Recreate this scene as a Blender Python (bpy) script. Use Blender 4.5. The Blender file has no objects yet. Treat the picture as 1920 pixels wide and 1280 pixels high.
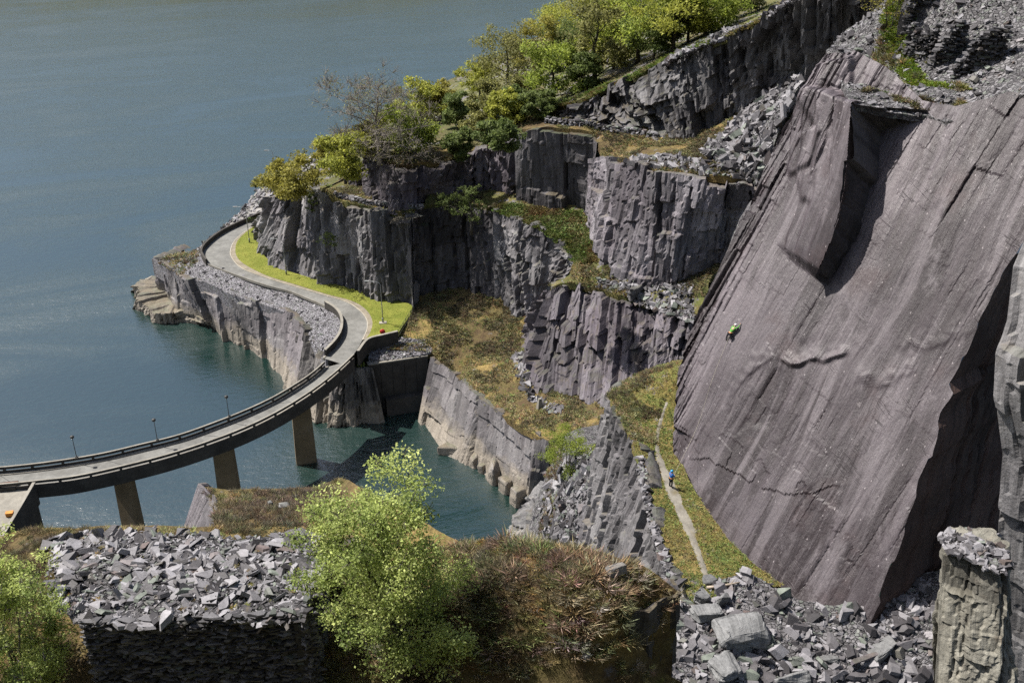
import bpy, math
import numpy as np

scn = bpy.context.scene
COL = scn.collection

# ------------------------------------------------------------------ camera
LENS, PITCH, HCAM = 37.0, math.radians(27.5), 96.5
cam_d = bpy.data.cameras.new('camera')
cam_d.lens = LENS
cam_d.sensor_width = 36.0
cam_d.clip_start = 0.5
cam_d.clip_end = 6000.0
cam = bpy.data.objects.new('camera', cam_d)
cam.location = (0, 0, HCAM)
cam.rotation_euler = (math.pi / 2 - PITCH, 0, 0)
COL.objects.link(cam)
scn.camera = cam

# ------------------------------------------------------------------ sky, sun, exposure
SUN_EL, SUN_FAR = math.radians(57.0), math.radians(19.0)
SUN = np.array([-math.cos(SUN_EL) * math.cos(SUN_FAR), math.cos(SUN_EL) * math.sin(SUN_FAR), math.sin(SUN_EL)])
world = bpy.data.worlds.new('World')
scn.world = world
world.use_nodes = True
wn = world.node_tree
sky = wn.nodes.new('ShaderNodeTexSky')
sky.sky_type = 'NISHITA'
sky.sun_disc = False
sky.sun_elevation = SUN_EL
sky.sun_rotation = math.atan2(SUN[0], SUN[1])
sky.altitude = 100
sky.air_density = 1.0
sky.dust_density = 2.3
sky.ozone_density = 1.0
bg = wn.nodes['Background']
bg.inputs['Strength'].default_value = 0.075
wn.links.new(sky.outputs['Color'], bg.inputs['Color'])
sun_d = bpy.data.lights.new('sun', 'SUN')
sun_d.energy = 5.0
sun_d.angle = math.radians(0.53)
sun_d.color = (1.0, 0.955, 0.89)
sun = bpy.data.objects.new('sun', sun_d)
sun.rotation_euler = (math.pi / 2 - SUN_EL, 0, math.atan2(SUN[1], SUN[0]) + math.pi / 2)
sun.location = (-100, 40, 200)
COL.objects.link(sun)
scn.view_settings.view_transform = 'Standard'
scn.view_settings.look = 'None'
scn.view_settings.gamma = 1.0
scn.view_settings.use_curve_mapping = False
scn.view_settings.exposure = 1.0
scn.cycles.max_bounces = 5
scn.cycles.diffuse_bounces = 3
scn.cycles.glossy_bounces = 3
scn.cycles.transmission_bounces = 3
scn.cycles.transparent_max_bounces = 4
scn.cycles.use_denoising = False
scn.cycles.use_adaptive_sampling = True
scn.cycles.adaptive_threshold = 0.02

# ------------------------------------------------------------------ survey helpers (photo pixel -> place in the world)
FPX = 1920 * LENS / 36.0
CT, ST = math.cos(PITCH), math.sin(PITCH)

def ray(px, py):
    x = (px - 960) / FPX
    y = -(py - 640) / FPX
    return np.array([x, CT + y * ST, -ST + y * CT])

def W(px, py, z):
    d = ray(px, py)
    return np.array([0, 0, HCAM]) + d * ((z - HCAM) / d[2])

def WY(px, py, Y):
    d = ray(px, py)
    return np.array([0, 0, HCAM]) + d * (Y / d[1])

def WL(*pts):
    return np.array([W(*p) for p in pts])

def project(p):
    p = np.asarray(p, float) - [0, 0, HCAM]
    zc = p[..., 1] * CT - p[..., 2] * ST
    yc = p[..., 1] * ST + p[..., 2] * CT
    return 960 + FPX * p[..., 0] / zc, 640 - FPX * yc / zc

# ------------------------------------------------------------------ numeric noise
def _hash(ix, iy, iz, seed):
    h = (ix.astype(np.int64) * 374761393 + iy.astype(np.int64) * 668265263 + iz.astype(np.int64) * 2147483647 + seed * 1274126177) & 0xffffffff
    h = ((h ^ (h >> 13)) * 1274126177) & 0xffffffff
    h = ((h ^ (h >> 16)) * 2246822519) & 0xffffffff
    h = h ^ (h >> 15)
    return (h & 0xffffff) / float(0xffffff)

def vnoise(x, y, z=None, seed=0):
    x = np.asarray(x, float); y = np.asarray(y, float)
    z = np.zeros_like(x) if z is None else np.asarray(z, float)
    x, y, z = np.broadcast_arrays(x, y, z)
    ix, iy, iz = np.floor(x), np.floor(y), np.floor(z)
    fx, fy, fz = x - ix, y - iy, z - iz
    fx = fx * fx * (3 - 2 * fx); fy = fy * fy * (3 - 2 * fy); fz = fz * fz * (3 - 2 * fz)
    r = 0
    for a in (0, 1):
        for b in (0, 1):
            for c in (0, 1):
                w = (fx if a else 1 - fx) * (fy if b else 1 - fy) * (fz if c else 1 - fz)
                r = r + w * _hash(ix + a, iy + b, iz + c, seed)
    return r

def fbm(x, y, z=None, seed=0, octaves=4):
    r, a, f, t = 0, 0.5, 1.0, 0
    for o in range(octaves):
        r = r + a * vnoise(np.asarray(x) * f, np.asarray(y) * f, None if z is None else np.asarray(z) * f, seed + o * 17)
        t += a; a *= 0.5; f *= 2.03
    return r / t

def cells(x, y, seed):
    """nearest jittered cell: ids hashed to three randoms, offset to the centre, edge distance"""
    ix, iy = np.floor(x), np.floor(y)
    best = np.full(x.shape, 1e9); sec = np.full(x.shape, 1e9)
    bx = np.zeros_like(x); by = np.zeros_like(x); cx = np.zeros_like(x); cy = np.zeros_like(x)
    z0 = np.zeros_like(x)
    for a in (-1, 0, 1):
        for b in (-1, 0, 1):
            jx = ix + a + 0.1 + 0.8 * _hash(ix + a, iy + b, z0, seed)
            jy = iy + b + 0.1 + 0.8 * _hash(ix + a, iy + b, z0 + 1, seed)
            d = np.abs(x - jx) * 0.9 + np.abs(y - jy) * 0.5 + 0.5 * np.hypot(x - jx, y - jy)
            m = d < best
            sec = np.where(m, best, np.minimum(sec, d))
            bx = np.where(m, ix + a, bx); by = np.where(m, iy + b, by)
            cx = np.where(m, jx, cx); cy = np.where(m, jy, cy)
            best = np.where(m, d, best)
    r = [_hash(bx, by, z0 + k, seed + 5) for k in (2, 3, 4)]
    return r, x - cx, y - cy, sec - best

def columns(x, seed, lo=0.15):
    """1-D jittered intervals: id, position across (0..1), width"""
    i = np.floor(x)
    z = np.zeros_like(x)
    b = lambda k: k + (1 - 2 * lo) * (_hash(k, z, z + 7, seed) - 0.5) * 0.95
    e0, e1 = b(i), b(i + 1)
    k = np.where(x < e0, i - 1, np.where(x >= e1, i + 1, i))
    a0, a1 = b(k), b(k + 1)
    return k, (x - a0) / (a1 - a0), a1 - a0

def joints(s, t, layers, seed):
    """slate broken along upright joints and level breaks: planar facets, sharp edges, ledges.
    layers: (width, height, step, twist, lean)"""
    d = np.zeros_like(s); tone = np.zeros_like(s)
    for k, (w, h, a, twist, lean) in enumerate(layers):
        sd = seed + 61 * k
        x = (s + lean * t) / w + 1.5 * (vnoise(s / (w * 3.1), t * 0, seed=sd + 29) - 0.5) + 0.10 * (vnoise(s / (w * 2.1), t / (h * 0.8), seed=sd + 3) - 0.5)
        c, f, wd = columns(x, sd)
        z = np.zeros_like(s)
        hc = h * (0.45 + 1.3 * _hash(c, z, z + 1, sd))
        y = (t + 0.35 * (_hash(c, z, z + 6, sd) - 0.5) * (f - 0.5) * wd * w) / hc + 10 * _hash(c, z, z + 2, sd)
        g, fy, hd = columns(y, sd + 9)
        r0, r1, r2, r3 = (_hash(c, g, z + q, sd + 17) for q in (1, 2, 3, 4))
        rc = _hash(c, z, z + 3, sd)
        d += a * (0.55 * (rc - 0.5) + 0.65 * (r0 - 0.5))
        d += twist * (0.4 + 0.6 * r2) * np.sign(r1 - 0.45) * (f - 0.5) * wd * w
        d += -0.10 * a * fy + 0.12 * (r3 - 0.5) * (fy - 0.5) * hd * hc * 0.5
        crack = np.clip(1 - np.minimum(f, 1 - f) * wd * w / 0.24, 0, 1)
        d -= 0.55 * a * crack * (r3 > 0.4)
        tone += (r2 - 0.5) * (0.8 if k == 0 else 0.55)
    return d, np.clip(0.5 + tone * 0.7, 0, 1)

def fracture(s, t, layers, seed):
    return joints(s, t, layers, seed)

def smooth(a, b, x):
    t = np.clip((x - a) / (b - a), 0, 1)
    return t * t * (3 - 2 * t)

def resample(P, n, rounded=False):
    P = np.asarray(P, float)
    if rounded:
        Q = np.vstack([2 * P[0] - P[1], P, 2 * P[-1] - P[-2]])
        out = []
        for i in range(1, len(Q) - 2):
            for t in np.linspace(0, 1, 12, endpoint=False):
                p0, p1, p2, p3 = Q[i - 1:i + 3]
                out.append(0.5 * (2 * p1 + (p2 - p0) * t + (2 * p0 - 5 * p1 + 4 * p2 - p3) * t * t + (3 * p1 - p0 - 3 * p2 + p3) * t ** 3))
        out.append(P[-1])
        P = np.array(out)
    L = np.r_[0, np.cumsum(np.linalg.norm(np.diff(P, axis=0), axis=1))]
    u = np.linspace(0, L[-1], n)
    return np.stack([np.interp(u, L, P[:, k]) for k in range(P.shape[1])], 1)

def length(P):
    return float(np.linalg.norm(np.diff(np.asarray(P, float), axis=0), axis=1).sum())

def inside(poly, x, y):
    poly = np.asarray(poly, float)
    r = np.zeros(np.shape(x), bool)
    j = len(poly) - 1
    for i in range(len(poly)):
        xi, yi, xj, yj = poly[i][0], poly[i][1], poly[j][0], poly[j][1]
        if yi != yj:
            r ^= ((yi > y) != (yj > y)) & (x < (xj - xi) * (y - yi) / (yj - yi) + xi)
        j = i
    return r

def tps(ctrl):
    """thin-plate surface through survey points; returns z(x, y)"""
    C = np.asarray(ctrl, float)
    o = C[:, :2].mean(0); sc = max(1.0, np.abs(C[:, :2] - o).max())
    X = (C[:, :2] - o) / sc
    n = len(X)
    def k(r2):
        return np.where(r2 > 1e-12, 0.5 * r2 * np.log(np.maximum(r2, 1e-12)), 0)
    A = np.zeros((n + 3, n + 3))
    A[:n, :n] = k(((X[:, None] - X[None]) ** 2).sum(-1)) + 1e-4 * np.eye(n)
    A[:n, n] = 1; A[:n, n + 1:] = X
    A[n, :n] = 1; A[n + 1:, :n] = X.T
    w = np.linalg.solve(A, np.r_[C[:, 2], 0, 0, 0])
    def f(x, y):
        x = np.asarray(x, float); y = np.asarray(y, float)
        px, py = (x - o[0]) / sc, (y - o[1]) / sc
        r = w[n] + w[n + 1] * px + w[n + 2] * py
        for i in range(n):
            r = r + w[i] * k((px - X[i, 0]) ** 2 + (py - X[i, 1]) ** 2)
        return r
    return f

# ------------------------------------------------------------------ object helpers
def info(o, label=None, cat=None, group=None, kind=None):
    if label: o['label'] = label
    if cat: o['category'] = cat
    if group: o['group'] = group
    if kind: o['kind'] = kind
    return o

def link(name, me, mat=None, parent=None):
    o = bpy.data.objects.new(name, me)
    COL.objects.link(o)
    if mat is not None and me is not None:
        me.materials.append(mat)
    if parent is not None:
        o.parent = parent
    return o

def empty(name, loc=(0, 0, 0), rz=0.0):
    o = bpy.data.objects.new(name, None)
    o.location = loc
    o.rotation_euler = (0, 0, rz)
    o.empty_display_size = 0.2
    COL.objects.link(o)
    return o

def mesh_np(name, V, faces_flat, loop_totals, attrs=None, smooth_shade=False):
    me = bpy.data.meshes.new(name)
    V = np.asarray(V, np.float32)
    faces_flat = np.asarray(faces_flat, np.int32); loop_totals = np.asarray(loop_totals, np.int32)
    me.vertices.add(len(V)); me.vertices.foreach_set('co', V.ravel())
    me.loops.add(len(faces_flat)); me.loops.foreach_set('vertex_index', faces_flat)
    me.polygons.add(len(loop_totals))
    me.polygons.foreach_set('loop_start', np.r_[0, np.cumsum(loop_totals)[:-1]].astype(np.int32))
    try:
        me.polygons.foreach_set('loop_total', loop_totals)
    except Exception:
        pass
    me.update(calc_edges=True)
    for k, (typ, val) in (attrs or {}).items():
        a = me.attributes.new(k, typ, 'POINT')
        if typ == 'FLOAT':
            a.data.foreach_set('value', np.asarray(val, np.float32).ravel())
        elif typ == 'FLOAT_COLOR':
            v = np.asarray(val, np.float32)
            if v.shape[1] == 3: v = np.c_[v, np.ones(len(v), np.float32)]
            a.data.foreach_set('color', v.ravel())
        else:
            a.data.foreach_set('vector', np.asarray(val, np.float32).ravel())
    me.polygons.foreach_set('use_smooth', np.full(len(loop_totals), smooth_shade, bool))
    me.validate()
    return me

def quads(nv, nu, closed=False):
    i, j = np.meshgrid(np.arange(nv - 1), np.arange(nu if closed else nu - 1), indexing='ij')
    j2 = (j + 1) % nu
    f = np.stack([i * nu + j, i * nu + j2, (i + 1) * nu + j2, (i + 1) * nu + j], -1).reshape(-1, 4)
    return f

class MB:
    """collects boxes, prisms and tubes into one mesh"""
    def __init__(self):
        self.v, self.f = [], []
    def add(self, V, F):
        o = len(self.v)
        self.v.extend([tuple(map(float, p)) for p in V])
        self.f.extend([tuple(int(i) + o for i in f) for f in F])
        return self
    def box(self, c, size, rz=0.0, ch=0.0):
        hx, hy, hz = [s / 2 for s in size]
        ca, sa = math.cos(rz), math.sin(rz)
        if ch <= 0:
            R = [((-hx, -hy), (hx, -hy), (hx, hy), (-hx, hy), -hz), ((-hx, -hy), (hx, -hy), (hx, hy), (-hx, hy), hz)]
        else:
            k = ch
            R = []
            for z, q in ((-hz, k), (-hz + k, 0), (hz - k, 0), (hz, k)):
                R.append(((-hx + q, -hy + q), (hx - q, -hy + q), (hx - q, hy - q), (-hx + q, hy - q), z))
        V = []
        for r in R:
            for (x, y) in r[:4]:
                V.append((c[0] + x * ca - y * sa, c[1] + x * sa + y * ca, c[2] + r[4]))
        F = [(3, 2, 1, 0)]
        for l in range(len(R) - 1):
            for q in range(4):
                F.append((l * 4 + q, l * 4 + (q + 1) % 4, l * 4 + 4 + (q + 1) % 4, l * 4 + 4 + q))
        m = (len(R) - 1) * 4
        F.append((m, m + 1, m + 2, m + 3))
        return self.add(V, F)
    def tube(self, P, R, n=8, cap=True):
        P = np.asarray(P, float)
        R = np.broadcast_to(np.asarray(R, float), (len(P),))
        V, F = [], []
        prev = None
        for i in range(len(P)):
            t = P[min(i + 1, len(P) - 1)] - P[max(i - 1, 0)]
            t = t / (np.linalg.norm(t) + 1e-9)
            if prev is None:
                a = np.array([0, 0, 1.0]) if abs(t[2]) < 0.9 else np.array([1.0, 0, 0])
                x = np.cross(a, t)
            else:
                x = prev - t * np.dot(prev, t)
            x /= np.linalg.norm(x) + 1e-9
            prev = x
            y = np.cross(t, x)
            for k in range(n):
                an = 2 * math.pi * k / n
                V.append(P[i] + R[i] * (math.cos(an) * x + math.sin(an) * y))
        for i in range(len(P) - 1):
            for k in range(n):
                F.append((i * n + k, i * n + (k + 1) % n, (i + 1) * n + (k + 1) % n, (i + 1) * n + k))
        if cap:
            F.append(tuple(range(n - 1, -1, -1)))
            F.append(tuple((len(P) - 1) * n + k for k in range(n)))
        return self.add(V, F)
    def ribbon(self, A, B, z0, z1, ends=True):
        """box swept along stations: A/B the two sides (xy or xyz rows), z0/z1 bottom and top"""
        A = np.asarray(A, float)[:, :2]; B = np.asarray(B, float)[:, :2]
        n = len(A)
        z0 = np.broadcast_to(z0, (n,)); z1 = np.broadcast_to(z1, (n,))
        V, F = [], []
        for i in range(n):
            V += [(A[i][0], A[i][1], z0[i]), (B[i][0], B[i][1], z0[i]), (B[i][0], B[i][1], z1[i]), (A[i][0], A[i][1], z1[i])]
        for i in range(n - 1):
            for k in range(4):
                F.append((i * 4 + k, i * 4 + (k + 1) % 4, i * 4 + 4 + (k + 1) % 4, i * 4 + 4 + k))
        if ends:
            F.append((3, 2, 1, 0)); m = (n - 1) * 4
            F.append((m, m + 1, m + 2, m + 3))
        return self.add(V, F)
    def lathe(self, prof, c=(0, 0, 0), n=12):
        V, F = [], []
        for r, z in prof:
            for k in range(n):
                a = 2 * math.pi * k / n
                V.append((c[0] + r * math.cos(a), c[1] + r * math.sin(a), c[2] + z))
        for i in range(len(prof) - 1):
            for k in range(n):
                F.append((i * n + k, i * n + (k + 1) % n, (i + 1) * n + (k + 1) % n, (i + 1) * n + k))
        F.append(tuple(range(n - 1, -1, -1)))
        F.append(tuple((len(prof) - 1) * n + k for k in range(n)))
        return self.add(V, F)
    def mesh(self, name, smooth_shade=False):
        me = bpy.data.meshes.new(name)
        me.from_pydata(self.v, [], self.f)
        me.update()
        import bmesh
        bm = bmesh.new(); bm.from_mesh(me)
        bmesh.ops.recalc_face_normals(bm, faces=bm.faces[:])
        bm.to_mesh(me); bm.free()
        if smooth_shade:
            for p in me.polygons: p.use_smooth = True
        return me
    def build(self, name, mat, parent=None, smooth_shade=False, origin=None):
        if origin is not None:
            self.v = [(x - origin[0], y - origin[1], z - origin[2]) for x, y, z in self.v]
        o = link(name, self.mesh(name, smooth_shade), mat, parent)
        if origin is not None and parent is None:
            o.location = origin
        return o

# ------------------------------------------------------------------ materials
KALB = 0.66      # slate, soil and leaves are darker than they look at this exposure
class NG:
    def __init__(self, name):
        self.m = bpy.data.materials.new(name)
        self.m.use_nodes = True
        self.t = self.m.node_tree
        self.b = self.t.nodes['Principled BSDF']
        self.out = self.t.nodes['Material Output']
        self._geo = None
    def n(self, typ, **kw):
        nd = self.t.nodes.new('ShaderNode' + typ)
        for k, v in kw.items():
            setattr(nd, k, v)
        return nd
    def put(self, sock, v):
        if isinstance(v, bpy.types.NodeSocket):
            self.t.links.new(v, sock)
        elif v is not None:
            if hasattr(sock.default_value, '__len__') and not hasattr(v, '__len__'):
                v = (v, v, v) if len(sock.default_value) == 3 else (v, v, v, 1)
            if hasattr(sock.default_value, '__len__') and len(sock.default_value) == 4 and len(v) == 3:
                v = (*v, 1)
            sock.default_value = v
    def geo(self, k='Position'):
        if self._geo is None: self._geo = self.n('NewGeometry')
        return self._geo.outputs[k]
    def attr(self, name, out='Fac'):
        a = self.n('Attribute'); a.attribute_name = name
        return a.outputs[out]
    def math(self, op, a, b=None, clamp=False):
        nd = self.n('Math', operation=op, use_clamp=clamp)
        self.put(nd.inputs[0], a)
        if b is not None: self.put(nd.inputs[1], b)
        return nd.outputs[0]
    def scale(self, vec, s):
        nd = self.n('VectorMath', operation='MULTIPLY')
        self.put(nd.inputs[0], vec); self.put(nd.inputs[1], s)
        return nd.outputs[0]
    def noise(self, vec, scale, detail=4, rough=0.55, dist=0.0):
        nd = self.n('TexNoise')
        self.put(nd.inputs['Vector'], vec)
        nd.inputs['Scale'].default_value = scale
        nd.inputs['Detail'].default_value = detail
        nd.inputs['Roughness'].default_value = rough
        nd.inputs['Distortion'].default_value = dist
        return nd.outputs['Fac']
    def voro(self, vec, scale, feature='F1', out='Distance', rnd=1.0):
        nd = self.n('TexVoronoi', feature=feature)
        self.put(nd.inputs['Vector'], vec)
        nd.inputs['Scale'].default_value = scale
        nd.inputs['Randomness'].default_value = rnd
        return nd.outputs[out]
    def ramp(self, x, a, b, lo=0.0, hi=1.0):
        nd = self.n('MapRange', interpolation_type='SMOOTHSTEP')
        self.put(nd.inputs['Value'], x)
        for k, v in zip(('From Min', 'From Max', 'To Min', 'To Max'), (a, b, lo, hi)):
            self.put(nd.inputs[k], v)
        return nd.outputs['Result']
    def mix(self, f, a, b, mode='MIX'):
        nd = self.n('Mix', data_type='RGBA', blend_type=mode, clamp_factor=True)
        self.put(nd.inputs[0], f); self.put(nd.inputs[6], a); self.put(nd.inputs[7], b)
        return nd.outputs[2]
    def gain(self, c, k):
        nd = self.n('VectorMath', operation='SCALE')
        self.put(nd.inputs[0], c); self.put(nd.inputs['Scale'], k)
        return nd.outputs[0]
    def bump(self, h, strength=0.5, dist=0.1, normal=None):
        nd = self.n('Bump')
        nd.inputs['Strength'].default_value = strength
        nd.inputs['Distance'].default_value = dist
        self.put(nd.inputs['Height'], h)
        if normal is not None: self.put(nd.inputs['Normal'], normal)
        return nd.outputs[0]
    def done(self, color, rough=0.8, spec=0.3, normal=None, metal=0.0, k=None):
        k = KALB if k is None else k
        if k != 1.0: color = self.gain(color if isinstance(color, bpy.types.NodeSocket) else self.mix(0.0, color, color), k)
        self.put(self.b.inputs['Base Color'], color)
        self.put(self.b.inputs['Roughness'], rough)
        self.put(self.b.inputs['Specular IOR Level'], spec)
        self.put(self.b.inputs['Metallic'], metal)
        if normal is not None: self.put(self.b.inputs['Normal'], normal)
        return self.m

def rock_mat(name, dark, mid, lite, moss=0.5, waterline=False,  streak=0.6, brown=0.25, dip=None, gain=1.0):
    g = NG(name)
    P = g.geo()
    rc = g.attr('rc', 'Vector')
    tone = g.attr('tone')
    big = g.noise(P, 0.09, 3, 0.5, 0.6)
    med = g.noise(P, 0.55, 5, 0.62, 0.3)
    st = g.noise(g.scale(rc, (1.1, 0.07, 0.0)), 1.0, 5, 0.6, 0.4)
    st2 = g.noise(g.scale(rc, (4.5, 0.22, 0.0)), 1.0, 4, 0.6)
    fine = g.noise(P, 3.2, 6, 0.7)
    c = g.mix(g.ramp(big, 0.32, 0.68), mid, lite)
    c = g.mix(g.ramp(st, 0.45, 0.72, 0, streak), c, dark)
    c = g.mix(g.ramp(st2, 0.52, 0.75, 0, streak * 0.55), c, lite)
    c = g.mix(g.ramp(med, 0.56, 0.78, 0, brown), c, (0.19, 0.135, 0.085))
    c = g.gain(c, g.math('MULTIPLY', g.ramp(tone, 0.0, 1.0, 0.5, 1.35), g.ramp(fine, 0.25, 0.75, 0.74, 1.24)))
    if waterline:
        sx = g.n('SeparateXYZ'); g.put(sx.inputs[0], P)
        lev = g.math('ADD', sx.outputs[2], g.math('MULTIPLY', g.noise(g.scale(P, (0.25, 0.25, 0.6)), 1.0, 4, 0.6), 6.0))
        lev = g.math('ADD', lev, g.math('MULTIPLY', st2, 2.2))
        pale = g.mix(med, (0.27, 0.225, 0.165), (0.42, 0.36, 0.28))
        pale = g.gain(pale, g.math('MULTIPLY', g.ramp(fine, 0.2, 0.8, 0.7, 1.2), g.ramp(st, 0.2, 0.8, 1.15, 0.7)))
        c = g.mix(g.ramp(lev, 6.0, 9.0, 0.9, 0.0), c, pale)
    sn = g.n('SeparateXYZ'); g.put(sn.inputs[0], g.geo('True Normal'))
    flat = g.math('ADD', sn.outputs[2], g.math('MULTIPLY', g.math('SUBTRACT', med, 0.5), 0.9))
    mossc = g.mix(g.ramp(g.noise(P, 0.35, 3), 0.42, 0.6), (0.125, 0.092, 0.035), (0.062, 0.078, 0.024))
    mossc = g.gain(mossc, g.ramp(fine, 0.2, 0.8, 0.55, 1.4))
    c = g.mix(g.ramp(flat, 0.72, 0.95, 0.0, moss), c, mossc)
    c = g.scale(c, (0.95 * gain, 0.975 * gain, 1.03 * gain))
    h = g.math('ADD', g.math('MULTIPLY', fine, 0.6), g.math('MULTIPLY', st2, 0.6))
    h = g.math('ADD', h, g.math('MULTIPLY', g.voro(g.scale(rc, (1.2, 0.5, 0)), 1.0, 'DISTANCE_TO_EDGE'), 0.5))
    return g.done(c, 0.72, 0.3, g.bump(h, 0.6, 0.22))

PURP = ((0.0645, 0.0532, 0.0597), (0.1613, 0.1354, 0.1451), (0.2661, 0.2419, 0.2451))
GREY = ((0.0595, 0.0542, 0.0560), (0.1575, 0.1418, 0.1435), (0.2888, 0.2712, 0.2590))
M = {}
M['rock'] = rock_mat('slate_rock', *GREY, moss=0.4)
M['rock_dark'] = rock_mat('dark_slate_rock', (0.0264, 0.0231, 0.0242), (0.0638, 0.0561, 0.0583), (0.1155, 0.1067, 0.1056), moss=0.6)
M['rock_purple'] = rock_mat('purple_slate_rock', *PURP, moss=0.4)
M['rock_water'] = rock_mat('waterline_slate_rock', (0.075, 0.062, 0.064), (0.165, 0.145, 0.145), (0.26, 0.24, 0.228), moss=0.5, waterline=True)
M['rock_upper'] = rock_mat('upper_slate_rock', *[tuple(c * 0.72 for c in q) for q in GREY], moss=0.4)
M['rock_outcrop'] = rock_mat('outcrop_slate_rock', *[(q[0] * 0.60, q[1] * 0.575, q[2] * 0.60) for q in PURP], moss=0.3)
M['rock_abut'] = rock_mat('abutment_slate_rock', (0.035, 0.031, 0.03), (0.09, 0.08, 0.075), (0.16, 0.145, 0.13), moss=0.3, waterline=True)
M['rock_ochre'] = rock_mat('ochre_slate_rock', (0.075, 0.067, 0.05), (0.19, 0.172, 0.13), (0.31, 0.29, 0.235), moss=0.1, brown=0.6)
M['boulder'] = rock_mat('boulder_slate', (0.0715, 0.0702, 0.0663), (0.1755, 0.1716, 0.1625), (0.2795, 0.2730, 0.2574), moss=0.0, brown=0.15)
M['rock_grey'] = rock_mat('pale_grey_slate_rock', (0.0743, 0.0675, 0.0662), (0.1823, 0.1701, 0.1647), (0.2903, 0.2767, 0.2606), moss=0.3, brown=0.3)

def slab_mat():
    g = NG('smooth_purple_slab')
    rc = g.attr('rc', 'Vector')
    P = g.geo()
    tone = g.attr('tone')
    warp = g.noise(P, 0.06, 3, 0.5)
    rw = g.n('VectorMath', operation='ADD')
    g.put(rw.inputs[0], rc)
    cw = g.n('CombineXYZ'); g.put(cw.inputs[0], g.math('MULTIPLY', warp, 2.5)); g.put(rw.inputs[1], cw.outputs[0])
    rw = rw.outputs[0]
    a = g.noise(g.scale(rw, (0.20, 0.020, 0)), 1.0, 6, 0.60, 0.5)
    a2 = g.noise(g.scale(rw, (0.75, 0.040, 0)), 1.0, 6, 0.62, 0.35)
    b = g.noise(g.scale(rw, (1.5, 0.10, 0)), 1.0, 6, 0.68, 0.25)
    c2 = g.noise(g.scale(rc, (6.0, 0.8, 0)), 1.0, 4, 0.7)
    big = g.noise(P, 0.06, 4, 0.6, 0.6)
    wash = g.noise(g.scale(rw, (0.28, 0.11, 0)), 1.0, 6, 0.68, 0.8)
    fine = g.noise(g.scale(rc, (5.0, 2.4, 0)), 1.0, 5, 0.75)
    col = g.mix(g.ramp(big, 0.36, 0.64), (0.058, 0.047, 0.051), (0.150, 0.137, 0.143))
    col = g.mix(g.ramp(a, 0.45, 0.56, 0, 0.9), col, (0.030, 0.021, 0.023))
    col = g.mix(g.ramp(a2, 0.53, 0.64, 0, 0.70), col, (0.0360, 0.0267, 0.0279))
    col = g.mix(g.ramp(a2, 0.49, 0.38, 0, 0.75), col, (0.190, 0.178, 0.182))
    col = g.mix(g.ramp(wash, 0.54, 0.68, 0, 0.65), col, (0.215, 0.204, 0.207))
    col = g.mix(g.ramp(b, 0.56, 0.68, 0, 0.55), col, (0.1550, 0.1457, 0.1457))
    col = g.mix(g.ramp(g.noise(P, 0.16, 4, 0.6), 0.55, 0.70, 0, 0.5), col, (0.0837, 0.0558, 0.0546))
    spk = g.voro(g.scale(rc, (1.5, 0.8, 0)), 1.0)
    col = g.mix(g.ramp(spk, 0.085, 0.045, 0, 0.8), col, (0.50, 0.49, 0.47))
    sc2 = g.noise(g.scale(rc, (2.6, 1.3, 0)), 1.0, 3, 0.8, 1.2)
    col = g.mix(g.ramp(sc2, 0.66, 0.71, 0, 0.6), col, (0.33, 0.32, 0.31))
    # hair-line joints crossing the slab
    jn = g.n('VectorRotate'); jn.inputs['Angle'].default_value = 0.22
    g.put(jn.inputs['Vector'], rc)
    j2 = g.noise(g.scale(jn.outputs[0], (0.10, 1.1, 0)), 1.0, 3, 0.55, 0.2)
    gate = g.ramp(g.noise(P, 0.33, 3), 0.52, 0.66)
    dj = g.math('ABSOLUTE', g.math('SUBTRACT', j2, 0.55))
    col = g.mix(g.math('MULTIPLY', g.ramp(dj, 0.0, 0.006, 0.45, 0.0), gate), col, (0.36, 0.345, 0.335))
    dk = g.math('ABSOLUTE', g.math('SUBTRACT', j2, 0.44))
    col = g.mix(g.math('MULTIPLY', g.ramp(dk, 0.0, 0.006, 0.9, 0.0), gate), col, (0.03, 0.026, 0.027))
    col = g.scale(g.gain(col, g.math('MULTIPLY', g.ramp(fine, 0.2, 0.8, 0.78, 1.2), g.ramp(tone, 0, 1, 0.6, 1.5))), (0.72, 0.66, 0.695))
    h = g.math('ADD', g.math('MULTIPLY', b, 1.1), g.math('MULTIPLY', fine, 0.5))
    h = g.math('ADD', h, g.math('MULTIPLY', wash, 0.55))
    h = g.math('ADD', h, g.math('MULTIPLY', c2, 0.3))
    h = g.math('SUBTRACT', h, g.math('MULTIPLY', g.ramp(dk, 0.0, 0.01, 0.5, 0.0), gate))
    return g.done(col, g.ramp(b, 0.3, 0.7, 0.62, 0.45), 0.42, g.bump(h, 0.55, 0.18))
M['slab'] = slab_mat()
M['shade_seep'] = rock_mat('shade_blackened_slate', (0.016, 0.008, 0.006), (0.048, 0.024, 0.018), (0.12, 0.075, 0.06), moss=0.0, streak=0.85, brown=0.1)  # red seep-streaked slate, its colour blackened further to paint the wall's shade

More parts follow.
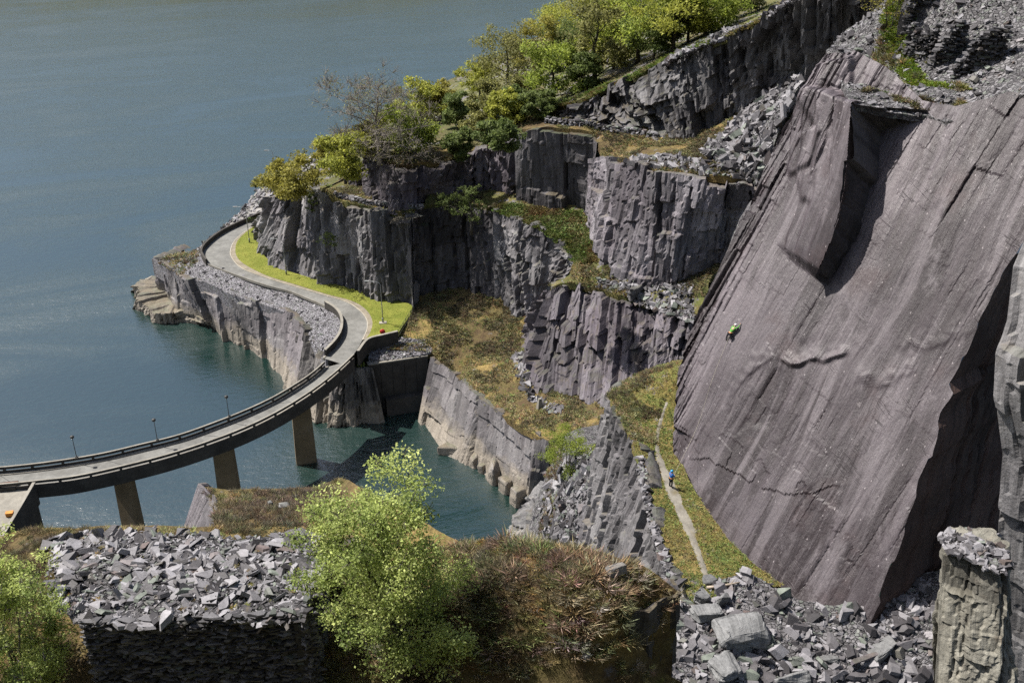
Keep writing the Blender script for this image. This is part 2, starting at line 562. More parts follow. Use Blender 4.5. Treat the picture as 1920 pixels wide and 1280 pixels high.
def ground_mat(name, cols, scale=0.5, stones=0.25, fine_gain=(0.55, 1.4), stone_col=(0.26, 0.245, 0.25)):
    g = NG(name)
    P = g.geo()
    n1 = g.noise(P, scale, 5, 0.65, 0.5)
    n2 = g.noise(P, scale * 0.31, 4, 0.6, 0.3)
    fine = g.noise(P, 4.0, 6, 0.75)
    c = g.mix(g.ramp(n1, 0.38, 0.62), cols[0], cols[1])
    c = g.mix(g.ramp(n2, 0.48, 0.66), c, cols[2])
    c = g.gain(c, g.ramp(fine, 0.25, 0.75, *fine_gain))
    v = g.voro(P, 1.6, out='Color')
    s = g.n('SeparateColor'); g.put(s.inputs[0], v)
    st = g.gain(g.mix(s.outputs[0], stone_col, (0.13, 0.12, 0.125)), g.ramp(fine, 0.2, 0.8, 0.7, 1.2))
    m = g.ramp(g.noise(P, scale * 0.8 + 0.11, 5, 0.7), 0.62 - stones, 0.70 - stones)
    c = g.mix(m, c, st)
    h = g.math('ADD', fine, g.math('MULTIPLY', g.voro(P, 2.2, 'DISTANCE_TO_EDGE'), 0.6))
    return g.done(c, 0.95, 0.15, g.bump(h, 0.9, 0.2))
M['heath'] = ground_mat('heath_ground', ((0.1125, 0.0780, 0.0420), (0.1575, 0.1275, 0.0525), (0.3000, 0.2175, 0.0825)), stones=0.02)
M['heath_green'] = ground_mat('green_heath_ground', ((0.1020, 0.1200, 0.0360), (0.1440, 0.1200, 0.0480), (0.1920, 0.1680, 0.0600)), stones=0.08)
M['hill'] = ground_mat('wooded_hill_ground', ((0.0975, 0.1105, 0.0390), (0.1300, 0.1105, 0.0520), (0.1690, 0.1690, 0.0650)), 0.12, stones=0.10)
M['bench'] = ground_mat('bench_turf', ((0.21, 0.165, 0.055), (0.15, 0.165, 0.045), (0.26, 0.20, 0.075)), 0.5, stones=0.04)
M['shore'] = ground_mat('shore_pebbles', ((0.30, 0.285, 0.265), (0.22, 0.21, 0.20), (0.36, 0.34, 0.32)), 0.9, stones=0.0, fine_gain=(0.5, 1.5))

def scree_mat(name, lo, hi, scale=2.5):
    g = NG(name)
    P = g.geo()
    vc = g.voro(g.scale(P, (1, 1.5, 1)), scale, out='Color')
    s = g.n('SeparateColor'); g.put(s.inputs[0], vc)
    ed = g.voro(g.scale(P, (1, 1.5, 1)), scale, 'DISTANCE_TO_EDGE')
    fine = g.noise(P, 6.0, 5, 0.7)
    c = g.mix(g.ramp(s.outputs[0], 0.05, 0.95), lo, hi)
    c = g.mix(g.ramp(s.outputs[1], 0.8, 0.95, 0, 0.6), c, (0.21, 0.235, 0.20))
    c = g.gain(c, g.ramp(fine, 0.2, 0.8, 0.75, 1.2))
    h = g.math('ADD', g.math('MULTIPLY', s.outputs[2], 1.2), g.ramp(ed, 0.0, 0.12, 0, 0.8))
    h = g.math('ADD', h, g.math('MULTIPLY', fine, 0.3))
    return g.done(c, 0.75, 0.3, g.bump(h, 1.0, 0.22))
M['scree'] = scree_mat('slate_scree', (0.085, 0.08, 0.083), (0.24, 0.23, 0.236))
M['scree_dark'] = scree_mat('shadowed_slate_bed', (0.03, 0.028, 0.03), (0.10, 0.095, 0.10))  # near-black bed colour paints shade into the gaps between the slates
M['scree_lilac'] = scree_mat('lilac_slate_chippings', (0.20, 0.19, 0.205), (0.40, 0.385, 0.415), 3.2)

def stone_mat(name, use_attr, k=1.0):
    g = NG(name)
    P = g.geo()
    if use_attr:
        r = g.attr('tone')
    else:
        oi = g.n('ObjectInfo'); r = oi.outputs['Random']
    cr = g.n('ValToRGB')
    e = cr.color_ramp.elements
    e[0].position, e[0].color = 0.0, (0.039, 0.036, 0.039, 1)
    e[1].position, e[1].color = 1.0, (0.206, 0.232, 0.194, 1)
    for p, c in ((0.2, (0.086, 0.079, 0.084, 1)), (0.42, (0.163, 0.155, 0.163, 1)), (0.65, (0.258, 0.248, 0.262, 1)), (0.86, (0.327, 0.316, 0.331, 1)), (0.90, (0.129, 0.095, 0.086, 1)), (0.94, (0.146, 0.163, 0.142, 1))):
        el = e.new(p); el.color = c
    g.put(cr.inputs[0], r)
    n = g.noise(P, 1.6, 5, 0.65)
    f = g.noise(g.scale(P, (1, 1, 3)), 7.0, 5, 0.7)
    c = g.gain(cr.outputs[0], g.math('MULTIPLY', g.ramp(n, 0.3, 0.7, 0.75 * k, 1.2 * k), g.ramp(f, 0.25, 0.75, 0.82, 1.15)))
    c = g.mix(g.ramp(n, 0.64, 0.74, 0, 0.35), c, (0.22, 0.17, 0.09))
    return g.done(c, 0.62, 0.35, g.bump(f, 0.5, 0.05))
M['stone'] = stone_mat('slate_piece', False)
M['rubble'] = stone_mat('slate_rubble', True)
M['stone_wall'] = stone_mat('shade_darkened_wall_slate', False, 0.5)  # same slate, darkened so the shade on the walls sits in the colour
M['rubble_wall'] = stone_mat('shade_darkened_wall_rubble', True, 0.5)

def foliage_mat(name, trans=0.35, rough=0.6):
    g = NG(name)
    c = g.attr('Col', 'Color')
    g.done(c, rough, 0.25, k=0.84)
    tr = g.n('BsdfTranslucent'); g.put(tr.inputs['Color'], g.gain(c, 1.4 * 0.84))
    mx = g.n('MixShader'); mx.inputs[0].default_value = trans
    g.t.links.new(g.b.outputs[0], mx.inputs[1]); g.t.links.new(tr.outputs[0], mx.inputs[2])
    g.t.links.new(mx.outputs[0], g.out.inputs['Surface'])
    return g.m
M['leaf'] = foliage_mat('leaf', 0.45)
M['shrub'] = foliage_mat('heather_sprig', 0.2, 0.8)

def bark_mat(name, a, b):
    g = NG(name)
    P = g.geo()
    n = g.noise(g.scale(P, (3, 3, 0.8)), 2.0, 4, 0.6)
    return g.done(g.mix(g.ramp(n, 0.35, 0.65), a, b), 0.9, 0.1, g.bump(n, 0.5, 0.03))
M['bark'] = bark_mat('grey_bark', (0.055, 0.047, 0.040), (0.15, 0.135, 0.115))
M['bark_birch'] = bark_mat('birch_bark', (0.10, 0.085, 0.075), (0.34, 0.31, 0.29))
M['bark_pale'] = bark_mat('pale_twigs', (0.17, 0.145, 0.12), (0.36, 0.325, 0.285))

def simple(name, col, var=0.2, scale=1.0, rough=0.8, spec=0.3, bump=0.3, dirt=None, metal=0.0):
    g = NG(name)
    P = g.geo()
    n = g.noise(P, scale, 5, 0.65)
    n2 = g.noise(P, scale * 6, 4, 0.7)
    c = g.gain(col if isinstance(col, bpy.types.NodeSocket) else g.mix(0.0, col, col), g.math('MULTIPLY', g.ramp(n, 0.25, 0.75, 1 - var, 1 + var), g.ramp(n2, 0.25, 0.75, 1 - var * 0.5, 1 + var * 0.5)))
    if dirt: c = g.mix(g.ramp(g.noise(P, scale * 0.6, 5, 0.7, 0.5), 0.5, 0.75, 0, 0.7), c, dirt)
    return g.done(c, rough, spec, g.bump(n2, bump, 0.03), metal)
M['asphalt'] = simple('worn_asphalt', (0.205, 0.202, 0.188), 0.26, 0.35, 0.9, 0.2, dirt=(0.14, 0.134, 0.118))
M['concrete'] = simple('weathered_concrete', (0.30, 0.28, 0.24), 0.22, 0.5, 0.9, 0.2, dirt=(0.17, 0.15, 0.12))
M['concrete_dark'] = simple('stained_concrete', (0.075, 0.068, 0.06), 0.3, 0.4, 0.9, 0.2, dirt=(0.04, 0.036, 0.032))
M['concrete_cream'] = simple('cream_kerb_concrete', (0.42, 0.385, 0.32), 0.2, 0.6, 0.9, 0.2)
M['concrete_pier'] = simple('pier_concrete', (0.20, 0.15, 0.09), 0.2, 0.35, 0.9, 0.2, dirt=(0.26, 0.23, 0.18))
M['footway'] = simple('sandy_footway', (0.27, 0.235, 0.18), 0.25, 0.7, 0.95, 0.15, dirt=(0.18, 0.155, 0.105))
M['steel'] = simple('galvanised_steel', (0.36, 0.37, 0.37), 0.1, 2.0, 0.45, 0.5, 0.05, metal=0.5)
M['steel_dark'] = simple('dark_painted_steel', (0.045, 0.045, 0.042), 0.2, 2.0, 0.6, 0.4, 0.05)
M['lamp_glass'] = simple('lamp_cover', (0.55, 0.56, 0.55), 0.05, 2.0, 0.25, 0.5, 0.0)
M['red'] = simple('red_plastic', (0.62, 0.035, 0.025), 0.1, 3.0, 0.45, 0.4, 0.0)
M['orange'] = simple('orange_paint', (0.62, 0.25, 0.045), 0.2, 2.0, 0.6, 0.3, 0.05)
M['rust'] = simple('rusty_steel', (0.16, 0.065, 0.04), 0.35, 1.5, 0.85, 0.2)
M['wood'] = simple('bleached_wood', (0.40, 0.33, 0.26), 0.25, 2.0, 0.85, 0.2)
M['lichen'] = simple('ochre_moss', (0.30, 0.215, 0.075), 0.35, 2.5, 0.95, 0.1, 0.6, dirt=(0.17, 0.15, 0.05))
M['path'] = simple('trodden_slate_path', (0.25, 0.23, 0.195), 0.3, 0.9, 0.95, 0.15, 0.6, dirt=(0.21, 0.165, 0.07))
M['skin'] = simple('skin', (0.55, 0.34, 0.25), 0.05, 4, 0.5, 0.3, 0)
M['blue_cloth'] = simple('blue_jacket', (0.03, 0.17, 0.55), 0.15, 6, 0.8, 0.2, 0.1)
M['blue_shell'] = simple('blue_helmet', (0.04, 0.36, 0.72), 0.05, 6, 0.35, 0.5, 0)
M['black_cloth'] = simple('black_trousers', (0.018, 0.018, 0.022), 0.2, 6, 0.85, 0.2, 0.1)
M['green_cloth'] = simple('lime_shirt', (0.13, 0.40, 0.07), 0.1, 6, 0.8, 0.2, 0.1)
M['white_shell'] = simple('white_helmet', (0.75, 0.75, 0.75), 0.03, 6, 0.35, 0.5, 0)
M['rope'] = simple('pale_rope', (0.5, 0.46, 0.36), 0.1, 6, 0.8, 0.2, 0)

def lawn_mat():
    g = NG('mown_lawn')
    P = g.geo()
    n = g.noise(P, 0.35, 5, 0.6); f = g.noise(P, 5.0, 5, 0.75)
    c = g.mix(g.ramp(n, 0.35, 0.65), (0.165, 0.19, 0.03), (0.23, 0.24, 0.045))
    c = g.gain(c, g.ramp(f, 0.2, 0.8, 0.7, 1.3))
    return g.done(c, 0.9, 0.15, g.bump(f, 0.8, 0.1))
M['lawn'] = lawn_mat()

def water_mat():
    g = NG('lake_water')
    P = g.geo()
    rot = g.n('VectorRotate'); rot.inputs['Angle'].default_value = -0.35
    g.put(rot.inputs['Vector'], P)
    R = rot.outputs[0]
    w1 = g.noise(g.scale(R, (0.55, 0.95, 1)), 1.0, 5, 0.62, 0.4)
    w2 = g.noise(g.scale(R, (2.0, 3.0, 1)), 1.0, 3, 0.6, 0.2)
    gust = g.noise(g.scale(R, (0.010, 0.032, 1)), 1.0, 5, 0.62, 1.0)
    h = g.math('ADD', g.math('MULTIPLY', w1, 1.0), g.math('MULTIPLY', w2, 0.35))
    h = g.math('MULTIPLY', h, g.ramp(gust, 0.35, 0.65, 0.5, 1.15))
    c = g.mix(g.ramp(gust, 0.35, 0.65), (0.004, 0.016, 0.013), (0.007, 0.021, 0.018))
    m = g.done(c, g.ramp(gust, 0.35, 0.65, 0.10, 0.26), 0.5, g.bump(h, 0.55, 0.28), k=1.0)
    g.b.inputs['IOR'].default_value = 2.4
    return m
M['water'] = water_mat()

# ------------------------------------------------------------------ builders for the land
L_TALL = ((5.0, 11.0, 2.2, 0.42, 0.06), (1.8, 5.0, 1.0, 0.55, 0.10), (0.7, 1.9, 0.3, 0.5, 0.12))
L_BLOCK = ((5.5, 6.5, 2.3, 0.4, 0.15), (2.2, 3.2, 1.1, 0.5, 0.18), (0.8, 1.2, 0.3, 0.45, 0.15))
L_SMOOTH = ((9.0, 13.0, 1.2, 0.12, 0.10), (3.4, 7.0, 0.34, 0.11, 0.14), (1.1, 2.8, 0.09, 0.13, 0.15))

def cliff(name, base, top, mat, res=0.45, layers=L_TALL, seed=1, lip=3.0, bury=2.0, amp=1.0, topvar=0.8, rounded=False,
          face=(-0.3, -1.0), label=None, kind='structure', parent=None, ends=1.5, cat='cliff', paired=False):
    base = np.asarray(base, float); top = np.asarray(top, float)
    Lb, Lt = length(base), length(top)
    nu = max(8, int(max(Lb, Lt) / res))
    if paired: nu, B, T = len(base), base, top.copy()
    else: B, T = resample(base, nu, rounded), resample(top, nu, rounded)
    # the top follows the base along the run even where their corners differ
    hgt = np.linalg.norm(T - B, axis=1).mean()
    nv = max(6, int(hgt / res))
    C = (B + T) / 2
    tan = np.gradient(C[:, :2], axis=0)
    k = max(1, int(2.0 / res))
    ker = np.ones(2 * k + 1) / (2 * k + 1)
    tan = np.stack([np.convolve(np.pad(tan[:, i], k, mode='edge'), ker, 'valid') for i in (0, 1)], 1)
    nrm = np.stack([tan[:, 1], -tan[:, 0]], 1)
    nrm /= np.linalg.norm(nrm, axis=1)[:, None] + 1e-9
    if (nrm @ np.asarray(face[:2], float)).mean() < 0: nrm = -nrm
    N3 = np.c_[nrm, np.zeros(nu)]
    s = np.r_[0, np.cumsum(np.linalg.norm(np.diff(C, axis=0), axis=1))]
    if topvar:
        r, _, _, _ = cells(s / 2.6, np.zeros_like(s) + 0.5, seed + 7)
        T = T + np.c_[np.zeros((nu, 2)), topvar * (r[0] - 0.55) + 0.35 * topvar * (vnoise(s / 0.9, s * 0, seed=seed + 3) - 0.5)]
    vs = np.linspace(-bury / max(hgt, 1e-3), 1, nv + max(1, int(bury / res)))
    rows, S, Tz, D, TO = [], [], [], [], []
    S2 = np.broadcast_to(s, (len(vs), nu))
    Z2 = vs[:, None] * hgt + np.zeros((1, nu))
    d, tone = fracture(S2.copy(), Z2.copy(), layers, seed)
    d = d + 0.5 * amp * (fbm(S2 / 7, Z2 / 9, seed=seed + 41) - 0.5) * 2
    edge = np.minimum(1, np.minimum(s, s[-1] - s) / max(ends, 0.01)) if ends else np.ones(nu)
    d = d * amp * (0.35 + 0.65 * edge)[None, :]
    P = B[None] + (T - B)[None] * vs[:, None, None] + N3[None] * d[..., None]
    # uneven vertical spacing of the joints
    jit = (vnoise(S2 / 0.6, Z2 / 0.6, seed=seed + 77) - 0.5) * 0.25 * res
    P[1:-1, :, 2] += jit[1:-1]
    rcv = np.stack([S2, Z2, d], -1)
    if lip > 0:
        nl = max(3, int(lip / (res * 1.4)))
        LP, LR, LTn = [], [], []
        for q in range(1, nl + 1):
            f = q / nl
            back = T - N3 * lip
            p = P[-1] * (1 - f) + back * f
            p = p + np.c_[np.zeros((nu, 2)), 0.35 * (fbm(p[:, 0] / 1.1, p[:, 1] / 1.1, seed=seed + 9) - 0.5) * min(1, 3 * (1 - f)) - 0.55 * f ** 2]
            LP.append(p); LR.append(np.c_[s, np.full(nu, hgt + q * res), np.zeros(nu)])
            LTn.append(np.full(nu, 0.5))
        P = np.concatenate([P, np.array(LP)]); rcv = np.concatenate([rcv, np.array(LR)])
        tone = np.concatenate([tone, np.array(LTn)])
    F = quads(P.shape[0], nu)
    # face outwards
    a = np.cross(P[0, 1] - P[0, 0], P[1, 0] - P[0, 0])
    if a[:2] @ nrm[0] < 0: F = F[:, ::-1]
    me = mesh_np(name, P.reshape(-1, 3), F.ravel(), np.full(len(F), 4), {'rc': ('FLOAT_VECTOR', rcv.reshape(-1, 3)), 'tone': ('FLOAT', tone.ravel())})
    o = link(name, me, mat, parent)
    if label: info(o, label, cat, kind=kind)
    return o

def sheet(name, poly, zf, mat, res=0.8, amp=0.3, nscale=1.5, seed=1, skirt=6.0, label=None, kind='structure', cat='ground', parent=None, smooth_shade=False):
    poly = np.asarray(poly, float)[:, :2]
    x0, y0 = poly.min(0) - res; x1, y1 = poly.max(0) + res
    nx, ny = int((x1 - x0) / res) + 2, int((y1 - y0) / res) + 2
    X, Y = np.meshgrid(x0 + np.arange(nx) * res, y0 + np.arange(ny) * res)
    zz = lambda x, y: zf(x, y) + amp * 2 * (fbm(x / nscale, y / nscale, seed=seed) - 0.5) + amp * 3 * (fbm(x / (nscale * 4), y / (nscale * 4), seed=seed + 5, octaves=2) - 0.5)
    Z = zz(X, Y)
    F = quads(ny, nx)
    cx = X.ravel()[F].mean(1); cy = Y.ravel()[F].mean(1)
    F = F[inside(poly, cx, cy)]
    used = np.unique(F)
    rm = -np.ones(nx * ny, int); rm[used] = np.arange(len(used))
    F = rm[F]
    V = np.c_[X.ravel()[used], Y.ravel()[used], Z.ravel()[used]]
    # pull the stepped border onto the surveyed outline
    E = np.sort(np.concatenate([F[:, [0, 1]], F[:, [1, 2]], F[:, [2, 3]], F[:, [3, 0]]]), axis=1)
    Eu, cnt = np.unique(E, axis=0, return_counts=True)
    bd = Eu[cnt == 1]
    bv = np.unique(bd)
    A = poly; Bp = np.roll(poly, -1, axis=0)
    p = V[bv][:, :2]
    best = np.full(len(bv), 1e9); q = p.copy()
    for a, b in zip(A, Bp):
        ab = b - a; t = np.clip(((p - a) @ ab) / (ab @ ab + 1e-9), 0, 1)
        c = a + t[:, None] * ab; dd = np.linalg.norm(c - p, axis=1)
        m = dd < best; best[m] = dd[m]; q[m] = c[m]
    V[bv, :2] = q; V[bv, 2] = zz(q[:, 0], q[:, 1])
    fl, lt = [F.ravel()], [np.full(len(F), 4)]
    if skirt:
        n0 = len(V); low = V[bv].copy(); low[:, 2] -= skirt
        V = np.concatenate([V, low])
        im = dict(zip(bv.tolist(), range(n0, n0 + len(bv))))
        own = {}
        for fidx in range(4):
            for a, b in zip(F[:, fidx].tolist(), F[:, (fidx + 1) % 4].tolist()): own[(a, b)] = 1
        sk = []
        for a, b in bd.tolist():
            if (a, b) in own: sk.append((b, a, im[a], im[b]))
            else: sk.append((a, b, im[b], im[a]))
        sk = np.array(sk)
        fl.append(sk.ravel()); lt.append(np.full(len(sk), 4))
    me = mesh_np(name, V, np.concatenate(fl), np.concatenate(lt), {'rc': ('FLOAT_VECTOR', V), 'tone': ('FLOAT', np.full(len(V), 0.5))}, smooth_shade)
    o = link(name, me, mat, parent)
    if label: info(o, label, cat, kind=kind)
    return o, zz

# ------------------------------------------------------------------ loose slate
def shard(rng, flat=0.22, elong=1.6):
    n = rng.integers(5, 8)
    a = np.sort(rng.uniform(0, 2 * np.pi, n) * 0.35 + np.linspace(0, 2 * np.pi, n, endpoint=False))
    r = rng.uniform(0.55, 1.0, n) * 0.5
    x, y = r * np.cos(a) * elong, r * np.sin(a)
    th = flat * rng.uniform(0.6, 1.4)
    sx, sy = rng.uniform(-0.12, 0.12, 2)
    k = rng.uniform(0.72, 0.98)
    tz = th / 2 + rng.uniform(-0.35, 0.35) * th * x / elong + rng.uniform(-0.3, 0.3) * th * y
    V = np.concatenate([np.c_[x, y, np.full(n, -th / 2)], np.c_[x * k + sx, y * k + sy, tz]])
    F = [tuple(range(n - 1, -1, -1)), tuple(range(n, 2 * n))]
    F += [(i, (i + 1) % n, n + (i + 1) % n, n + i) for i in range(n)]
    return V, F

_r = np.random.default_rng(11)
SHARDS = [shard(_r, 0.2 if i < 14 else 0.42) for i in range(26)]
SHARD_ME = []
for i, (V, F) in enumerate(SHARDS):
    me = bpy.data.meshes.new('slate_slab'); me.from_pydata([tuple(v) for v in V], [], F); me.update()
    me.materials.append(M['stone'])
    SHARD_ME.append(me)
WALL_ME = []
for me in SHARD_ME:
    m2 = me.copy(); m2.name = 'wall_stone'; m2.materials.clear(); m2.materials.append(M['stone_wall']); WALL_ME.append(m2)

def euler_mats(e):
    cx, sx, cy, sy, cz, sz = np.cos(e[:, 0]), np.sin(e[:, 0]), np.cos(e[:, 1]), np.sin(e[:, 1]), np.cos(e[:, 2]), np.sin(e[:, 2])
    R = np.empty((len(e), 3, 3))
    R[:, 0] = np.stack([cy * cz, sx * sy * cz - cx * sz, cx * sy * cz + sx * sz], 1)
    R[:, 1] = np.stack([cy * sz, sx * sy * sz + cx * cz, cx * sy * sz - sx * cz], 1)
    R[:, 2] = np.stack([-sy, sx * cy, cx * cy], 1)
    return R

def scatter_xy(poly, n, rng, mask=None):
    poly = np.asarray(poly, float)[:, :2]
    lo, hi = poly.min(0), poly.max(0)
    out = np.zeros((0, 2))
    for _ in range(60):
        p = rng.uniform(lo, hi, (max(200, n * 2), 2))
        p = p[inside(poly, p[:, 0], p[:, 1])]
        if mask is not None and len(p): p = p[rng.uniform(0, 1, len(p)) < mask(p[:, 0], p[:, 1])]
        out = np.concatenate([out, p])
        if len(out) >= n: break
    return out[:n]

def stones(parent, poly, zf, n_parts, n_rest, smin, smax, seed, tilt=0.45, power=2.5, sink=0.15, name='slate_slab', mask=None, rest_max=None, thick=None, face_cam=0.0):
    rng = np.random.default_rng(seed)
    n = n_parts + n_rest
    p = scatter_xy(poly, n, rng, mask)
    n = len(p)
    size = smin + (smax - smin) * rng.uniform(0, 1, n) ** power
    order = np.argsort(-size)
    p, size = p[order], size[order]
    z = zf(p[:, 0], p[:, 1])
    eps = 0.4
    gx = (zf(p[:, 0] + eps, p[:, 1]) - z) / eps; gy = (zf(p[:, 0], p[:, 1] + eps) - z) / eps
    e = np.c_[np.arctan(gy) + rng.normal(0, tilt * 0.6, n), -np.arctan(gx) + rng.normal(0, tilt * 0.6, n), rng.uniform(0, 6.283, n)]
    sz = rng.uniform(0.6, 1.5, n) if thick is None else rng.uniform(thick * 0.6, thick * 1.4, n)
    kind = rng.integers(0, len(SHARDS), n)
    zc = z + size * 0.06 - sink * size * 0.3
    for i in range(min(n_parts, n)):
        o = bpy.data.objects.new(name, SHARD_ME[kind[i]])
        o.location = (p[i, 0], p[i, 1], zc[i]); o.rotation_euler = e[i]
        o.scale = (size[i], size[i], size[i] * sz[i])
        o.parent = parent
        COL.objects.link(o)
    if n > n_parts:
        idx = np.arange(n_parts, n)
        if rest_max: size[idx] = np.minimum(size[idx], rest_max)
        merged_shards('slate_rubble', p[idx], zc[idx], size[idx], sz[idx], e[idx], kind[idx], rng, parent)

def merged_shards(name, p, z, size, sz, e, kind, rng, parent):
    R = euler_mats(e)
    Vs, Fs, Lt, To = [], [], [], []
    off = 0
    for k in range(len(SHARDS)):
        m = np.where(kind == k)[0]
        if not len(m): continue
        V, F = SHARDS[k]
        loc = V[None] * np.stack([size[m], size[m], size[m] * sz[m]], 1)[:, None]
        w = np.einsum('nij,nvj->nvi', R[m], loc) + np.c_[p[m], z[m]][:, None]
        nv = len(V)
        Vs.append(w.reshape(-1, 3)); To.append(np.repeat(rng.uniform(0, 1, len(m)), nv))
        for f in F:
            Fs.append(((np.arange(len(m)) * nv + off)[:, None] + np.array(f)[None]).ravel()); Lt.append(np.full(len(m), len(f)))
        off += len(m) * nv
    me = mesh_np(name, np.concatenate(Vs), np.concatenate(Fs), np.concatenate(Lt), {'tone': ('FLOAT', np.concatenate(To))})
    o = link(name, me, M['rubble'], parent)
    o['kind'] = 'stuff'
    return o

# ------------------------------------------------------------------ low growth
def sprig(rng, n, spread, width, up=0.6, curl=0.15):
    """a tuft of n thin leaves fanning from one root, unit height"""
    V, F = [], []
    for i in range(n):
        a = rng.uniform(0, 2 * np.pi); t = rng.uniform(0.05, 1) ** 0.7 * spread
        d = np.array([math.cos(a) * t, math.sin(a) * t, up + rng.uniform(0, 1 - up)])
        r0 = np.array([math.cos(a), math.sin(a), 0]) * rng.uniform(0, 0.35) * spread
        l = rng.uniform(0.55, 1.0)
        side = np.cross(d, rng.normal(0, 1, 3)); side /= np.linalg.norm(side) + 1e-9
        w = width * rng.uniform(0.6, 1.3)
        b0 = r0 + d * l * rng.uniform(0.0, 0.45)
        tip = r0 + d * l + np.array([0, 0, -curl * t])
        o = len(V)
        V += [b0 + side * w, tip, b0 - side * w]
        F.append((o, o + 1, o + 2))
    return np.array(V), np.array(F)

_r = np.random.default_rng(5)
TUFT = {
    'fine': [sprig(_r, 110, 0.95, 0.028, 0.45) for _ in range(4)],
    'mid': [sprig(_r, 34, 1.0, 0.10, 0.4) for _ in range(5)],
    'far': [sprig(_r, 16, 1.1, 0.17, 0.35) for _ in range(5)],
    'grass': [sprig(_r, 26, 0.75, 0.04, 0.6, 0.3) for _ in range(4)],
    'leafy': [sprig(_r, 46, 1.1, 0.075, 0.3) for _ in range(4)],
}

def growth(name, pts, z, size, style, palette, seed, label=None, cat='heather', parent=None, hue=None, jitter=0.3, flat=1.0, mat='shrub'):
    rng = np.random.default_rng(seed)
    n = len(pts)
    pal = np.asarray(palette, float)
    if hue is None:
        hue = fbm(pts[:, 0] / 3.5, pts[:, 1] / 3.5, seed=seed, octaves=3)
        hue = np.clip((hue - 0.3) / 0.4, 0, 0.999) + rng.normal(0, 0.16, n)
    k = np.clip(hue, 0, 0.999) * (len(pal) - 1)
    i0 = np.floor(k).astype(int); f = (k - i0)[:, None]
    colr = pal[i0] * (1 - f) + pal[np.minimum(i0 + 1, len(pal) - 1)] * f
    Vs, Fs, Cs = [], [], []
    off = 0
    kind = rng.integers(0, len(TUFT[style]), n)
    for t, (V, F) in enumerate(TUFT[style]):
        m = np.where(kind == t)[0]
        if not len(m): continue
        a = rng.uniform(0, 6.283, len(m)); c, s = np.cos(a), np.sin(a)
        sc = size[m]
        x = V[None, :, 0] * sc[:, None]; y = V[None, :, 1] * sc[:, None]; h = V[None, :, 2] * sc[:, None] * flat
        w = np.stack([x * c[:, None] - y * s[:, None] + pts[m, 0:1], x * s[:, None] + y * c[:, None] + pts[m, 1:2], h + z[m][:, None] - 0.08 * sc[:, None]], -1)
        nv = len(V)
        Vs.append(w.reshape(-1, 3))
        Fs.append((np.arange(len(m))[:, None, None] * nv + off + F[None]).reshape(-1, 3))
        jl = np.repeat(np.exp(rng.normal(0, jitter, (len(m), nv // 3))), 3, axis=1)
        cc = colr[m][:, None] * jl[..., None] * np.exp(rng.normal(0, 0.12, (len(m), 1, 3)))
        Cs.append(cc.reshape(-1, 3))
        off += len(m) * nv
    F = np.concatenate(Fs)
    me = mesh_np(name, np.concatenate(Vs), F.ravel(), np.full(len(F), 3), {'Col': ('FLOAT_COLOR', np.clip(np.concatenate(Cs), 0, 1))})
    o = link(name, me, M[mat], parent)
    o['kind'] = 'stuff'
    if label: info(o, label, cat)
    return o

P_HEATH = ((0.095, 0.080, 0.048), (0.140, 0.116, 0.066), (0.140, 0.142, 0.060), (0.225, 0.195, 0.098), (0.32, 0.265, 0.13))
P_BROWN = ((0.12, 0.096, 0.066), (0.185, 0.147, 0.086), (0.165, 0.158, 0.064), (0.26, 0.21, 0.115), (0.34, 0.28, 0.18))
P_GREEN = ((0.13, 0.095, 0.035), (0.10, 0.11, 0.028), (0.09, 0.13, 0.025), (0.12, 0.16, 0.03))
P_TURF = ((0.21, 0.175, 0.078), (0.29, 0.25, 0.10), (0.235, 0.25, 0.08), (0.15, 0.19, 0.055))

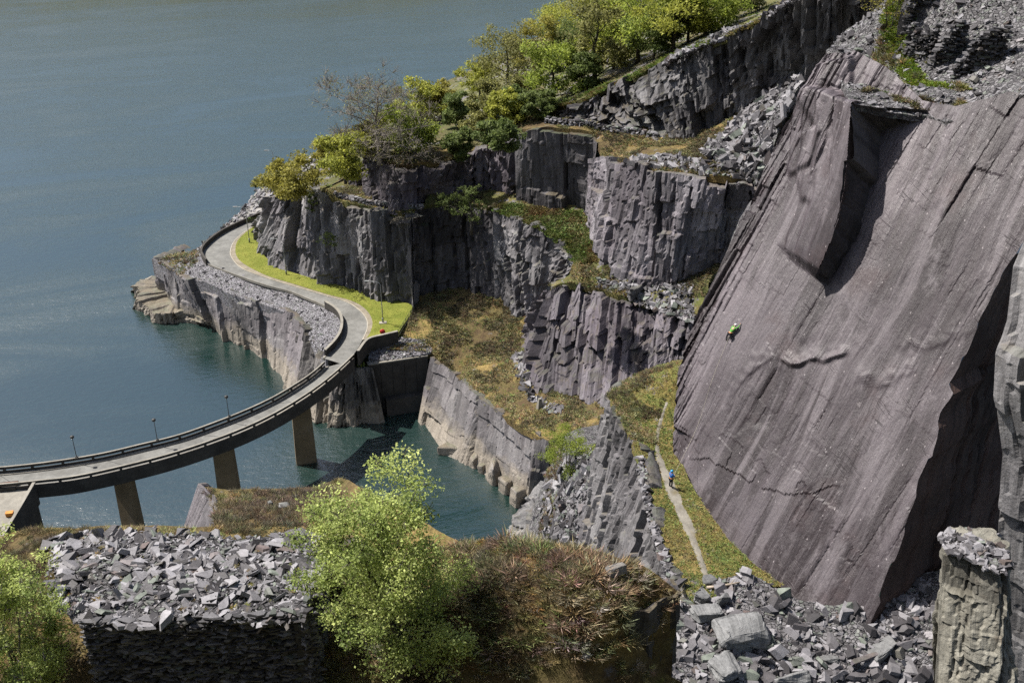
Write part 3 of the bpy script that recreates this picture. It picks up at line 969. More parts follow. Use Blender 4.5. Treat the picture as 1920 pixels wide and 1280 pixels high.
# ------------------------------------------------------------------ trees
def tree(name, base, h, w, seed, cols, label, group=None, leaf=0.34, n=2600, fat=1.0, more=0, bark='bark', trunk=0.32, bare=0.0, low=0.25, lean=(0, 0), dome=1.0, cat='tree', stems=1, twig=0.0, depthw=None):
    rng = np.random.default_rng(seed)
    base = np.asarray(base, float)
    root = empty(name, base)
    info(root, label, cat, group)
    mb = MB()
    lean = np.asarray(lean, float)
    dw = depthw or w
    top = np.array([lean[0] * h, lean[1] * h, h * 0.86])
    spine = []
    for sidx in range(stems):
        a0 = rng.uniform(0, 6.28); off = np.array([math.cos(a0), math.sin(a0), 0]) * (0.0 if stems == 1 else w * 0.05)
        tt = top + (np.array([math.cos(a0), math.sin(a0), 0]) * (0 if stems == 1 else w * 0.22))
        sp = np.array([off * (1 - t) + tt * t + np.array([rng.normal(0, 0.03) * h * t, rng.normal(0, 0.03) * h * t, 0]) for t in np.linspace(0, 1, 7)])
        sp[0, 2] = -0.5
        spine.append(sp)
        r0 = trunk * h / 10 / math.sqrt(stems)
        mb.tube(sp, r0 * np.array([1.25, 0.95, 0.8, 0.62, 0.45, 0.3, 0.14]), 7)
    # limbs end in clumps spread unevenly through the crown
    clumps, tips = [], []
    nl = int(rng.integers(11, 15)) + more
    for i in range(nl):
        sp = spine[i % stems]
        f = low + (0.92 - low) * (i + rng.uniform(0, 0.8)) / nl
        org = np.array([np.interp(f, np.linspace(0, 1, 7), sp[:, k]) for k in range(3)])
        a = i * 2.4 + rng.uniform(-0.5, 0.5)
        hh = f + rng.uniform(0.02, 0.2)
        prof = math.sqrt(max(0.05, 1 - ((min(hh, 1.0) - 0.52) / 0.56) ** 2)) * dome + 0.12
        rr = 0.5 * prof * rng.uniform(0.62, 1.1)
        end = np.array([lean[0] * h * hh + math.cos(a) * rr * w, lean[1] * h * hh + math.sin(a) * rr * dw, min(1.02, hh) * h])
        mid = (org + end) / 2 + np.array([0, 0, rng.uniform(-0.02, 0.06) * h])
        rad = trunk * h / 10 * 0.34 * (1.1 - f * 0.6) / math.sqrt(stems)
        mb.tube([org, mid, end], [rad, rad * 0.6, rad * 0.2], 5)
        for q in range(int(rng.integers(5, 8)) + (5 if bare else 0)):
            t = rng.uniform(0.35, 1.05)
            b0 = org * (1 - t) ** 2 + 2 * mid * t * (1 - t) + end * t * t
            d = rng.normal(0, 1, 3); d[2] = abs(d[2]) * 0.7 + 0.1
            d /= np.linalg.norm(d)
            c = b0 + d * w * rng.uniform(0.07, 0.17)
            mb.tube([b0, (b0 + c) / 2 + rng.normal(0, 0.02 * w, 3), c], [rad * 0.3, rad * 0.2, rad * 0.08], 4)
            clumps.append((c, fat * w * rng.uniform(0.055, 0.115)))
            for _ in range(int(3 + 9 * twig)):
                d2 = d + rng.normal(0, 0.6, 3); d2 /= np.linalg.norm(d2)
                e = c + d2 * w * rng.uniform(0.05, 0.11)
                if twig > 0: mb.tube([c, e], [max(0.02, rad * 0.12) * (1.4 if bare else 1.0), 0.015 * (1.4 if bare else 1.0)], 3, cap=False)
                tips.append(e)
    mb.build('trunk', M[bark], root, True)
    n = int(n * (1 - bare))
    if n > 0:
        ci = rng.integers(0, len(clumps), n)
        C = np.array([c for c, _ in clumps])[ci]; R = np.array([r for _, r in clumps])[ci]
        g = rng.normal(0, 1, (n, 3)); g /= np.linalg.norm(g, axis=1)[:, None]
        pos = C + g * (R * rng.uniform(0.15, 1.12, n) ** 0.6)[:, None] * np.array([1.15, 1.15, 0.8])
        keep = pos[:, 2] > 0.04 * h
        pos, ci = pos[keep], ci[keep]; n = len(pos)
        nr = g[keep] * 0.4 + rng.normal(0, 1, (n, 3)) + np.array([0, 0, 0.5]); nr /= np.linalg.norm(nr, axis=1)[:, None]
        ax = np.cross(nr, rng.normal(0, 1, (n, 3))); ax /= np.linalg.norm(ax, axis=1)[:, None] + 1e-9
        ay = np.cross(nr, ax)
        sz = leaf * rng.uniform(0.6, 1.3, n)[:, None]
        V = np.stack([pos - ax * sz * 0.6, pos + ay * sz * 0.36 + nr * sz * 0.08, pos + ax * sz * 0.6, pos - ay * sz * 0.36 + nr * sz * 0.08], 1).reshape(-1, 3)
        F = np.arange(4 * n).reshape(-1, 4)
        pal = np.asarray(cols, float)
        cl_t = rng.uniform(0, 1, len(clumps))[ci]
        k = np.clip(cl_t * 0.75 + rng.uniform(0, 0.35, n), 0, 0.999) * (len(pal) - 1)
        i0 = np.floor(k).astype(int); f = (k - i0)[:, None]
        cc = (pal[i0] * (1 - f) + pal[np.minimum(i0 + 1, len(pal) - 1)] * f) * np.exp(rng.normal(0, 0.22, (n, 1)))
        me = mesh_np('crown', V, F.ravel(), np.full(n, 4), {'Col': ('FLOAT_COLOR', np.clip(np.repeat(cc, 4, axis=0), 0, 1))})
        link('crown', me, M['leaf'], root)
    return root

# ================================================================== THE SETTING
ZR = 12.5          # road level; the lake is at 0

# ---- lake
mb = MB()
mb.add([(-1800, -200, 0), (1800, -200, 0), (1800, 3200, 0), (-1800, 3200, 0)], [(0, 1, 2, 3)])
info(mb.build('lake', M['water']), 'blue green rippled lake filling the upper part and flooded pit', 'water', kind='structure')

# ---- unseen mountain behind and below the camera, added to block sky light
mtn = tps([(-120, 33, 50), (0, 33, 52), (14, 33, 52), (-120, 2, 88), (0, 2, 92), (30, 2, 93), (-120, -60, 150), (0, -60, 158), (120, -60, 165), (-160, -260, 300), (0, -260, 320), (160, -260, 330), (90, 20, 98), (140, 40, 110)])
sheet('unseen_mountain_side', [(-260, 32), (-60, 33.5), (14, 33.5), (30, 26), (60, 22), (120, 30), (220, 40), (220, -300), (-260, -300)], mtn, M['hill'], 4.0, 0.6, 8, 14, 3, 'unseen steep mountainside behind the camera, added to block sky light', cat='hill')

# ---- far shore, beyond the top of the picture
fs = np.array([(-900, 540), (-420, 562), (-262, 574), (-200, 590), (-60, 640), (300, 760), (900, 900), (1500, 1100), (1500, 2600), (-1500, 2600), (-1500, 540)])
def far_z(x, y):
    d = y - np.interp(x, fs[:8, 0], fs[:8, 1])
    return -3 + np.minimum(d * 0.25, 55 + d * 0.10) + 22 * (fbm(x / 90, y / 90, seed=3) - 0.5) * np.clip(d / 60, 0, 1)
sheet('far_hillside', fs, far_z, M['hill'], 18.0, 0.6, 20, 4, 0, 'far hillside on the opposite shore of the lake', cat='hill')

# ---- wooded hillside falling to the lake behind the quarry
SHORE = np.array([W(372, 470, 0)[:2], W(400, 447, 0)[:2], W(445, 400, 0)[:2], W(480, 354, 0)[:2], W(545, 318, 0)[:2], W(618, 286, 0)[:2], (-45, 345), (-30, 390), (0, 450), (40, 530), (90, 640)])
C3_TOP = WL((1040, 200, 46.5), (1100, 190, 48.5), (1150, 165, 51), (1230, 125, 56), (1330, 85, 60.5), (1400, 55, 64), (1480, 10, 68.5), (1560, -40, 73.5), (1690, -70, 77))
C3_BASE = WL((1040, 216, 44.3), (1100, 236, 45), (1200, 241, 46), (1270, 256, 46), (1335, 250, 47), (1400, 215, 50), (1480, 195, 53), (1545, 150, 58), (1690, 60, 62))
C2_TOP = WL((660, 318, 31), (674, 297, 35), (685, 295, 35.3), (722, 309, 36.5), (761, 316, 36.6), (795, 309, 36.8), (829, 314, 36.2), (868, 291, 37), (930, 272, 38.8), (972, 252, 42.2))
hill_ctrl = [(p[0], p[1], -1.0) for p in SHORE] + [tuple(p) for p in C3_TOP] + [tuple(p) for p in C2_TOP]
hill_ctrl += [tuple(WY(700, 275, 230)), tuple(WY(830, 215, 255)), tuple(WY(920, 168, 270)), tuple(WY(1000, 132, 285)), tuple(WY(1100, 84, 300)), tuple(WY(1200, 34, 310)), (60, 300, 52), (60, 225, 62), (95, 210, 74), (40, 420, 26), (90, 420, 45), (5, 215, 42), (15, 245, 40)]
hill_ctrl += [tuple(W(530, 366, 22)), tuple(W(561, 344, 27.6)), tuple(W(500, 395, 14)), (-53, 222, 12.3), (-49, 235, 12.5), (-46, 262, 13), tuple(W(604, 358, 28.2)), tuple(W(640, 342, 28.6))]
hill_z = tps(hill_ctrl)
hill_poly = list(SHORE) + [(160, 640), (160, 180)] + [tuple(p[:2] + (0, 2.6)) for p in C3_TOP[::-1]] + [tuple(p[:2] + np.array([0.2, 2.4])) for p in C2_TOP[::-1]] + [W(604, 362, 28)[:2], W(561, 344, 27.6)[:2], W(530, 368, 22)[:2], (-53, 219), (-62, 217)]
hill, hillz = sheet('wooded_hillside', hill_poly, hill_z, M['hill'], 1.9, 0.5, 4.0, 8, 1.2, 'green wooded hillside falling to the lake above the quarry', cat='hill')

# pebble shore beside the road
sh_poly = [SHORE[0] + (-3, -3), *[s + (-2.0, 0) for s in SHORE[1:6]], SHORE[5] + (7, 6), (-49, 262), (-51, 238), (-53.5, 224), W(440, 428, 12)[:2], W(400, 449, 12)[:2], W(377, 470, 12)[:2], W(377, 482, 11.5)[:2]]
shore_ctrl = [(s[0], s[1], -0.6) for s in SHORE[:6]] + [tuple(W(492, 402, 12.2)), tuple(W(440, 426, 12.2)), tuple(W(402, 447, 12.0)), tuple(W(377, 468, 12.0)), (-50, 245, 12.6), (-47, 262, 12.8), tuple(W(412, 438, 4.5)), tuple(W(440, 413, 5.5)), tuple(W(468, 388, 6)), tuple(W(482, 372, 6)), tuple(W(392, 456, 4))]
shore, shorez = sheet('pebble_shore', sh_poly, tps(shore_ctrl), M['shore'], 0.6, 0.25, 1.0, 5, 3, 'grey pebble and boulder bank between lake and walled road', cat='shore')
stones(shore, sh_poly, shorez, 160, 1600, 0.35, 1.5, 33, 0.5, 2.0, name='shore_stone', thick=2.2)

# ---- headland below the road, with its pale drawdown band
HW_BASE = np.vstack([W(296, 560, 0) + (4, 9, 0), W(296, 560, 0), W(345, 601, 0), W(385, 608, 0), W(440, 650, 0), W(466, 656, 0), W(530, 713, 0), W(556, 745, 0), W(581, 796, 0), W(625, 803, 0), W(672, 801, 0), W(722, 792, 0)])
HW_TOP = np.vstack([W(285, 483, 10) + (4, 9, -0.5), W(285, 483, 10), W(330, 507, 10.3), W(345, 516, 10.4), W(430, 546, 10.6), W(458, 556, 10.6), W(548, 586, 10.8), W(575, 618, 11), W(598, 672, 9), W(640, 700, 9.5), W(668, 694, 10.2), W(700, 692, 10.2)])
def align(base, top, n=60):
    return base, top
def pair_cliff(name, base, top, *a, **k):
    """base and top listed point against point: keep that pairing"""
    base = np.asarray(base, float); top = np.asarray(top, float)
    seg = np.maximum(np.linalg.norm(np.diff(base, axis=0), axis=1), np.linalg.norm(np.diff(top, axis=0), axis=1))
    t = np.r_[0, np.cumsum(seg)]
    u = np.linspace(0, t[-1], max(8, int(t[-1] / k.get('res', 0.45))))
    B = np.stack([np.interp(u, t, base[:, i]) for i in range(3)], 1); T = np.stack([np.interp(u, t, top[:, i]) for i in range(3)], 1)
    return cliff(name, B, T, *a, paired=True, **k)
pair_cliff('headland_cliff', HW_BASE[:8], HW_TOP[:8], M['rock_water'], res=0.33, layers=L_SMOOTH, seed=12, amp=1.2, lip=2.0, topvar=0.35, bury=3.0,
           label='pale banded quarried cliff of the headland standing in the lake')
pair_cliff('abutment_cliff', HW_BASE[6:], HW_TOP[6:], M['rock_abut'], res=0.3, layers=((3.4, 8, 1.7, 0.4, 0.05), (1.4, 4, 0.8, 0.5, 0.08), (0.6, 1.6, 0.25, 0.45, 0.1)), seed=13, amp=0.9, lip=2.0, topvar=0.6, bury=3.0,
           label='rough dark rock under the bridge abutment')
LB = WL((268, 522, 0), (246, 548, 0), (252, 575, 0), (290, 606, 0), (345, 604, 0), (392, 612, 0))
LT = WL((280, 515, 3.2), (252, 540, 2.6), (258, 560, 2.4), (292, 588, 2.2), (345, 585, 2.4), (385, 596, 2.0))
pair_cliff('rock_ledge', LB, LT, M['rock_water'], res=0.3, layers=L_BLOCK, seed=15, amp=0.6, lip=9.0, topvar=0.8, bury=2.0, label='low stepped rock ledge at the foot of the headland', cat='rock ledge', ends=0)

# slate chippings between the road and the headland edge
CH_POLY = [W(283, 478, 10.6)[:2], *[p[:2] for p in HW_TOP[1:9]], W(612, 668, 12)[:2], W(632, 640, 12)[:2], W(640, 612, 12)[:2], W(632, 590, 12)[:2], W(600, 569, 12)[:2], W(546, 547, 12)[:2], W(470, 525, 12)[:2], W(389, 497, 12)[:2], W(378, 480, 12)[:2], W(372, 468, 11)[:2], W(330, 476, 9)[:2]]
ch_ctrl = [tuple(p + np.array([0, 0, -0.35])) for p in HW_TOP[1:9]] + [tuple(W(*q)) for q in ((640, 612, 12.15), (632, 590, 12.2), (600, 569, 12.2), (546, 547, 12.2), (470, 525, 12.2), (389, 497, 12.2), (378, 480, 12.2), (372, 470, 11.4), (330, 476, 9.3), (605, 668, 11.5))]
chip, chipz = sheet('slate_chipping_bank', CH_POLY, tps(ch_ctrl), M['scree_lilac'], 0.6, 0.18, 1.6, 9, 4, 'bank of lilac slate chippings below the curving road', cat='scree')
stones(chip, CH_POLY, chipz, 110, 4600, 0.12, 0.8, 21, 0.4, 5.0, rest_max=0.3)
hp = scatter_xy([W(290, 484, 10.5)[:2], W(340, 512, 10.5)[:2], W(375, 494, 11.5)[:2], W(372, 470, 11)[:2], W(330, 476, 9)[:2]], 260, np.random.default_rng(3))
growth('heath_patch', hp, chipz(hp[:, 0], hp[:, 1]), np.random.default_rng(4).uniform(0.3, 0.8, len(hp)), 'far', P_HEATH, 4, 'brown heath patch on the tip of the headland', 'heather')

# ---- cliff above the lawn
RC_BASE = WL((486, 418, 12.6), (478, 436, 12.6), (480, 466, 12.6), (490, 484, 12.6), (510, 503, 12.6), (534, 513, 12.6), (576, 526, 12.6), (620, 537, 12.6), (655, 546, 12.6), (687, 555, 12.6), (720, 564, 12.6), (760, 574, 12.6), (774, 582, 12.6))
RC_TOP = WL((505, 390, 17), (500, 381, 21), (514, 371, 23.5), (533, 357, 26), (547, 349, 27.6), (562, 345, 28), (590, 358, 28.4), (612, 372, 28.4), (645, 384, 28.4), (680, 392, 28.5), (712, 400, 28.5), (745, 410, 28.5), (770, 417, 28.3))
pair_cliff('road_cliff', RC_BASE, RC_TOP, M['rock'], res=0.33, layers=((4.2, 11, 2.6, 0.5, 0.05), (1.7, 5.5, 1.25, 0.62, 0.09), (0.7, 2.0, 0.36, 0.55, 0.12)), seed=23, amp=1.0, lip=4.0, topvar=1.6,
           label='tall grey fractured slate cliff rising from the lawn by the road')
# recess in shade, then the lit face below the green gallery
RS_BASE = WL((774, 582, 12.6), (781, 562, 13.2), (798, 546, 14), (850, 540, 14.6), (898, 546, 14.8), (930, 560, 14.5))
RS_TOP = WL((770, 417, 28.3), (778, 405, 28.6), (800, 396, 28.9), (850, 390, 29.1), (892, 390, 29.4), (925, 395, 29.6))
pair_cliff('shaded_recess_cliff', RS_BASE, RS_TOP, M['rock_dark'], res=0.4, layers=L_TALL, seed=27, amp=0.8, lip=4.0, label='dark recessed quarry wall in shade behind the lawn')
GB_BASE = WL((925, 562, 14.4), (950, 572, 14.3), (990, 598, 13.8), (1010, 572, 15.5), (1045, 550, 20))
GB_TOP = WL((925, 395, 29.6), (966, 408, 29.6), (1005, 424, 29.4), (1040, 448, 28.6), (1075, 490, 27))
pair_cliff('gallery_cliff', GB_BASE, GB_TOP, M['rock'], res=0.32, layers=L_BLOCK, seed=31, amp=1.0, lip=3.0, label='lit slate face under the bright green gallery')

# ---- second tier
C2_BASE = WL((648, 336, 29), (660, 345, 29), (690, 362, 29.3), (722, 383, 29.4), (752, 390, 29.4), (788, 394, 29.4), (806, 372, 30.3), (860, 353, 31), (925, 352, 31), (972, 372, 30.7))
pair_cliff('second_tier_cliff', C2_BASE, C2_TOP, M['rock_outcrop'], res=0.34, layers=L_BLOCK, seed=37, amp=0.95, lip=3.5, topvar=1.2, label='blocky second tier cliff topped with brown heath')
BW_BASE = WL((968, 378, 30.4), (1000, 381, 30.5), (1040, 386, 30.5), (1100, 398, 30.2), (1106, 414, 29.4))
BW_TOP = WL((968, 252, 42.4), (1000, 246, 43.6), (1030, 245, 44), (1112, 258, 43.8), (1118, 268, 43.6))
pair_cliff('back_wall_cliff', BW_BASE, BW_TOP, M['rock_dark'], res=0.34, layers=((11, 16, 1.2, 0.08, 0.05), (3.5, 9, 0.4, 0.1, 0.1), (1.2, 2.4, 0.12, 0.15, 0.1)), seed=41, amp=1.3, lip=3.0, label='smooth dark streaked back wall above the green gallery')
CR_BASE = WL((1103, 412, 29.5), (1118, 450, 28.8), (1131, 492, 28), (1173, 519, 27.5), (1214, 530, 27.5), (1255, 536, 28), (1284, 518, 29.5), (1340, 500, 31), (1420, 480, 33))
CR_TOP = WL((1108, 300, 40.5), (1125, 296, 42), (1165, 302, 44), (1203, 312, 44.8), (1230, 326, 45), (1284, 333, 45), (1330, 340, 45), (1371, 346, 45), (1450, 352, 45))
pair_cliff('gallery_back_cliff', CR_BASE, CR_TOP, M['rock_purple'], res=0.3, layers=((10.0, 9.0, 1.7, 0.16, 0.05), (3.6, 4.5, 0.75, 0.24, 0.10), (1.0, 1.5, 0.26, 0.4, 0.12)), seed=43, amp=1.05, lip=3.0, topvar=1.0,
           label='wide purple slate face with ledges left of the great slab')

# ---- outcrop block standing on the heath
F_BASE = WL((1012, 560, 15.5), (1000, 590, 14), (986, 635, 12.8), (974, 676, 12), (985, 712, 12), (1002, 727, 12), (1030, 731, 12.5), (1060, 743, 12.8), (1100, 755, 13.2), (1150, 757, 14), (1215, 735, 17), (1300, 700, 20))
F_TOP = WL((1030, 545, 22.6), (1029, 543, 22.8), (1028, 542, 23.0), (1027, 541, 23.4), (1030, 541, 24.0), (1036, 540, 24.3), (1048, 539, 24.6), (1068, 542, 24.8), (1108, 549, 25), (1158, 567, 25), (1224, 580, 25.4), (1320, 604, 27))
pair_cliff('outcrop_cliff', F_BASE, F_TOP, M['rock_outcrop'], res=0.3, layers=((3.8, 7.0, 2.8, 0.5, -0.06), (1.7, 3.6, 1.3, 0.6, -0.04), (0.65, 1.4, 0.38, 0.5, 0.05)), seed=47, amp=1.05, lip=3.5, topvar=1.6,
           label='jointed purple slate outcrop rising from the brown heath')

# ---- upper cliffs against the sky side
pair_cliff('upper_cliff', C3_BASE, C3_TOP, M['rock_upper'], res=0.36, layers=((5.0, 7.0, 3.4, 0.5, 0.10), (2.0, 3.6, 1.7, 0.6, 0.12), (0.8, 1.5, 0.45, 0.5, 0.1)), seed=55, amp=1.0, lip=4.0, topvar=3.6, label='rugged upper quarry cliffs below the oak wood')

# ---- galleries (terraces)
def terrace(name, poly, ctrl, mat, label, res=0.7, amp=0.22, seed=1, skirt=1.2, nscale=1.6, cat='terrace'):
    return sheet(name, [q[:2] for q in poly], tps([tuple(q) for q in ctrl]), M[mat], res, amp, nscale, seed, skirt, label, cat=cat)
T2P = [*(RC_TOP[4:] + np.array([0.3, 1.5, 0])), *(RS_TOP[1:] + np.array([0, 1.6, 0])), *(C2_BASE[::-1] + np.array([0, 1.5, 0])), W(604, 352, 28.2), W(575, 345, 28)]
t2, t2z = terrace('lower_gallery', T2P, [*(RC_TOP[4:] - (0, 0, .15)), *(RS_TOP[1:] - (0, 0, .15)), *C2_BASE], 'heath_green', 'grassy gallery on top of the road cliff', seed=61)
T2B = [W(905, 393, 29.6), *(GB_TOP + np.array([0.6, 1.3, 0])), W(1075, 500, 26.6), W(1065, 520, 25.4), *(F_TOP[3:] + np.array([0.3, 1.4, 0])), W(1330, 520, 30), *(CR_BASE[::-1] + np.array([0.4, 1.2, 0])), *(BW_BASE[::-1] + np.array([0, 1.2, 0])), W(925, 384, 30)]
t2b, t2bz = terrace('green_gallery', T2B, [*(GB_TOP - (0, 0, .15)), *(F_TOP[3:] - (0, 0, .15)), *CR_BASE, *BW_BASE, W(905, 393, 29.6)], 'heath_green', 'green gallery running down behind the outcrop', seed=63)
T3P = [*(C2_TOP[1:] + np.array([0.2, 1.7, 0])), *(BW_TOP[1:] + np.array([0, 1.5, 0])), *(CR_TOP[1:] + np.array([0.3, 1.5, 0])), W(1480, 300, 48), W(1500, 190, 54), *(C3_BASE[::-1][2:] + np.array([0, 1.5, 0])), W(980, 215, 44)]
t3, t3z = terrace('upper_gallery', T3P, [*(C2_TOP[1:] - (0, 0, .15)), *(BW_TOP[1:] - (0, 0, .15)), *(CR_TOP[1:] - (0, 0, .15)), *C3_BASE[:-1], W(1480, 300, 49), W(980, 222, 43.5)], 'heath', 'upper gallery of heath and slate tips', seed=65)

# ---- heath shelf between the lawn and the pit
HE_CTRL = WL((746, 632, 11.6), (772, 590, 12.6), (800, 560, 13.4), (850, 545, 14.4), (898, 550, 14.6), (930, 564, 14.3), (830, 590, 13), (990, 600, 13.6), (985, 640, 12.4), (968, 690, 11.9), (992, 727, 11.9), (1030, 733, 12.4), (1078, 752, 12.9), (1120, 762, 13.4), (1150, 770, 14), (700, 648, 11.2), (800, 655, 10.6), (842, 686, 9.4), (905, 748, 9.6), (950, 780, 10.2), (1000, 812, 11.3), (1040, 822, 12), (880, 640, 11.2))
HE_POLY = WL((688, 640, 11.2), (746, 634, 11.6), (776, 580, 12.6), (783, 558, 13.2), (798, 540, 14), (850, 534, 14.6), (898, 540, 14.8), (932, 552, 14.5), (1000, 590, 14), (1004, 610, 14), (985, 670, 12), (995, 715, 12), (1030, 722, 12.5), (1078, 742, 13), (1120, 750, 13.5), (1190, 750, 16), (1160, 830, 14), (1045, 834, 12), (1005, 818, 11.2), (950, 783, 10.2), (905, 751, 9.6), (870, 716, 9.4), (842, 690, 9.4), (812, 662, 10.2), (700, 660, 10.4))
heath, heathz = terrace('heath_shelf', HE_POLY, HE_CTRL, 'heath', 'brown heath shelf above the flooded pit', seed=67, amp=0.25, cat='heath')

# pit walls
PB = WL((783, 790, 0), (796, 802, 0), (836, 852, 0), (872, 868, 0), (903, 890, 0), (938, 918, 0), (966, 950, 0), (985, 958, 0), (1010, 940, 0), (1036, 920, 2))
PT = WL((806, 668, 9.9), (842, 686, 9.4), (870, 713, 9.4), (905, 749, 9.6), (930, 768, 10), (955, 782, 10.3), (988, 802, 11), (1003, 815, 11.3), (1026, 826, 11.8), (1050, 834, 12))
pair_cliff('pit_wall_cliff', PB, PT, M['rock_water'], res=0.3, layers=L_SMOOTH, seed=71, amp=0.8, lip=2.0, topvar=0.5, bury=3, label='smooth lilac and cream rock wall dropping into the pit pool')

# ---- concrete wall closing the pit, with a step at its foot
cw = WL((690, 685, 9.8), (802, 668, 9.8))
cwb = WL((705, 800, -1), (800, 790, -1))
d = cw[1] - cw[0]; d /= np.linalg.norm(d); nb = np.array([d[1], -d[0], 0])
wallo = empty('retaining_wall', (cw[0] + cw[1]) / 2)
info(wallo, 'tall dark concrete retaining wall closing the head of the pit', 'wall')
wr = MB(); n = 5; o0 = (cw[0] + cw[1]) / 2
for i in range(n):
    a, b = cw[0] + (cw[1] - cw[0]) * i / n, cw[0] + (cw[1] - cw[0]) * (i + 1) / n
    g = d * 0.03
    m2 = MB().ribbon([a + g - o0, b - g - o0], [a + g - nb * 0.9 - o0, b - g - nb * 0.9 - o0], -o0[2] - 2, 0.0)
    m2.build('wall_panel', M['concrete_dark'], wallo)
m2 = MB().ribbon([cw[0] + nb * 0.15 - o0, cw[1] + nb * 0.15 - o0], [cw[0] - nb * 1.0 - o0, cw[1] - nb * 1.0 - o0], 0.003, 0.25)
m2.build('coping', M['concrete'], wallo)
m2 = MB().ribbon([cw[0] + nb * 1.5 + d * 2.5 - o0, cw[1] + nb * 1.5 - o0], [cw[0] + nb * 0.004 + d * 2.5 - o0, cw[1] + nb * 0.004 - o0], -o0[2] - 2, -o0[2] + 3.2)
m2.build('foot_step', M['concrete_dark'], wallo)

# slate bank above that wall
sb_poly = WL((690, 646, 11.2), (748, 636, 11.4), (800, 640, 10.9), (812, 664, 9.9), (800, 667, 9.9), (692, 683, 9.7))
bank, bankz = terrace('slate_bank', sb_poly, WL((690, 646, 11.35), (748, 637, 11.6), (800, 641, 11.1), (812, 668, 10.1), (745, 676, 10.0), (692, 686, 9.9)), 'scree_lilac', 'bank of grey slate chippings above the concrete wall', seed=69, amp=0.1, skirt=0.3, cat='scree')
stones(bank, sb_poly, bankz, 40, 900, 0.18, 0.7, 22, 0.5, 2.5)

# ---- scree gully at the near end of the pit
SG_CTRL = WL((975, 960, 0), (985, 1000, 3), (1000, 1020, 5), (1010, 925, 6), (1030, 880, 11), (1060, 880, 13.5), (1100, 880, 18), (1095, 1000, 16), (1040, 1020, 9), (1110, 850, 17), (1040, 838, 12), (1120, 800, 14.2), (1160, 830, 15), (1060, 1100, 12))
SG_POLY = WL((966, 955, 0.5), (985, 935, 3), (1010, 905, 8), (1035, 860, 12), (1045, 832, 12), (1120, 800, 14), (1180, 840, 16), (1150, 1000, 18), (1080, 1100, 12), (975, 1040, 3), (960, 1000, 0.5))
gully, gullyz = terrace('scree_gully', SG_POLY, SG_CTRL, 'scree', 'pale slate scree gully running down to the pit pool', seed=73, amp=0.3, cat='scree')
QB = WL((950, 1040, 0), (955, 1005, 0), (962, 972, 0), (972, 948, 0), (990, 930, 0))
QT = WL((975, 1030, 4), (978, 1000, 4.4), (985, 965, 4.6), (998, 935, 5.2), (1015, 905, 7))
pair_cliff('pool_edge_rock', QB, QT, M['rock_grey'], res=0.3, layers=L_BLOCK, seed=75, amp=0.6, lip=2.5, label='pale grey rock at the near corner of the pit pool', cat='rock')
gm = lambda x, y: np.clip((x - W(1005, 960, 8)[0]) / 2.0, 0.03, 1) * (y < W(1060, 868, 14)[1])
stones(gully, SG_POLY, gullyz, 150, 2600, 0.3, 2.0, 23, 0.5, 3.2, mask=gm, rest_max=0.9)

# ---- bench under the slab, with the cliff that carries it
G_TOP = WL((1180, 706, 42.8), (1138, 738, 42.6), (1158, 775, 42.7), (1182, 820, 42.8), (1197, 850, 42.5), (1208, 900, 42), (1216, 950, 41.4), (1226, 1000, 40.8), (1241, 1040, 40.2), (1264, 1092, 39.6), (1290, 1140, 39))
G_BASE = np.array([W(1120, 1010, 23) + (2.0, 5, 0), W(1090, 1035, 22), (7.2, 88, 22), (6.6, 83, 22), (6.2, 80, 22), (6.2, 77, 22), (6.4, 74, 22), (6.8, 70, 22), (7.4, 66.5, 22), (8.6, 63, 22), (11, 58, 22)])
pair_cliff('bench_cliff', G_BASE, G_TOP, M['rock_upper'], res=0.26, layers=((5.0, 12.0, 1.1, 0.16, 0.1), (2.0, 3.6, 0.7, 0.3, 0.12), (0.75, 1.2, 0.22, 0.35, 0.12)), seed=81, amp=0.9, lip=1.6, topvar=0.7, face=(-1, -0.2), label='grey splintered cliff carrying the footpath bench')
FOOT = WL((1275, 690, 46), (1262, 745, 44), (1255, 800, 42.6), (1256, 850, 42), (1275, 905, 41.6), (1310, 965, 41), (1350, 1020, 40.5), (1392, 1062, 40), (1450, 1105, 39.2), (1500, 1128, 38.6))
BG_POLY = [*G_TOP[:-1], W(1300, 1130, 39.2), W(1400, 1110, 39.6), *[p + np.array([0.9, 0.6, 0]) for p in FOOT[::-1][1:]], W(1265, 670, 44.5), W(1230, 688, 43)]
BG_CTRL = [*(G_TOP[:-1] - (0, 0, .1)), *(FOOT[:-1] - (0, 0, .1)), W(1300, 1130, 39.2), W(1235, 690, 43.4)]
bench, benchz = terrace('path_bench', BG_POLY, BG_CTRL, 'bench', 'grassy bench with a footpath along the foot of the slab', seed=81, amp=0.12, res=0.4, nscale=1.2, cat='ground')

# ---- boulder field at the foot of the slab
BS_POLY = WL((1240, 1075, 39.8), (1290, 1105, 39.3), (1400, 1075, 39.8), (1450, 1105, 39.2), (1500, 1128, 38.6), (1560, 1140, 38.2), (1640, 1145, 38), (1700, 1100, 38.2), (1850, 1080, 38.2), (2000, 1120, 38), (2000, 1330, 36), (1230, 1330, 38))
BS_CTRL = WL((1290, 1112, 39.3), (1400, 1092, 39.7), (1450, 1112, 39.1), (1500, 1132, 38.5), (1620, 1180, 37.9), (1755, 1202, 37.6), (1880, 1210, 37.4), (1290, 1290, 38), (1500, 1290, 36.8), (1750, 1290, 36.2), (1900, 1300, 36))
bfield, bfz = terrace('boulder_field', BS_POLY, BS_CTRL, 'scree', 'rubble field of grey slate at the foot of the slab', seed=83, amp=0.25, res=0.4, cat='scree')
stones(bfield, BS_POLY, bfz, 290, 3600, 0.14, 1.7, 24, 0.6, 4.0, rest_max=0.7)

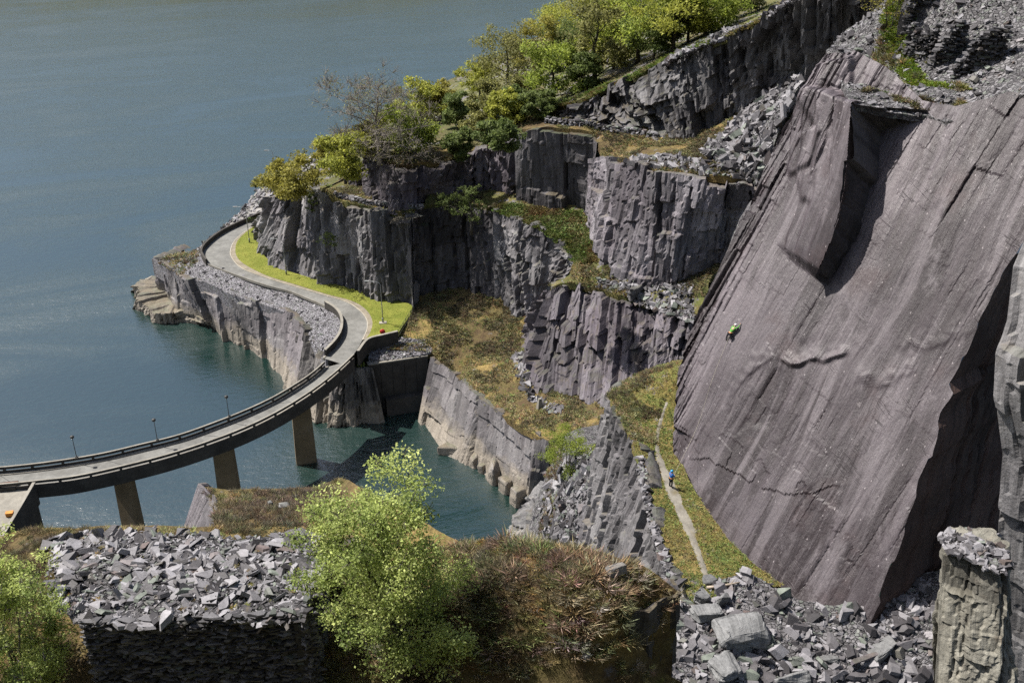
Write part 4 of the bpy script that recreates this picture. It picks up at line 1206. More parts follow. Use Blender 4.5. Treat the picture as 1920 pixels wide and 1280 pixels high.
# ================================================================== THE GREAT SLAB
SA, SBp = W(1255, 850, 42), W(1620, 1175, 38)
sh_ = (SBp - SA) / np.linalg.norm(SBp - SA)                  # along the foot, towards the camera's right
bk = np.cross([0, 0, 1.0], sh_); bk /= np.linalg.norm(bk)
if bk[1] < 0: bk = -bk
DIP = math.radians(55)
su = math.cos(DIP) * bk + math.sin(DIP) * np.array([0, 0, 1.0])
sn_ = np.cross(sh_, su); sn_ /= np.linalg.norm(sn_)
if sn_[2] < 0: sn_ = -sn_
su = np.cross(sn_, sh_) * (1 if np.cross(sn_, sh_)[2] > 0 else -1)

def SP(px, py):
    """photo pixel -> point on the slab plane"""
    d = ray(px, py); o = np.array([0, 0, HCAM])
    return o + d * (np.dot(SA - o, sn_) / np.dot(d, sn_))

def ab(p):
    q = np.asarray(p, float) - SA
    return np.stack([q @ sh_, q @ su], -1)

left = ab([SP(*q) for q in ((1257, 860), (1262, 760), (1270, 700), (1290, 625), (1318, 560), (1340, 520), (1372, 450), (1400, 385), (1432, 305), (1462, 240), (1492, 185), (1530, 120), (1548, 98))])
bot = ab([SP(*q) for q in ((1257, 860), (1275, 920), (1310, 980), (1350, 1035), (1395, 1080), (1450, 1122), (1520, 1150), (1621, 1182))])
right = ab([SP(*q) for q in ((1621, 1182), (1660, 1085), (1700, 975), (1740, 865), (1764, 770), (1788, 735), (1782, 722), (1800, 690), (1838, 600), (1864, 545), (1893, 498), (1950, 420), (1985, 320), (1990, 200))])
topl = ab([SP(*q) for q in ((1548, 98), (1600, 108), (1640, 150), (1700, 228), (1760, 240), (1820, 228), (1880, 196), (1990, 200))])
_k = np.arange(len(right)) > 0
right = resample(right, 120); _j = np.r_[0, np.cumsum(np.linalg.norm(np.diff(right, axis=0), axis=1))]
right[1:-1, 0] += (0.45 * (_hash(np.floor(_j / 2.9), _j * 0, _j * 0, 5) - 0.5) + 0.22 * (vnoise(_j / 0.9, _j * 0, seed=9) - 0.5))[1:-1]
topl[1:-1, 1] += np.array([0.6, 1.5, 2.2, 2.2, 2.2, 1.2])
left = resample(left, 230); bot = resample(bot, 260); right = resample(right, 230); topl = resample(topl, 260)
U = np.linspace(0, 1, 260)[None, :, None]; Vv = np.linspace(0, 1, 230)[:, None, None]
G = (1 - Vv) * bot[None] + Vv * topl[None] + (1 - U) * left[:, None] + U * right[:, None] - ((1 - U) * (1 - Vv) * bot[0] + U * (1 - Vv) * bot[-1] + (1 - U) * Vv * topl[0] + U * Vv * topl[-1])
A_, B_ = G[..., 0], G[..., 1]

def blur(m, n=2):
    for _ in range(n):
        p = np.pad(m, 1, mode='edge')
        m = (p[:-2, 1:-1] + p[2:, 1:-1] + p[1:-1, :-2] + p[1:-1, 2:] + 2 * m) / 6
    return m

def pl_dist(a, b, line):
    """signed distance (positive up-slope) from a polyline and fraction along it"""
    best = np.full(a.shape, 1e9); sg = np.zeros_like(a); fr = np.zeros_like(a)
    n = len(line) - 1
    for i in range(n):
        p, q = line[i], line[i + 1]
        d = q - p; L2 = d @ d
        t = ((a - p[0]) * d[0] + (b - p[1]) * d[1]) / L2
        tc = np.clip(t, 0, 1)
        dx, dy = a - p[0] - tc * d[0], b - p[1] - tc * d[1]
        dd = np.hypot(dx, dy)
        m = dd < best
        best = np.where(m, dd, best)
        sg = np.where(m, np.sign(d[0] * dy - d[1] * dx), sg)
        fr = np.where(m, (i + t if n == 1 else i + tc) / n, fr)
    return best, sg, fr

Dp = 0.55 * (fbm(A_ / 9, B_ / 16, seed=3) - 0.5) + 0.16 * (fbm((A_ + 0.22 * B_) / 1.6, B_ / 8.0, seed=5) - 0.5) + 0.05 * (fbm((A_ + 0.22 * B_) / 0.45, B_ / 1.6, seed=7, octaves=3) - 0.5)
# broken flakes, stronger towards the left margin
u01 = np.broadcast_to(U[..., 0], A_.shape)
dfr, tone = fracture(A_ + 0.22 * B_, B_.copy(), ((3.0, 9.0, 0.9, 0.14, -0.10), (1.2, 4.0, 0.40, 0.2, -0.12), (0.5, 1.4, 0.12, 0.2, -0.1)), 97)
edge_l = smooth(0.17, 0.0, u01) * 1.0
upper = smooth(0.62, 0.95, np.broadcast_to(Vv[..., 0], A_.shape)) * smooth(0.45, 0.2, u01)
patch = smooth(0.58, 0.68, fbm(A_ / 7, B_ / 9, seed=61))
wgt = np.clip(edge_l + 0.6 * upper + 0.04 + 0.14 * patch, 0, 1)
Dp += dfr * wgt
tone = 0.5 + (tone - 0.5) * np.clip(wgt * 1.5, 0.12, 1) + 0.28 * smooth(0.32, 0.0, u01) + 0.12 * smooth(0.6, 1.0, np.broadcast_to(Vv[..., 0], A_.shape))
# the wave-like ripples
rip = ab([SP(*q) for q in ((1452, 668), (1470, 673), (1486, 684), (1502, 682), (1518, 672), (1532, 672), (1546, 677), (1562, 668), (1580, 664), (1598, 655))])
d, sg, fr = pl_dist(A_, B_, rip)
w = np.exp(-(d / 0.55) ** 2) * (fr > 0) * (fr < 1)
wob = 0.25 + 1.5 * vnoise(A_ / 0.55, B_ / 0.5, seed=19)
Dp += wob * np.where(sg > 0, 0.24 * np.exp(-(d / 0.6) ** 2), 0.24 * np.exp(-(d / 0.2) ** 2)) * smooth(0, 0.12, fr) * smooth(1, 0.9, fr)
rip2 = ab([SP(*q) for q in ((1360, 760), (1400, 705), (1430, 680), (1452, 668))])
d, sg, fr = pl_dist(A_, B_, rip2)
Dp += 0.10 * wob * np.where(sg > 0, np.exp(-(d / 1.2) ** 2), np.exp(-(d / 0.18) ** 2)) * smooth(0, 0.3, fr) * smooth(1.0, 0.97, fr)
rip3 = ab([SP(*q) for q in ((1595, 712), (1625, 712), (1648, 722), (1668, 716), (1690, 700), (1725, 690))])
d, sg, fr = pl_dist(A_, B_, rip3)
Dp += 0.09 * wob * np.where(sg > 0, np.exp(-(d / 0.9) ** 2), np.exp(-(d / 0.25) ** 2)) * smooth(0, 0.12, fr) * smooth(1, 0.9, fr)
rip4 = ab([SP(*q) for q in ((1680, 660), (1705, 640), (1735, 650), (1770, 640), (1830, 612))])
d, sg, fr = pl_dist(A_, B_, rip4)
Dp += 0.05 * wob * np.where(sg > 0, np.exp(-(d / 1.0) ** 2), np.exp(-(d / 0.3) ** 2)) * smooth(0, 0.12, fr) * smooth(1, 0.9, fr)
# the long curving crack low down
crk = ab([SP(*q) for q in ((1280, 862), (1330, 862), (1362, 872), (1392, 895), (1440, 920), (1500, 928), (1540, 922), (1580, 905))])
d, sg, fr = pl_dist(A_ + 0.5 * (vnoise(A_ / 0.7, B_ / 0.7, seed=23) - 0.5), B_ + 0.7 * (vnoise(A_ / 0.9, B_ / 0.9, seed=29) - 0.5), crk)
Dp += 0.10 * (sg > 0) * np.exp(-d / 2.5) * smooth(0, 0.1, fr) * smooth(1, 0.9, fr) * (vnoise(A_ / 1.1, B_ / 1.1, seed=31) > 0.3)
# layered steps above: sheets of slate that stop part-way down
for pts, hgt in ((((1500, 258), (1552, 250), (1560, 268), (1525, 318), (1482, 330), (1476, 310)), 0.5),
                 (((1515, 330), (1545, 330), (1530, 388), (1508, 378)), 0.45),
                 (((1492, 185), (1530, 120), (1600, 108), (1595, 200), (1560, 300), (1530, 340), (1545, 250)), 0.55)):
    poly = ab([SP(*q) for q in pts])
    Dp += hgt * blur(inside(poly, A_, B_).astype(float))
# the rib: a wedge leaning out from the slab, its right side cut off square below the ledge
RA = W(1595, 194, 72.9); RBp = SP(1738, 214); RCp = SP(1524, 528)
def SPh(px, py, h):
    d = ray(px, py); o = np.array([0, 0, HCAM])
    return o + d * (np.dot(SA + sn_ * h - o, sn_) / np.dot(d, sn_))
hA = float((RA - SA) @ sn_)
arr = np.array([RA] + [SPh(x, y, hA * k) for x, y, k in ((1592, 245, .94), (1588, 300, .86), (1583, 355, .77), (1574, 405, .67), (1560, 448, .56), (1543, 488, .45), (1528, 520, .30))])
arr_ab = ab(arr); arr_h = (arr - SA) @ sn_
rib_foot = np.vstack([RBp, SP(1700, 226), arr - sn_ * arr_h[:, None] + sh_ * (0.22 * arr_h + 0.1)[:, None]])
o_ = np.argsort(arr_ab[:, 1])
bmin = arr_ab[:, 1].min()
bmax = arr_ab[:, 1].max()
hb = np.interp(B_, arr_ab[o_, 1], arr_h[o_]) * smooth(bmin - 0.05, bmin + 0.9, B_) * smooth(bmax + 2.2, bmax + 0.1, B_)
ab_edge = np.interp(B_, arr_ab[o_, 1], arr_ab[o_, 0])
wid = 4.2 + 1.15 * hb
lefts = ab_edge - A_
inrib = (lefts > 0) & (lefts < wid) & (B_ > bmin)
tt_ = np.clip(1 - lefts / wid, 0, 1)
_n = 4.0; _w = tt_ * _n + 0.5 * (vnoise(A_ / 1.5, B_ / 4.0, seed=71) - 0.5)
step_ = np.clip((np.floor(_w) + smooth(0.72, 1.0, _w - np.floor(_w))) / _n, 0, 1)
Dp = np.where(inrib, Dp * 0.7 + hb * np.where(tt_ > 0.72, tt_, 0.45 * tt_ + 0.55 * step_), Dp)
SLABP = SA + A_[..., None] * sh_ + B_[..., None] * su + Dp[..., None] * sn_
F = quads(*A_.shape)
nn = np.cross(SLABP[0, 1] - SLABP[0, 0], SLABP[1, 0] - SLABP[0, 0])
if nn @ sn_ < 0: F = F[:, ::-1]
me = mesh_np('great_slab', SLABP.reshape(-1, 3), F.ravel(), np.full(len(F), 4), {'rc': ('FLOAT_VECTOR', np.stack([A_ + 0.22 * B_, B_, Dp], -1).reshape(-1, 3)), 'tone': ('FLOAT', tone.ravel())})
slab = info(link('great_slab', me, M['slab']), 'huge smooth purple grey slate slab with ripple marks', 'rock slab', kind='structure')
# shaded right side of the rib
rtop = np.vstack([RBp + (0, 0, .3), (RA * 0.5 + RBp * 0.5), arr])
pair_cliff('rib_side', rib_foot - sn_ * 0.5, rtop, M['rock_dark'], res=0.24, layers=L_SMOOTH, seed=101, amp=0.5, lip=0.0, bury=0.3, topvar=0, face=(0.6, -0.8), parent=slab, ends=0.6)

# ---- dark wall that turns away behind the slab's right edge
arris = SLABP[:, -1]
ke = int(np.argmax(project(arris)[1] < 470)) or 180
AR = arris[:ke:3]
AR = np.vstack([AR[0] + (AR[0] - AR[1]) * 5, AR])
e_ = AR[-1] - AR[0]
hdir = np.array([1.0, 0.7, 0]); hdir /= np.linalg.norm(hdir)
nw = 110
t = np.linspace(0, 1, nw) ** 1.1
Wd = 30.0
DW = AR[:, None] + (hdir * Wd)[None, None] * t[None, :, None]
nwall = np.cross(e_, hdir); nwall /= np.linalg.norm(nwall)
if nwall[1] > 0: nwall = -nwall
S2 = t[None, :] * Wd + np.zeros((len(AR), 1)); Z2 = np.linalg.norm(AR - AR[0], axis=1)[:, None] + np.zeros((1, nw))
dd, tn = fracture(S2.copy(), Z2.copy(), ((4, 14, 0.7, 0.06, 0.2), (1.4, 5, 0.25, 0.1, 0.2)), 103)
DW = DW + nwall * ((dd - 0.3) * np.minimum(1, t * 6)[None, :])[..., None]
DW[:, 0] = AR
F = quads(*S2.shape)
if np.cross(DW[0, 1] - DW[0, 0], DW[1, 0] - DW[0, 0]) @ nwall < 0: F = F[:, ::-1]
me = mesh_np('slab_return_wall', DW.reshape(-1, 3), F.ravel(), np.full(len(F), 4), {'rc': ('FLOAT_VECTOR', np.stack([S2, Z2, dd], -1).reshape(-1, 3)), 'tone': ('FLOAT', tn.ravel())})
info(link('slab_return_wall', me, M['shade_seep']), 'dark shaded wall right of the sunlit slab', 'cliff', kind='structure')

# ---- right-hand buttress
RB_L = np.array([WY(*q) for q in ((1862, 1330, 60), (1866, 1200, 60.5), (1866, 1100, 61), (1872, 960, 62), (1880, 850, 62.5), (1862, 740, 63), (1866, 660, 63.4), (1885, 600, 64), (1895, 500, 65.5), (1930, 420, 67.5), (1965, 330, 70), (1985, 250, 73), (1995, 180, 77), (2010, 100, 80))])
RB_R = RB_L + np.array([9.0, -11.5, 0])
nu, nv = 60, 200
Lr, Rr = resample(RB_L, nv), resample(RB_R, nv)
tu = np.linspace(-0.25, 1, nu)
Pb = Lr[:, None] + (Rr - Lr)[:, None] * np.maximum(tu, 0)[None, :, None]
ret = np.array([0.9, 1.0, 0]) / 1.35 * 5.0
Pb = Pb + ret[None, None] * (np.maximum(-tu, 0) / 0.25)[None, :, None]
S2 = tu[None] * 14.6 + np.zeros((nv, 1)); Z2 = Lr[:, 2:3] + np.zeros((1, nu))
dd, tn = fracture(S2.copy(), Z2.copy(), ((4.0, 12, 1.5, 0.2, 0.06), (1.6, 6, 0.5, 0.24, 0.08), (0.6, 1.8, 0.1, 0.2, 0.1)), 107)
nb_ = np.array([-0.79, -0.61, 0])
Pb = Pb + nb_ * (dd * np.clip((tu + 0.25) * 3, 0.25, 1)[None])[..., None]
F = quads(nv, nu)
if np.cross(Pb[0, -1] - Pb[0, -2], Pb[1, -2] - Pb[0, -2]) @ nb_ < 0: F = F[:, ::-1]
me = mesh_np('right_buttress', Pb.reshape(-1, 3), F.ravel(), np.full(len(F), 4), {'rc': ('FLOAT_VECTOR', np.stack([S2, Z2, dd], -1).reshape(-1, 3)), 'tone': ('FLOAT', tn.ravel())})
info(link('right_buttress', me, M['rock_grey']), 'tall grey rock buttress at the right edge beside the slab', 'cliff', kind='structure')

# ---- pinnacle topped with slate, standing in front of the dark wall
PTOP = WL((1768, 1040, 55), (1766, 1004, 55.2), (1782, 986, 55.6), (1830, 980, 56), (1866, 990, 56), (1886, 1012, 55.8), (1893, 1060, 55.2), (1876, 1096, 54.6), (1820, 1068, 54.8))
cen = PTOP.mean(0)
PBAS = np.array([WY(1746 + (x - 1766) * 1.24, 1385 + (y - 1040) * 0.6, pt[1] - 4.6) for (x, y), pt in zip(((1768, 1040), (1766, 1004), (1782, 986), (1830, 980), (1866, 990), (1886, 1012), (1893, 1060), (1876, 1096), (1820, 1068)), PTOP)])
nu, nv = 96, 78
def loop(P): return resample(np.vstack([P, P[:1]]), nu + 1)[:-1]
Lt_, Lb_ = loop(PTOP), loop(PBAS)
vv = np.linspace(0, 1, nv)
Pp = Lb_[None] + (Lt_ - Lb_)[None] * vv[:, None, None]
outw = Pp - np.array([cen[0], cen[1], 0]); outw[..., 2] = 0; outw /= np.linalg.norm(outw, axis=-1, keepdims=True)
S2 = np.arange(nu)[None] * (length(Lt_) / nu) + np.zeros((nv, 1)); Z2 = vv[:, None] * 20 + np.zeros((1, nu))
dd, tn = fracture(S2.copy(), Z2.copy(), ((2.2, 8, 1.2, 0.3, 0.06), (0.9, 3.5, 0.45, 0.35, 0.08), (0.4, 1.1, 0.12, 0.35, 0.1)), 109)
fade = np.minimum(1, np.minimum(np.arange(nu), nu - np.arange(nu)) / 6.0)[None]
Pp = Pp + outw * (dd * fade * 0.8)[..., None]
top_rows = []
for q in range(1, 7):
    f = q / 6
    r = Pp[-1] * (1 - f) + cen * f
    r = r + np.c_[np.zeros((nu, 2)), 0.45 * f + 0.25 * (fbm(r[:, 0] * 1.5, r[:, 1] * 1.5, seed=3) - 0.5)]
    top_rows.append(r)
Pp = np.concatenate([Pp, np.array(top_rows)])
rcv = np.concatenate([np.stack([S2, Z2, dd], -1), np.zeros((6, nu, 3))]); tn = np.concatenate([tn, np.full((6, nu), 0.5)])
F = quads(Pp.shape[0], nu, True)
if np.cross(Pp[0, 1] - Pp[0, 0], Pp[1, 0] - Pp[0, 0]) @ outw[0, 0] < 0: F = F[:, ::-1]
me = mesh_np('rock_pinnacle', Pp.reshape(-1, 3), F.ravel(), np.full(len(F), 4), {'rc': ('FLOAT_VECTOR', rcv.reshape(-1, 3)), 'tone': ('FLOAT', tn.ravel())})
pin = info(link('rock_pinnacle', me, M['rock_ochre']), 'ochre grey rock pinnacle capped with loose slate', 'rock pinnacle')
ptz = lambda x, y: 55.2 + 0.55 * np.clip(1 - np.hypot(x - cen[0], y - cen[1]) / 3.0, 0, 1)
stones(pin, PTOP * 0.97 + cen * 0.03, ptz, 70, 500, 0.12, 0.8, 25, 0.5, 2.5)

# ---- top of the slab: ruined slate shed and tips
RT_CTRL = [W(1560, 102, 74), W(1597, 192, 72.8), W(1665, 203, 72.3), SP(1738, 212), SP(1800, 230), SP(1850, 210)] + [SP(1890, 184)] + [WY(*q) for q in ((1640, 100, 103), (1720, 110, 99), (1800, 130, 95), (1900, 100, 93), (1620, 50, 114), (1680, 20, 115), (1850, 0, 100), (1740, -60, 106), (1960, 60, 94), (1660, 160, 96), (1760, 170, 92))]
RT_POLY = np.vstack([WL((1548, 96, 74), (1575, 150, 73), (1595, 194, 72.9), (1665, 203, 72.4)), [SP(*q) for q in ((1738, 212), (1775, 232), (1820, 226), (1862, 202), (1896, 186), (1985, 190))], WL((2040, 100, 79), (2050, -60, 84), (1700, -90, 80), (1640, 10, 76), (1605, 50, 74.5), (1560, 92, 74))])
rt, rtz = terrace('slab_top_tip', RT_POLY, RT_CTRL, 'scree', 'slate tip and turf on the ledge above the slab', seed=85, amp=0.28, res=0.45, skirt=0.5, cat='scree')

# ---- ground hidden behind the slab and the mountain rising to its right
sheet('back_gully', [(18, 96), (36, 150), (60, 157), (95, 152), (95, 116), (50, 112), (32, 103)], tps([(17, 96, 37), (25, 104, 44), (35, 112, 56), (50, 118, 69), (24, 150, 30), (36, 151, 42), (50, 152, 49), (75, 155, 60), (85, 120, 76)]), M['scree'], 1.5, 0.4, 3, 121, 2, 'scree gully between the slab and the galleries behind', cat='scree')
sheet('mountain_flank', [(47, 86), (54, 95), (60, 106), (66, 132), (80, 165), (200, 175), (220, 40), (120, 30), (60, 40), (49, 66)], tps([(48, 86, 75), (58, 104, 80), (66, 140, 84), (80, 165, 86), (120, 100, 118), (200, 150, 155), (200, 50, 155), (60, 45, 70), (90, 35, 95), (48, 70, 70)]), M['hill'], 3.0, 0.6, 6, 123, 3, 'steep mountain flank rising right of the slab', cat='hill')

# ================================================================== FOREGROUND
def fgW(*pts): return WL(*pts)
FG_POLY = fgW((-520, 985, 58), (-120, 990, 59), (0, 1000, 59), (60, 990, 59), (140, 990, 59), (200, 984, 59), (335, 986, 58.9), (402, 992, 58.9), (399, 930, 57.8), (375, 910, 57.6), (440, 915, 57.5), (560, 905, 57.5), (640, 900, 57.5), (700, 960, 58.5), (870, 1012, 61), (1000, 1016, 61.8), (1100, 1030, 62), (1165, 1046, 61.9), (1230, 1080, 61.4), (1276, 1108, 61), (1234, 1131, 60.9), (1185, 1153, 60.5), (1165, 1195, 59.8), (1230, 1240, 57.6), (1300, 1270, 57), (1320, 1400, 56), (-620, 1400, 56.5))
FG_CTRL = fgW((0, 1000, 59), (140, 992, 59.2), (345, 992, 59), (440, 920, 57.6), (600, 910, 57.6), (520, 990, 59.6), (870, 1014, 60.9), (1000, 1018, 61.8), (1100, 1032, 62), (1165, 1048, 61.9), (1276, 1110, 60.9), (1185, 1150, 60.7), (900, 1150, 60.6), (1080, 1150, 61.4), (700, 1240, 57.6), (900, 1270, 58.2), (1050, 1270, 58.8), (1230, 1250, 57.3), (1300, 1280, 56.6), (640, 1040, 59.5), (660, 1150, 57.6), (100, 1200, 58), (20, 1100, 59), (300, 1285, 57.6), (560, 1285, 57.2), (100, 1290, 57.5), (60, 1050, 60), (-400, 1100, 58), (-400, 1300, 57))
fg, fgz = terrace('near_heath', FG_POLY, FG_CTRL, 'heath', 'brown heather bank close to the camera', seed=91, amp=0.24, res=0.3, skirt=9, nscale=1.7, cat='heath')
HBT = fgW((1150, 1230, 58.4), (1166, 1195, 59.9), (1185, 1153, 60.6), (1234, 1131, 60.9), (1277, 1108, 61), (1262, 1085, 61.2))
HBB = HBT.copy(); HBB[:, 2] = 50; HBB += np.array([0.3, 0.1, 0]); HBB[0] += (0, 0, 4)
pair_cliff('heather_bank_rock', HBB, HBT, M['rock_dark'], res=0.2, layers=((1.6, 3, 0.5, 0.3, 0.1), (0.6, 1.2, 0.2, 0.35, 0.1)), seed=113, amp=0.7, lip=0.6, topvar=0.2, face=(0.6, -1), label='dark shaded rock edge under the heather bank', cat='rock')
KB = fgW((362, 965, 53.5), (345, 985, 53.5), (352, 1010, 53.5), (372, 1040, 54)); KT = fgW((385, 905, 57.6), (371, 908, 57.7), (396, 930, 57.9), (404, 992, 58.9))
pair_cliff('purple_rock_face', KB, KT, M['rock_purple'], res=0.15, layers=L_SMOOTH, seed=115, amp=0.12, lip=0.5, topvar=0.15, bury=0.5, face=(-0.7, -0.7), label='smooth purple rock face beside the small heather knoll', cat='rock')

# ---- slate platform with its dry-stone retaining wall
PF = fgW((88, 1010, 61.9), (128, 990, 62), (350, 985, 62), (590, 992, 62), (606, 1040, 62), (592, 1100, 62), (578, 1152, 62), (420, 1160, 62), (250, 1164, 62), (152, 1166, 62), (96, 1100, 61.9))
PFk = PF.copy(); pfc = PF.mean(0)
pf_z = lambda x, y: 61.75 + 0.22 * np.sin(x * 0.7) * np.cos(y * 0.8) + 0.0 * x
_pl = resample(np.vstack([PF, PF[:1]]), 60)[:-1]
_dv = _pl - pfc; _dv[:, 2] = 0; _dv /= np.linalg.norm(_dv, axis=1)[:, None]
PFI = _pl + _dv * (0.9 * (vnoise(np.arange(59) / 2.3, np.zeros(59), seed=8) - 0.62))[:, None]
plat, platz = sheet('slate_platform', (pfc + (PFI - pfc) * 0.965)[:, :2], pf_z, M['scree_dark'], 0.25, 0.16, 1.1, 93, 0.25, 'flat heap of broken slate on the walled platform', cat='scree')
stones(plat, pfc + (PFI - pfc) * 1.02, platz, 298, 4600, 0.07, 1.0, 26, 0.6, 3.8, rest_max=0.34, thick=0.6)
rngw = np.random.default_rng(77)
def drystone(name, path, zb, zt, label, seed, course=0.09, lmin=0.25, lmax=0.7, depth=0.5, cap=299, batter=0.05, hull=True, cat='wall', back=None, dark=False):
    """a wall of stacked slate, stone by stone"""
    rng = np.random.default_rng(seed)
    path = np.asarray(path, float)
    o0 = path[0].copy(); o0[2] = np.min(zb)
    root = empty(name, o0); info(root, label, cat)
    L = length(path); cum = np.r_[0, np.cumsum(np.linalg.norm(np.diff(path, axis=0), axis=1))]
    at = lambda s: np.array([np.interp(s, cum, path[:, k]) for k in range(2)])
    zbf = lambda s: np.interp(s / L, np.linspace(0, 1, len(np.atleast_1d(zb))), np.atleast_1d(zb))
    ztf = lambda s: np.interp(s / L, np.linspace(0, 1, len(np.atleast_1d(zt))), np.atleast_1d(zt))
    cand = []
    z = float(np.min(zb)); zmax = float(np.max(zt))
    while z < zmax:
        hgt = course * rng.uniform(0.6, 1.5)
        s = -rng.uniform(0, lmin)
        while s < L:
            ln = rng.uniform(lmin, lmax)
            m = np.clip(s + ln / 2, 0, L)
            if zbf(m) - 0.05 <= z <= ztf(m) - hgt * 0.3:
                cand.append((m, z + hgt / 2, min(ln, L), hgt))
            s += ln * 1.02
        z += hgt * 1.02
    n = len(cand)
    stride = max(1, math.ceil(n / cap))
    pick = set(range(0, n, stride)) if n > cap else set(range(n))
    Vr, Fr, Tr = [], [], []
    for i, (m, zc, ln, hgt) in enumerate(cand):
        p = at(m); q = at(min(L, m + 0.05)) - at(max(0, m - 0.05)); ang = math.atan2(q[1], q[0])
        nin = np.array([-math.sin(ang), math.cos(ang)])
        if (back is not None) and nin @ np.asarray(back[:2]) < 0: nin = -nin
        inset = batter * (zc - float(np.min(zb))) + rng.uniform(-0.07, 0.07)
        k = int(rng.integers(0, len(SHARDS)))
        loc = np.array([p[0] + nin[0] * (inset + depth * 0.3), p[1] + nin[1] * (inset + depth * 0.3), zc]) - o0
        rot = (rng.normal(0, 0.05), rng.normal(0, 0.05), ang + rng.choice([0, math.pi]) + rng.normal(0, 0.08))
        V, Fm = SHARDS[k]
        th = V[:, 2].max() - V[:, 2].min()
        sc = (ln * 0.85, depth * 1.3, hgt / th * 1.08)
        if i in pick:
            ob = bpy.data.objects.new('wall_stone', (WALL_ME if dark else SHARD_ME)[k]); ob.location = loc; ob.rotation_euler = rot; ob.scale = sc
            ob.parent = root; COL.objects.link(ob)
        else:
            R = euler_mats(np.array([rot]))[0]
            w = (V * np.array(sc)) @ R.T + loc
            off = len(Vr); Vr.extend(w.tolist()); Fr.extend([tuple(a + off for a in f) for f in Fm]); Tr.extend([rng.uniform()] * len(V))
    if Vr:
        me = bpy.data.meshes.new('wall_rubble'); me.from_pydata(Vr, [], Fr); me.update()
        a = me.attributes.new('tone', 'FLOAT', 'POINT'); a.data.foreach_set('value', np.asarray(Tr, np.float32))
        link('wall_rubble', me, M['rubble_wall' if dark else 'rubble'], root)['kind'] = 'stuff'
    if hull:
        mbh = MB(); ns = max(3, int(L / 0.8)); ss = np.linspace(0, L, ns)
        pts = np.array([at(s) for s in ss]); tg = np.gradient(pts, axis=0); nr = np.stack([-tg[:, 1], tg[:, 0]], 1); nr /= np.linalg.norm(nr, axis=1)[:, None]
        if back is not None and (nr @ np.asarray(back[:2])).mean() < 0: nr = -nr
        mbh.ribbon(pts + nr * (0.12 + depth * 0.25), pts + nr * (0.25 + depth), np.array([zbf(s) for s in ss]) - 0.5, np.array([ztf(s) for s in ss]) - course - 0.45)
        mbh.v = [(x - o0[0], y - o0[1], zz - o0[2]) for x, y, zz in mbh.v]
        link('core', mbh.mesh('core'), M['rock_dark'], root)
    return root
drystone('platform_wall', [PF[9], PF[8], PF[7], PF[6]], 57.0, (61.85, 61.9, 61.95, 62.0), 'dark dry stone wall holding up the slate platform', 5, course=0.075, lmin=0.3, lmax=1.1, depth=0.55, batter=0.03, back=(0, 1), dark=True)
drystone('platform_wall', [PF[6], PF[5], PF[4]], 57.6, (61.9, 61.9, 61.9), 'shaded end of the slate platform next to the birch', 6, course=0.09, lmin=0.3, lmax=1.0, depth=0.5, batter=0.03, back=(-1, 0.2), dark=True)
# fallen slates along the foot of that wall and a lower course catching the sun
lf = fgW((190, 1172, 60.6), (560, 1166, 60.6), (560, 1182, 60.5), (200, 1190, 60.5))

# ================================================================== ROAD, LAWN, BRIDGE
def px_line(pts, z, n, rounded=True):
    return resample(WL(*[(x, y, z) for x, y in pts]), n, rounded)
RL = [(520, 392), (492, 405), (461.7, 418), (426.7, 434.5), (403, 449.5), (386, 465), (380.5, 475), (382, 483), (390, 494), (415, 505), (458.7, 521), (502.5, 535.5), (546, 547), (584, 562), (616, 576.5), (634.5, 590), (643, 606), (642, 628), (631, 648), (608, 672)]
RRt = [(515, 400), (484, 417), (456, 437), (438.5, 453), (431.5, 470), (433, 482), (444, 496.7), (461.7, 508.3), (502.5, 523), (555, 539), (610.4, 555), (648.3, 566.7), (671.7, 581), (686, 598.7), (687.7, 616), (679, 638), (666, 660), (645, 684)]
FW = [(486, 418.5), (462, 436), (446, 452), (441.5, 467.5), (444, 481), (454, 493), (474, 505), (503, 518.5), (555, 534.6), (610, 551.5), (660, 565), (686, 581), (698, 601.7), (695, 622), (686, 637)]
nR = 220
rl, rr = px_line(RL, ZR, nR), px_line(RRt, ZR, nR)
road = MB()
Vv_, Ff_ = [], []
cols_ = 6
for i in range(nR):
    for q in range(cols_):
        f = q / (cols_ - 1)
        p = rl[i] * (1 - f) + rr[i] * f
        Vv_.append((p[0], p[1], ZR + 0.05 * math.sin(math.pi * f)))
Ff_ = [tuple(map(int, f)) for f in quads(nR, cols_)]
road.add(Vv_, Ff_)
info(road.build('road', M['asphalt'], None, True), 'single carriageway asphalt road curving round the headland', 'road', kind='structure')
mbp = MB().ribbon(rl[:, :2] - 0.0, resample(rl + (rl - rr) / np.linalg.norm(rl - rr, axis=1)[:, None] * 0.35, nR)[:, :2], ZR - 0.4, ZR + 0.12)
info(mbp.build('kerb', M['concrete'], None), 'pale concrete kerb on the lake side of the road', 'kerb', kind='structure')
fwl, fwr = px_line(RRt[1:16], ZR, 160), px_line(FW, ZR, 160)
kn = (fwr - fwl); kn /= np.linalg.norm(kn, axis=1)[:, None]
info(MB().ribbon(fwl, fwl + kn * 0.18, ZR - 0.3, ZR + 0.13).build('kerb', M['concrete_cream'], None), 'cream kerb between road and sandy footway', 'kerb', kind='structure')
info(MB().ribbon(fwl + kn * 0.185, fwr, ZR - 0.3, ZR + 0.10).build('footway', M['footway'], None), 'worn sandy footway beside the road', 'path', kind='structure')
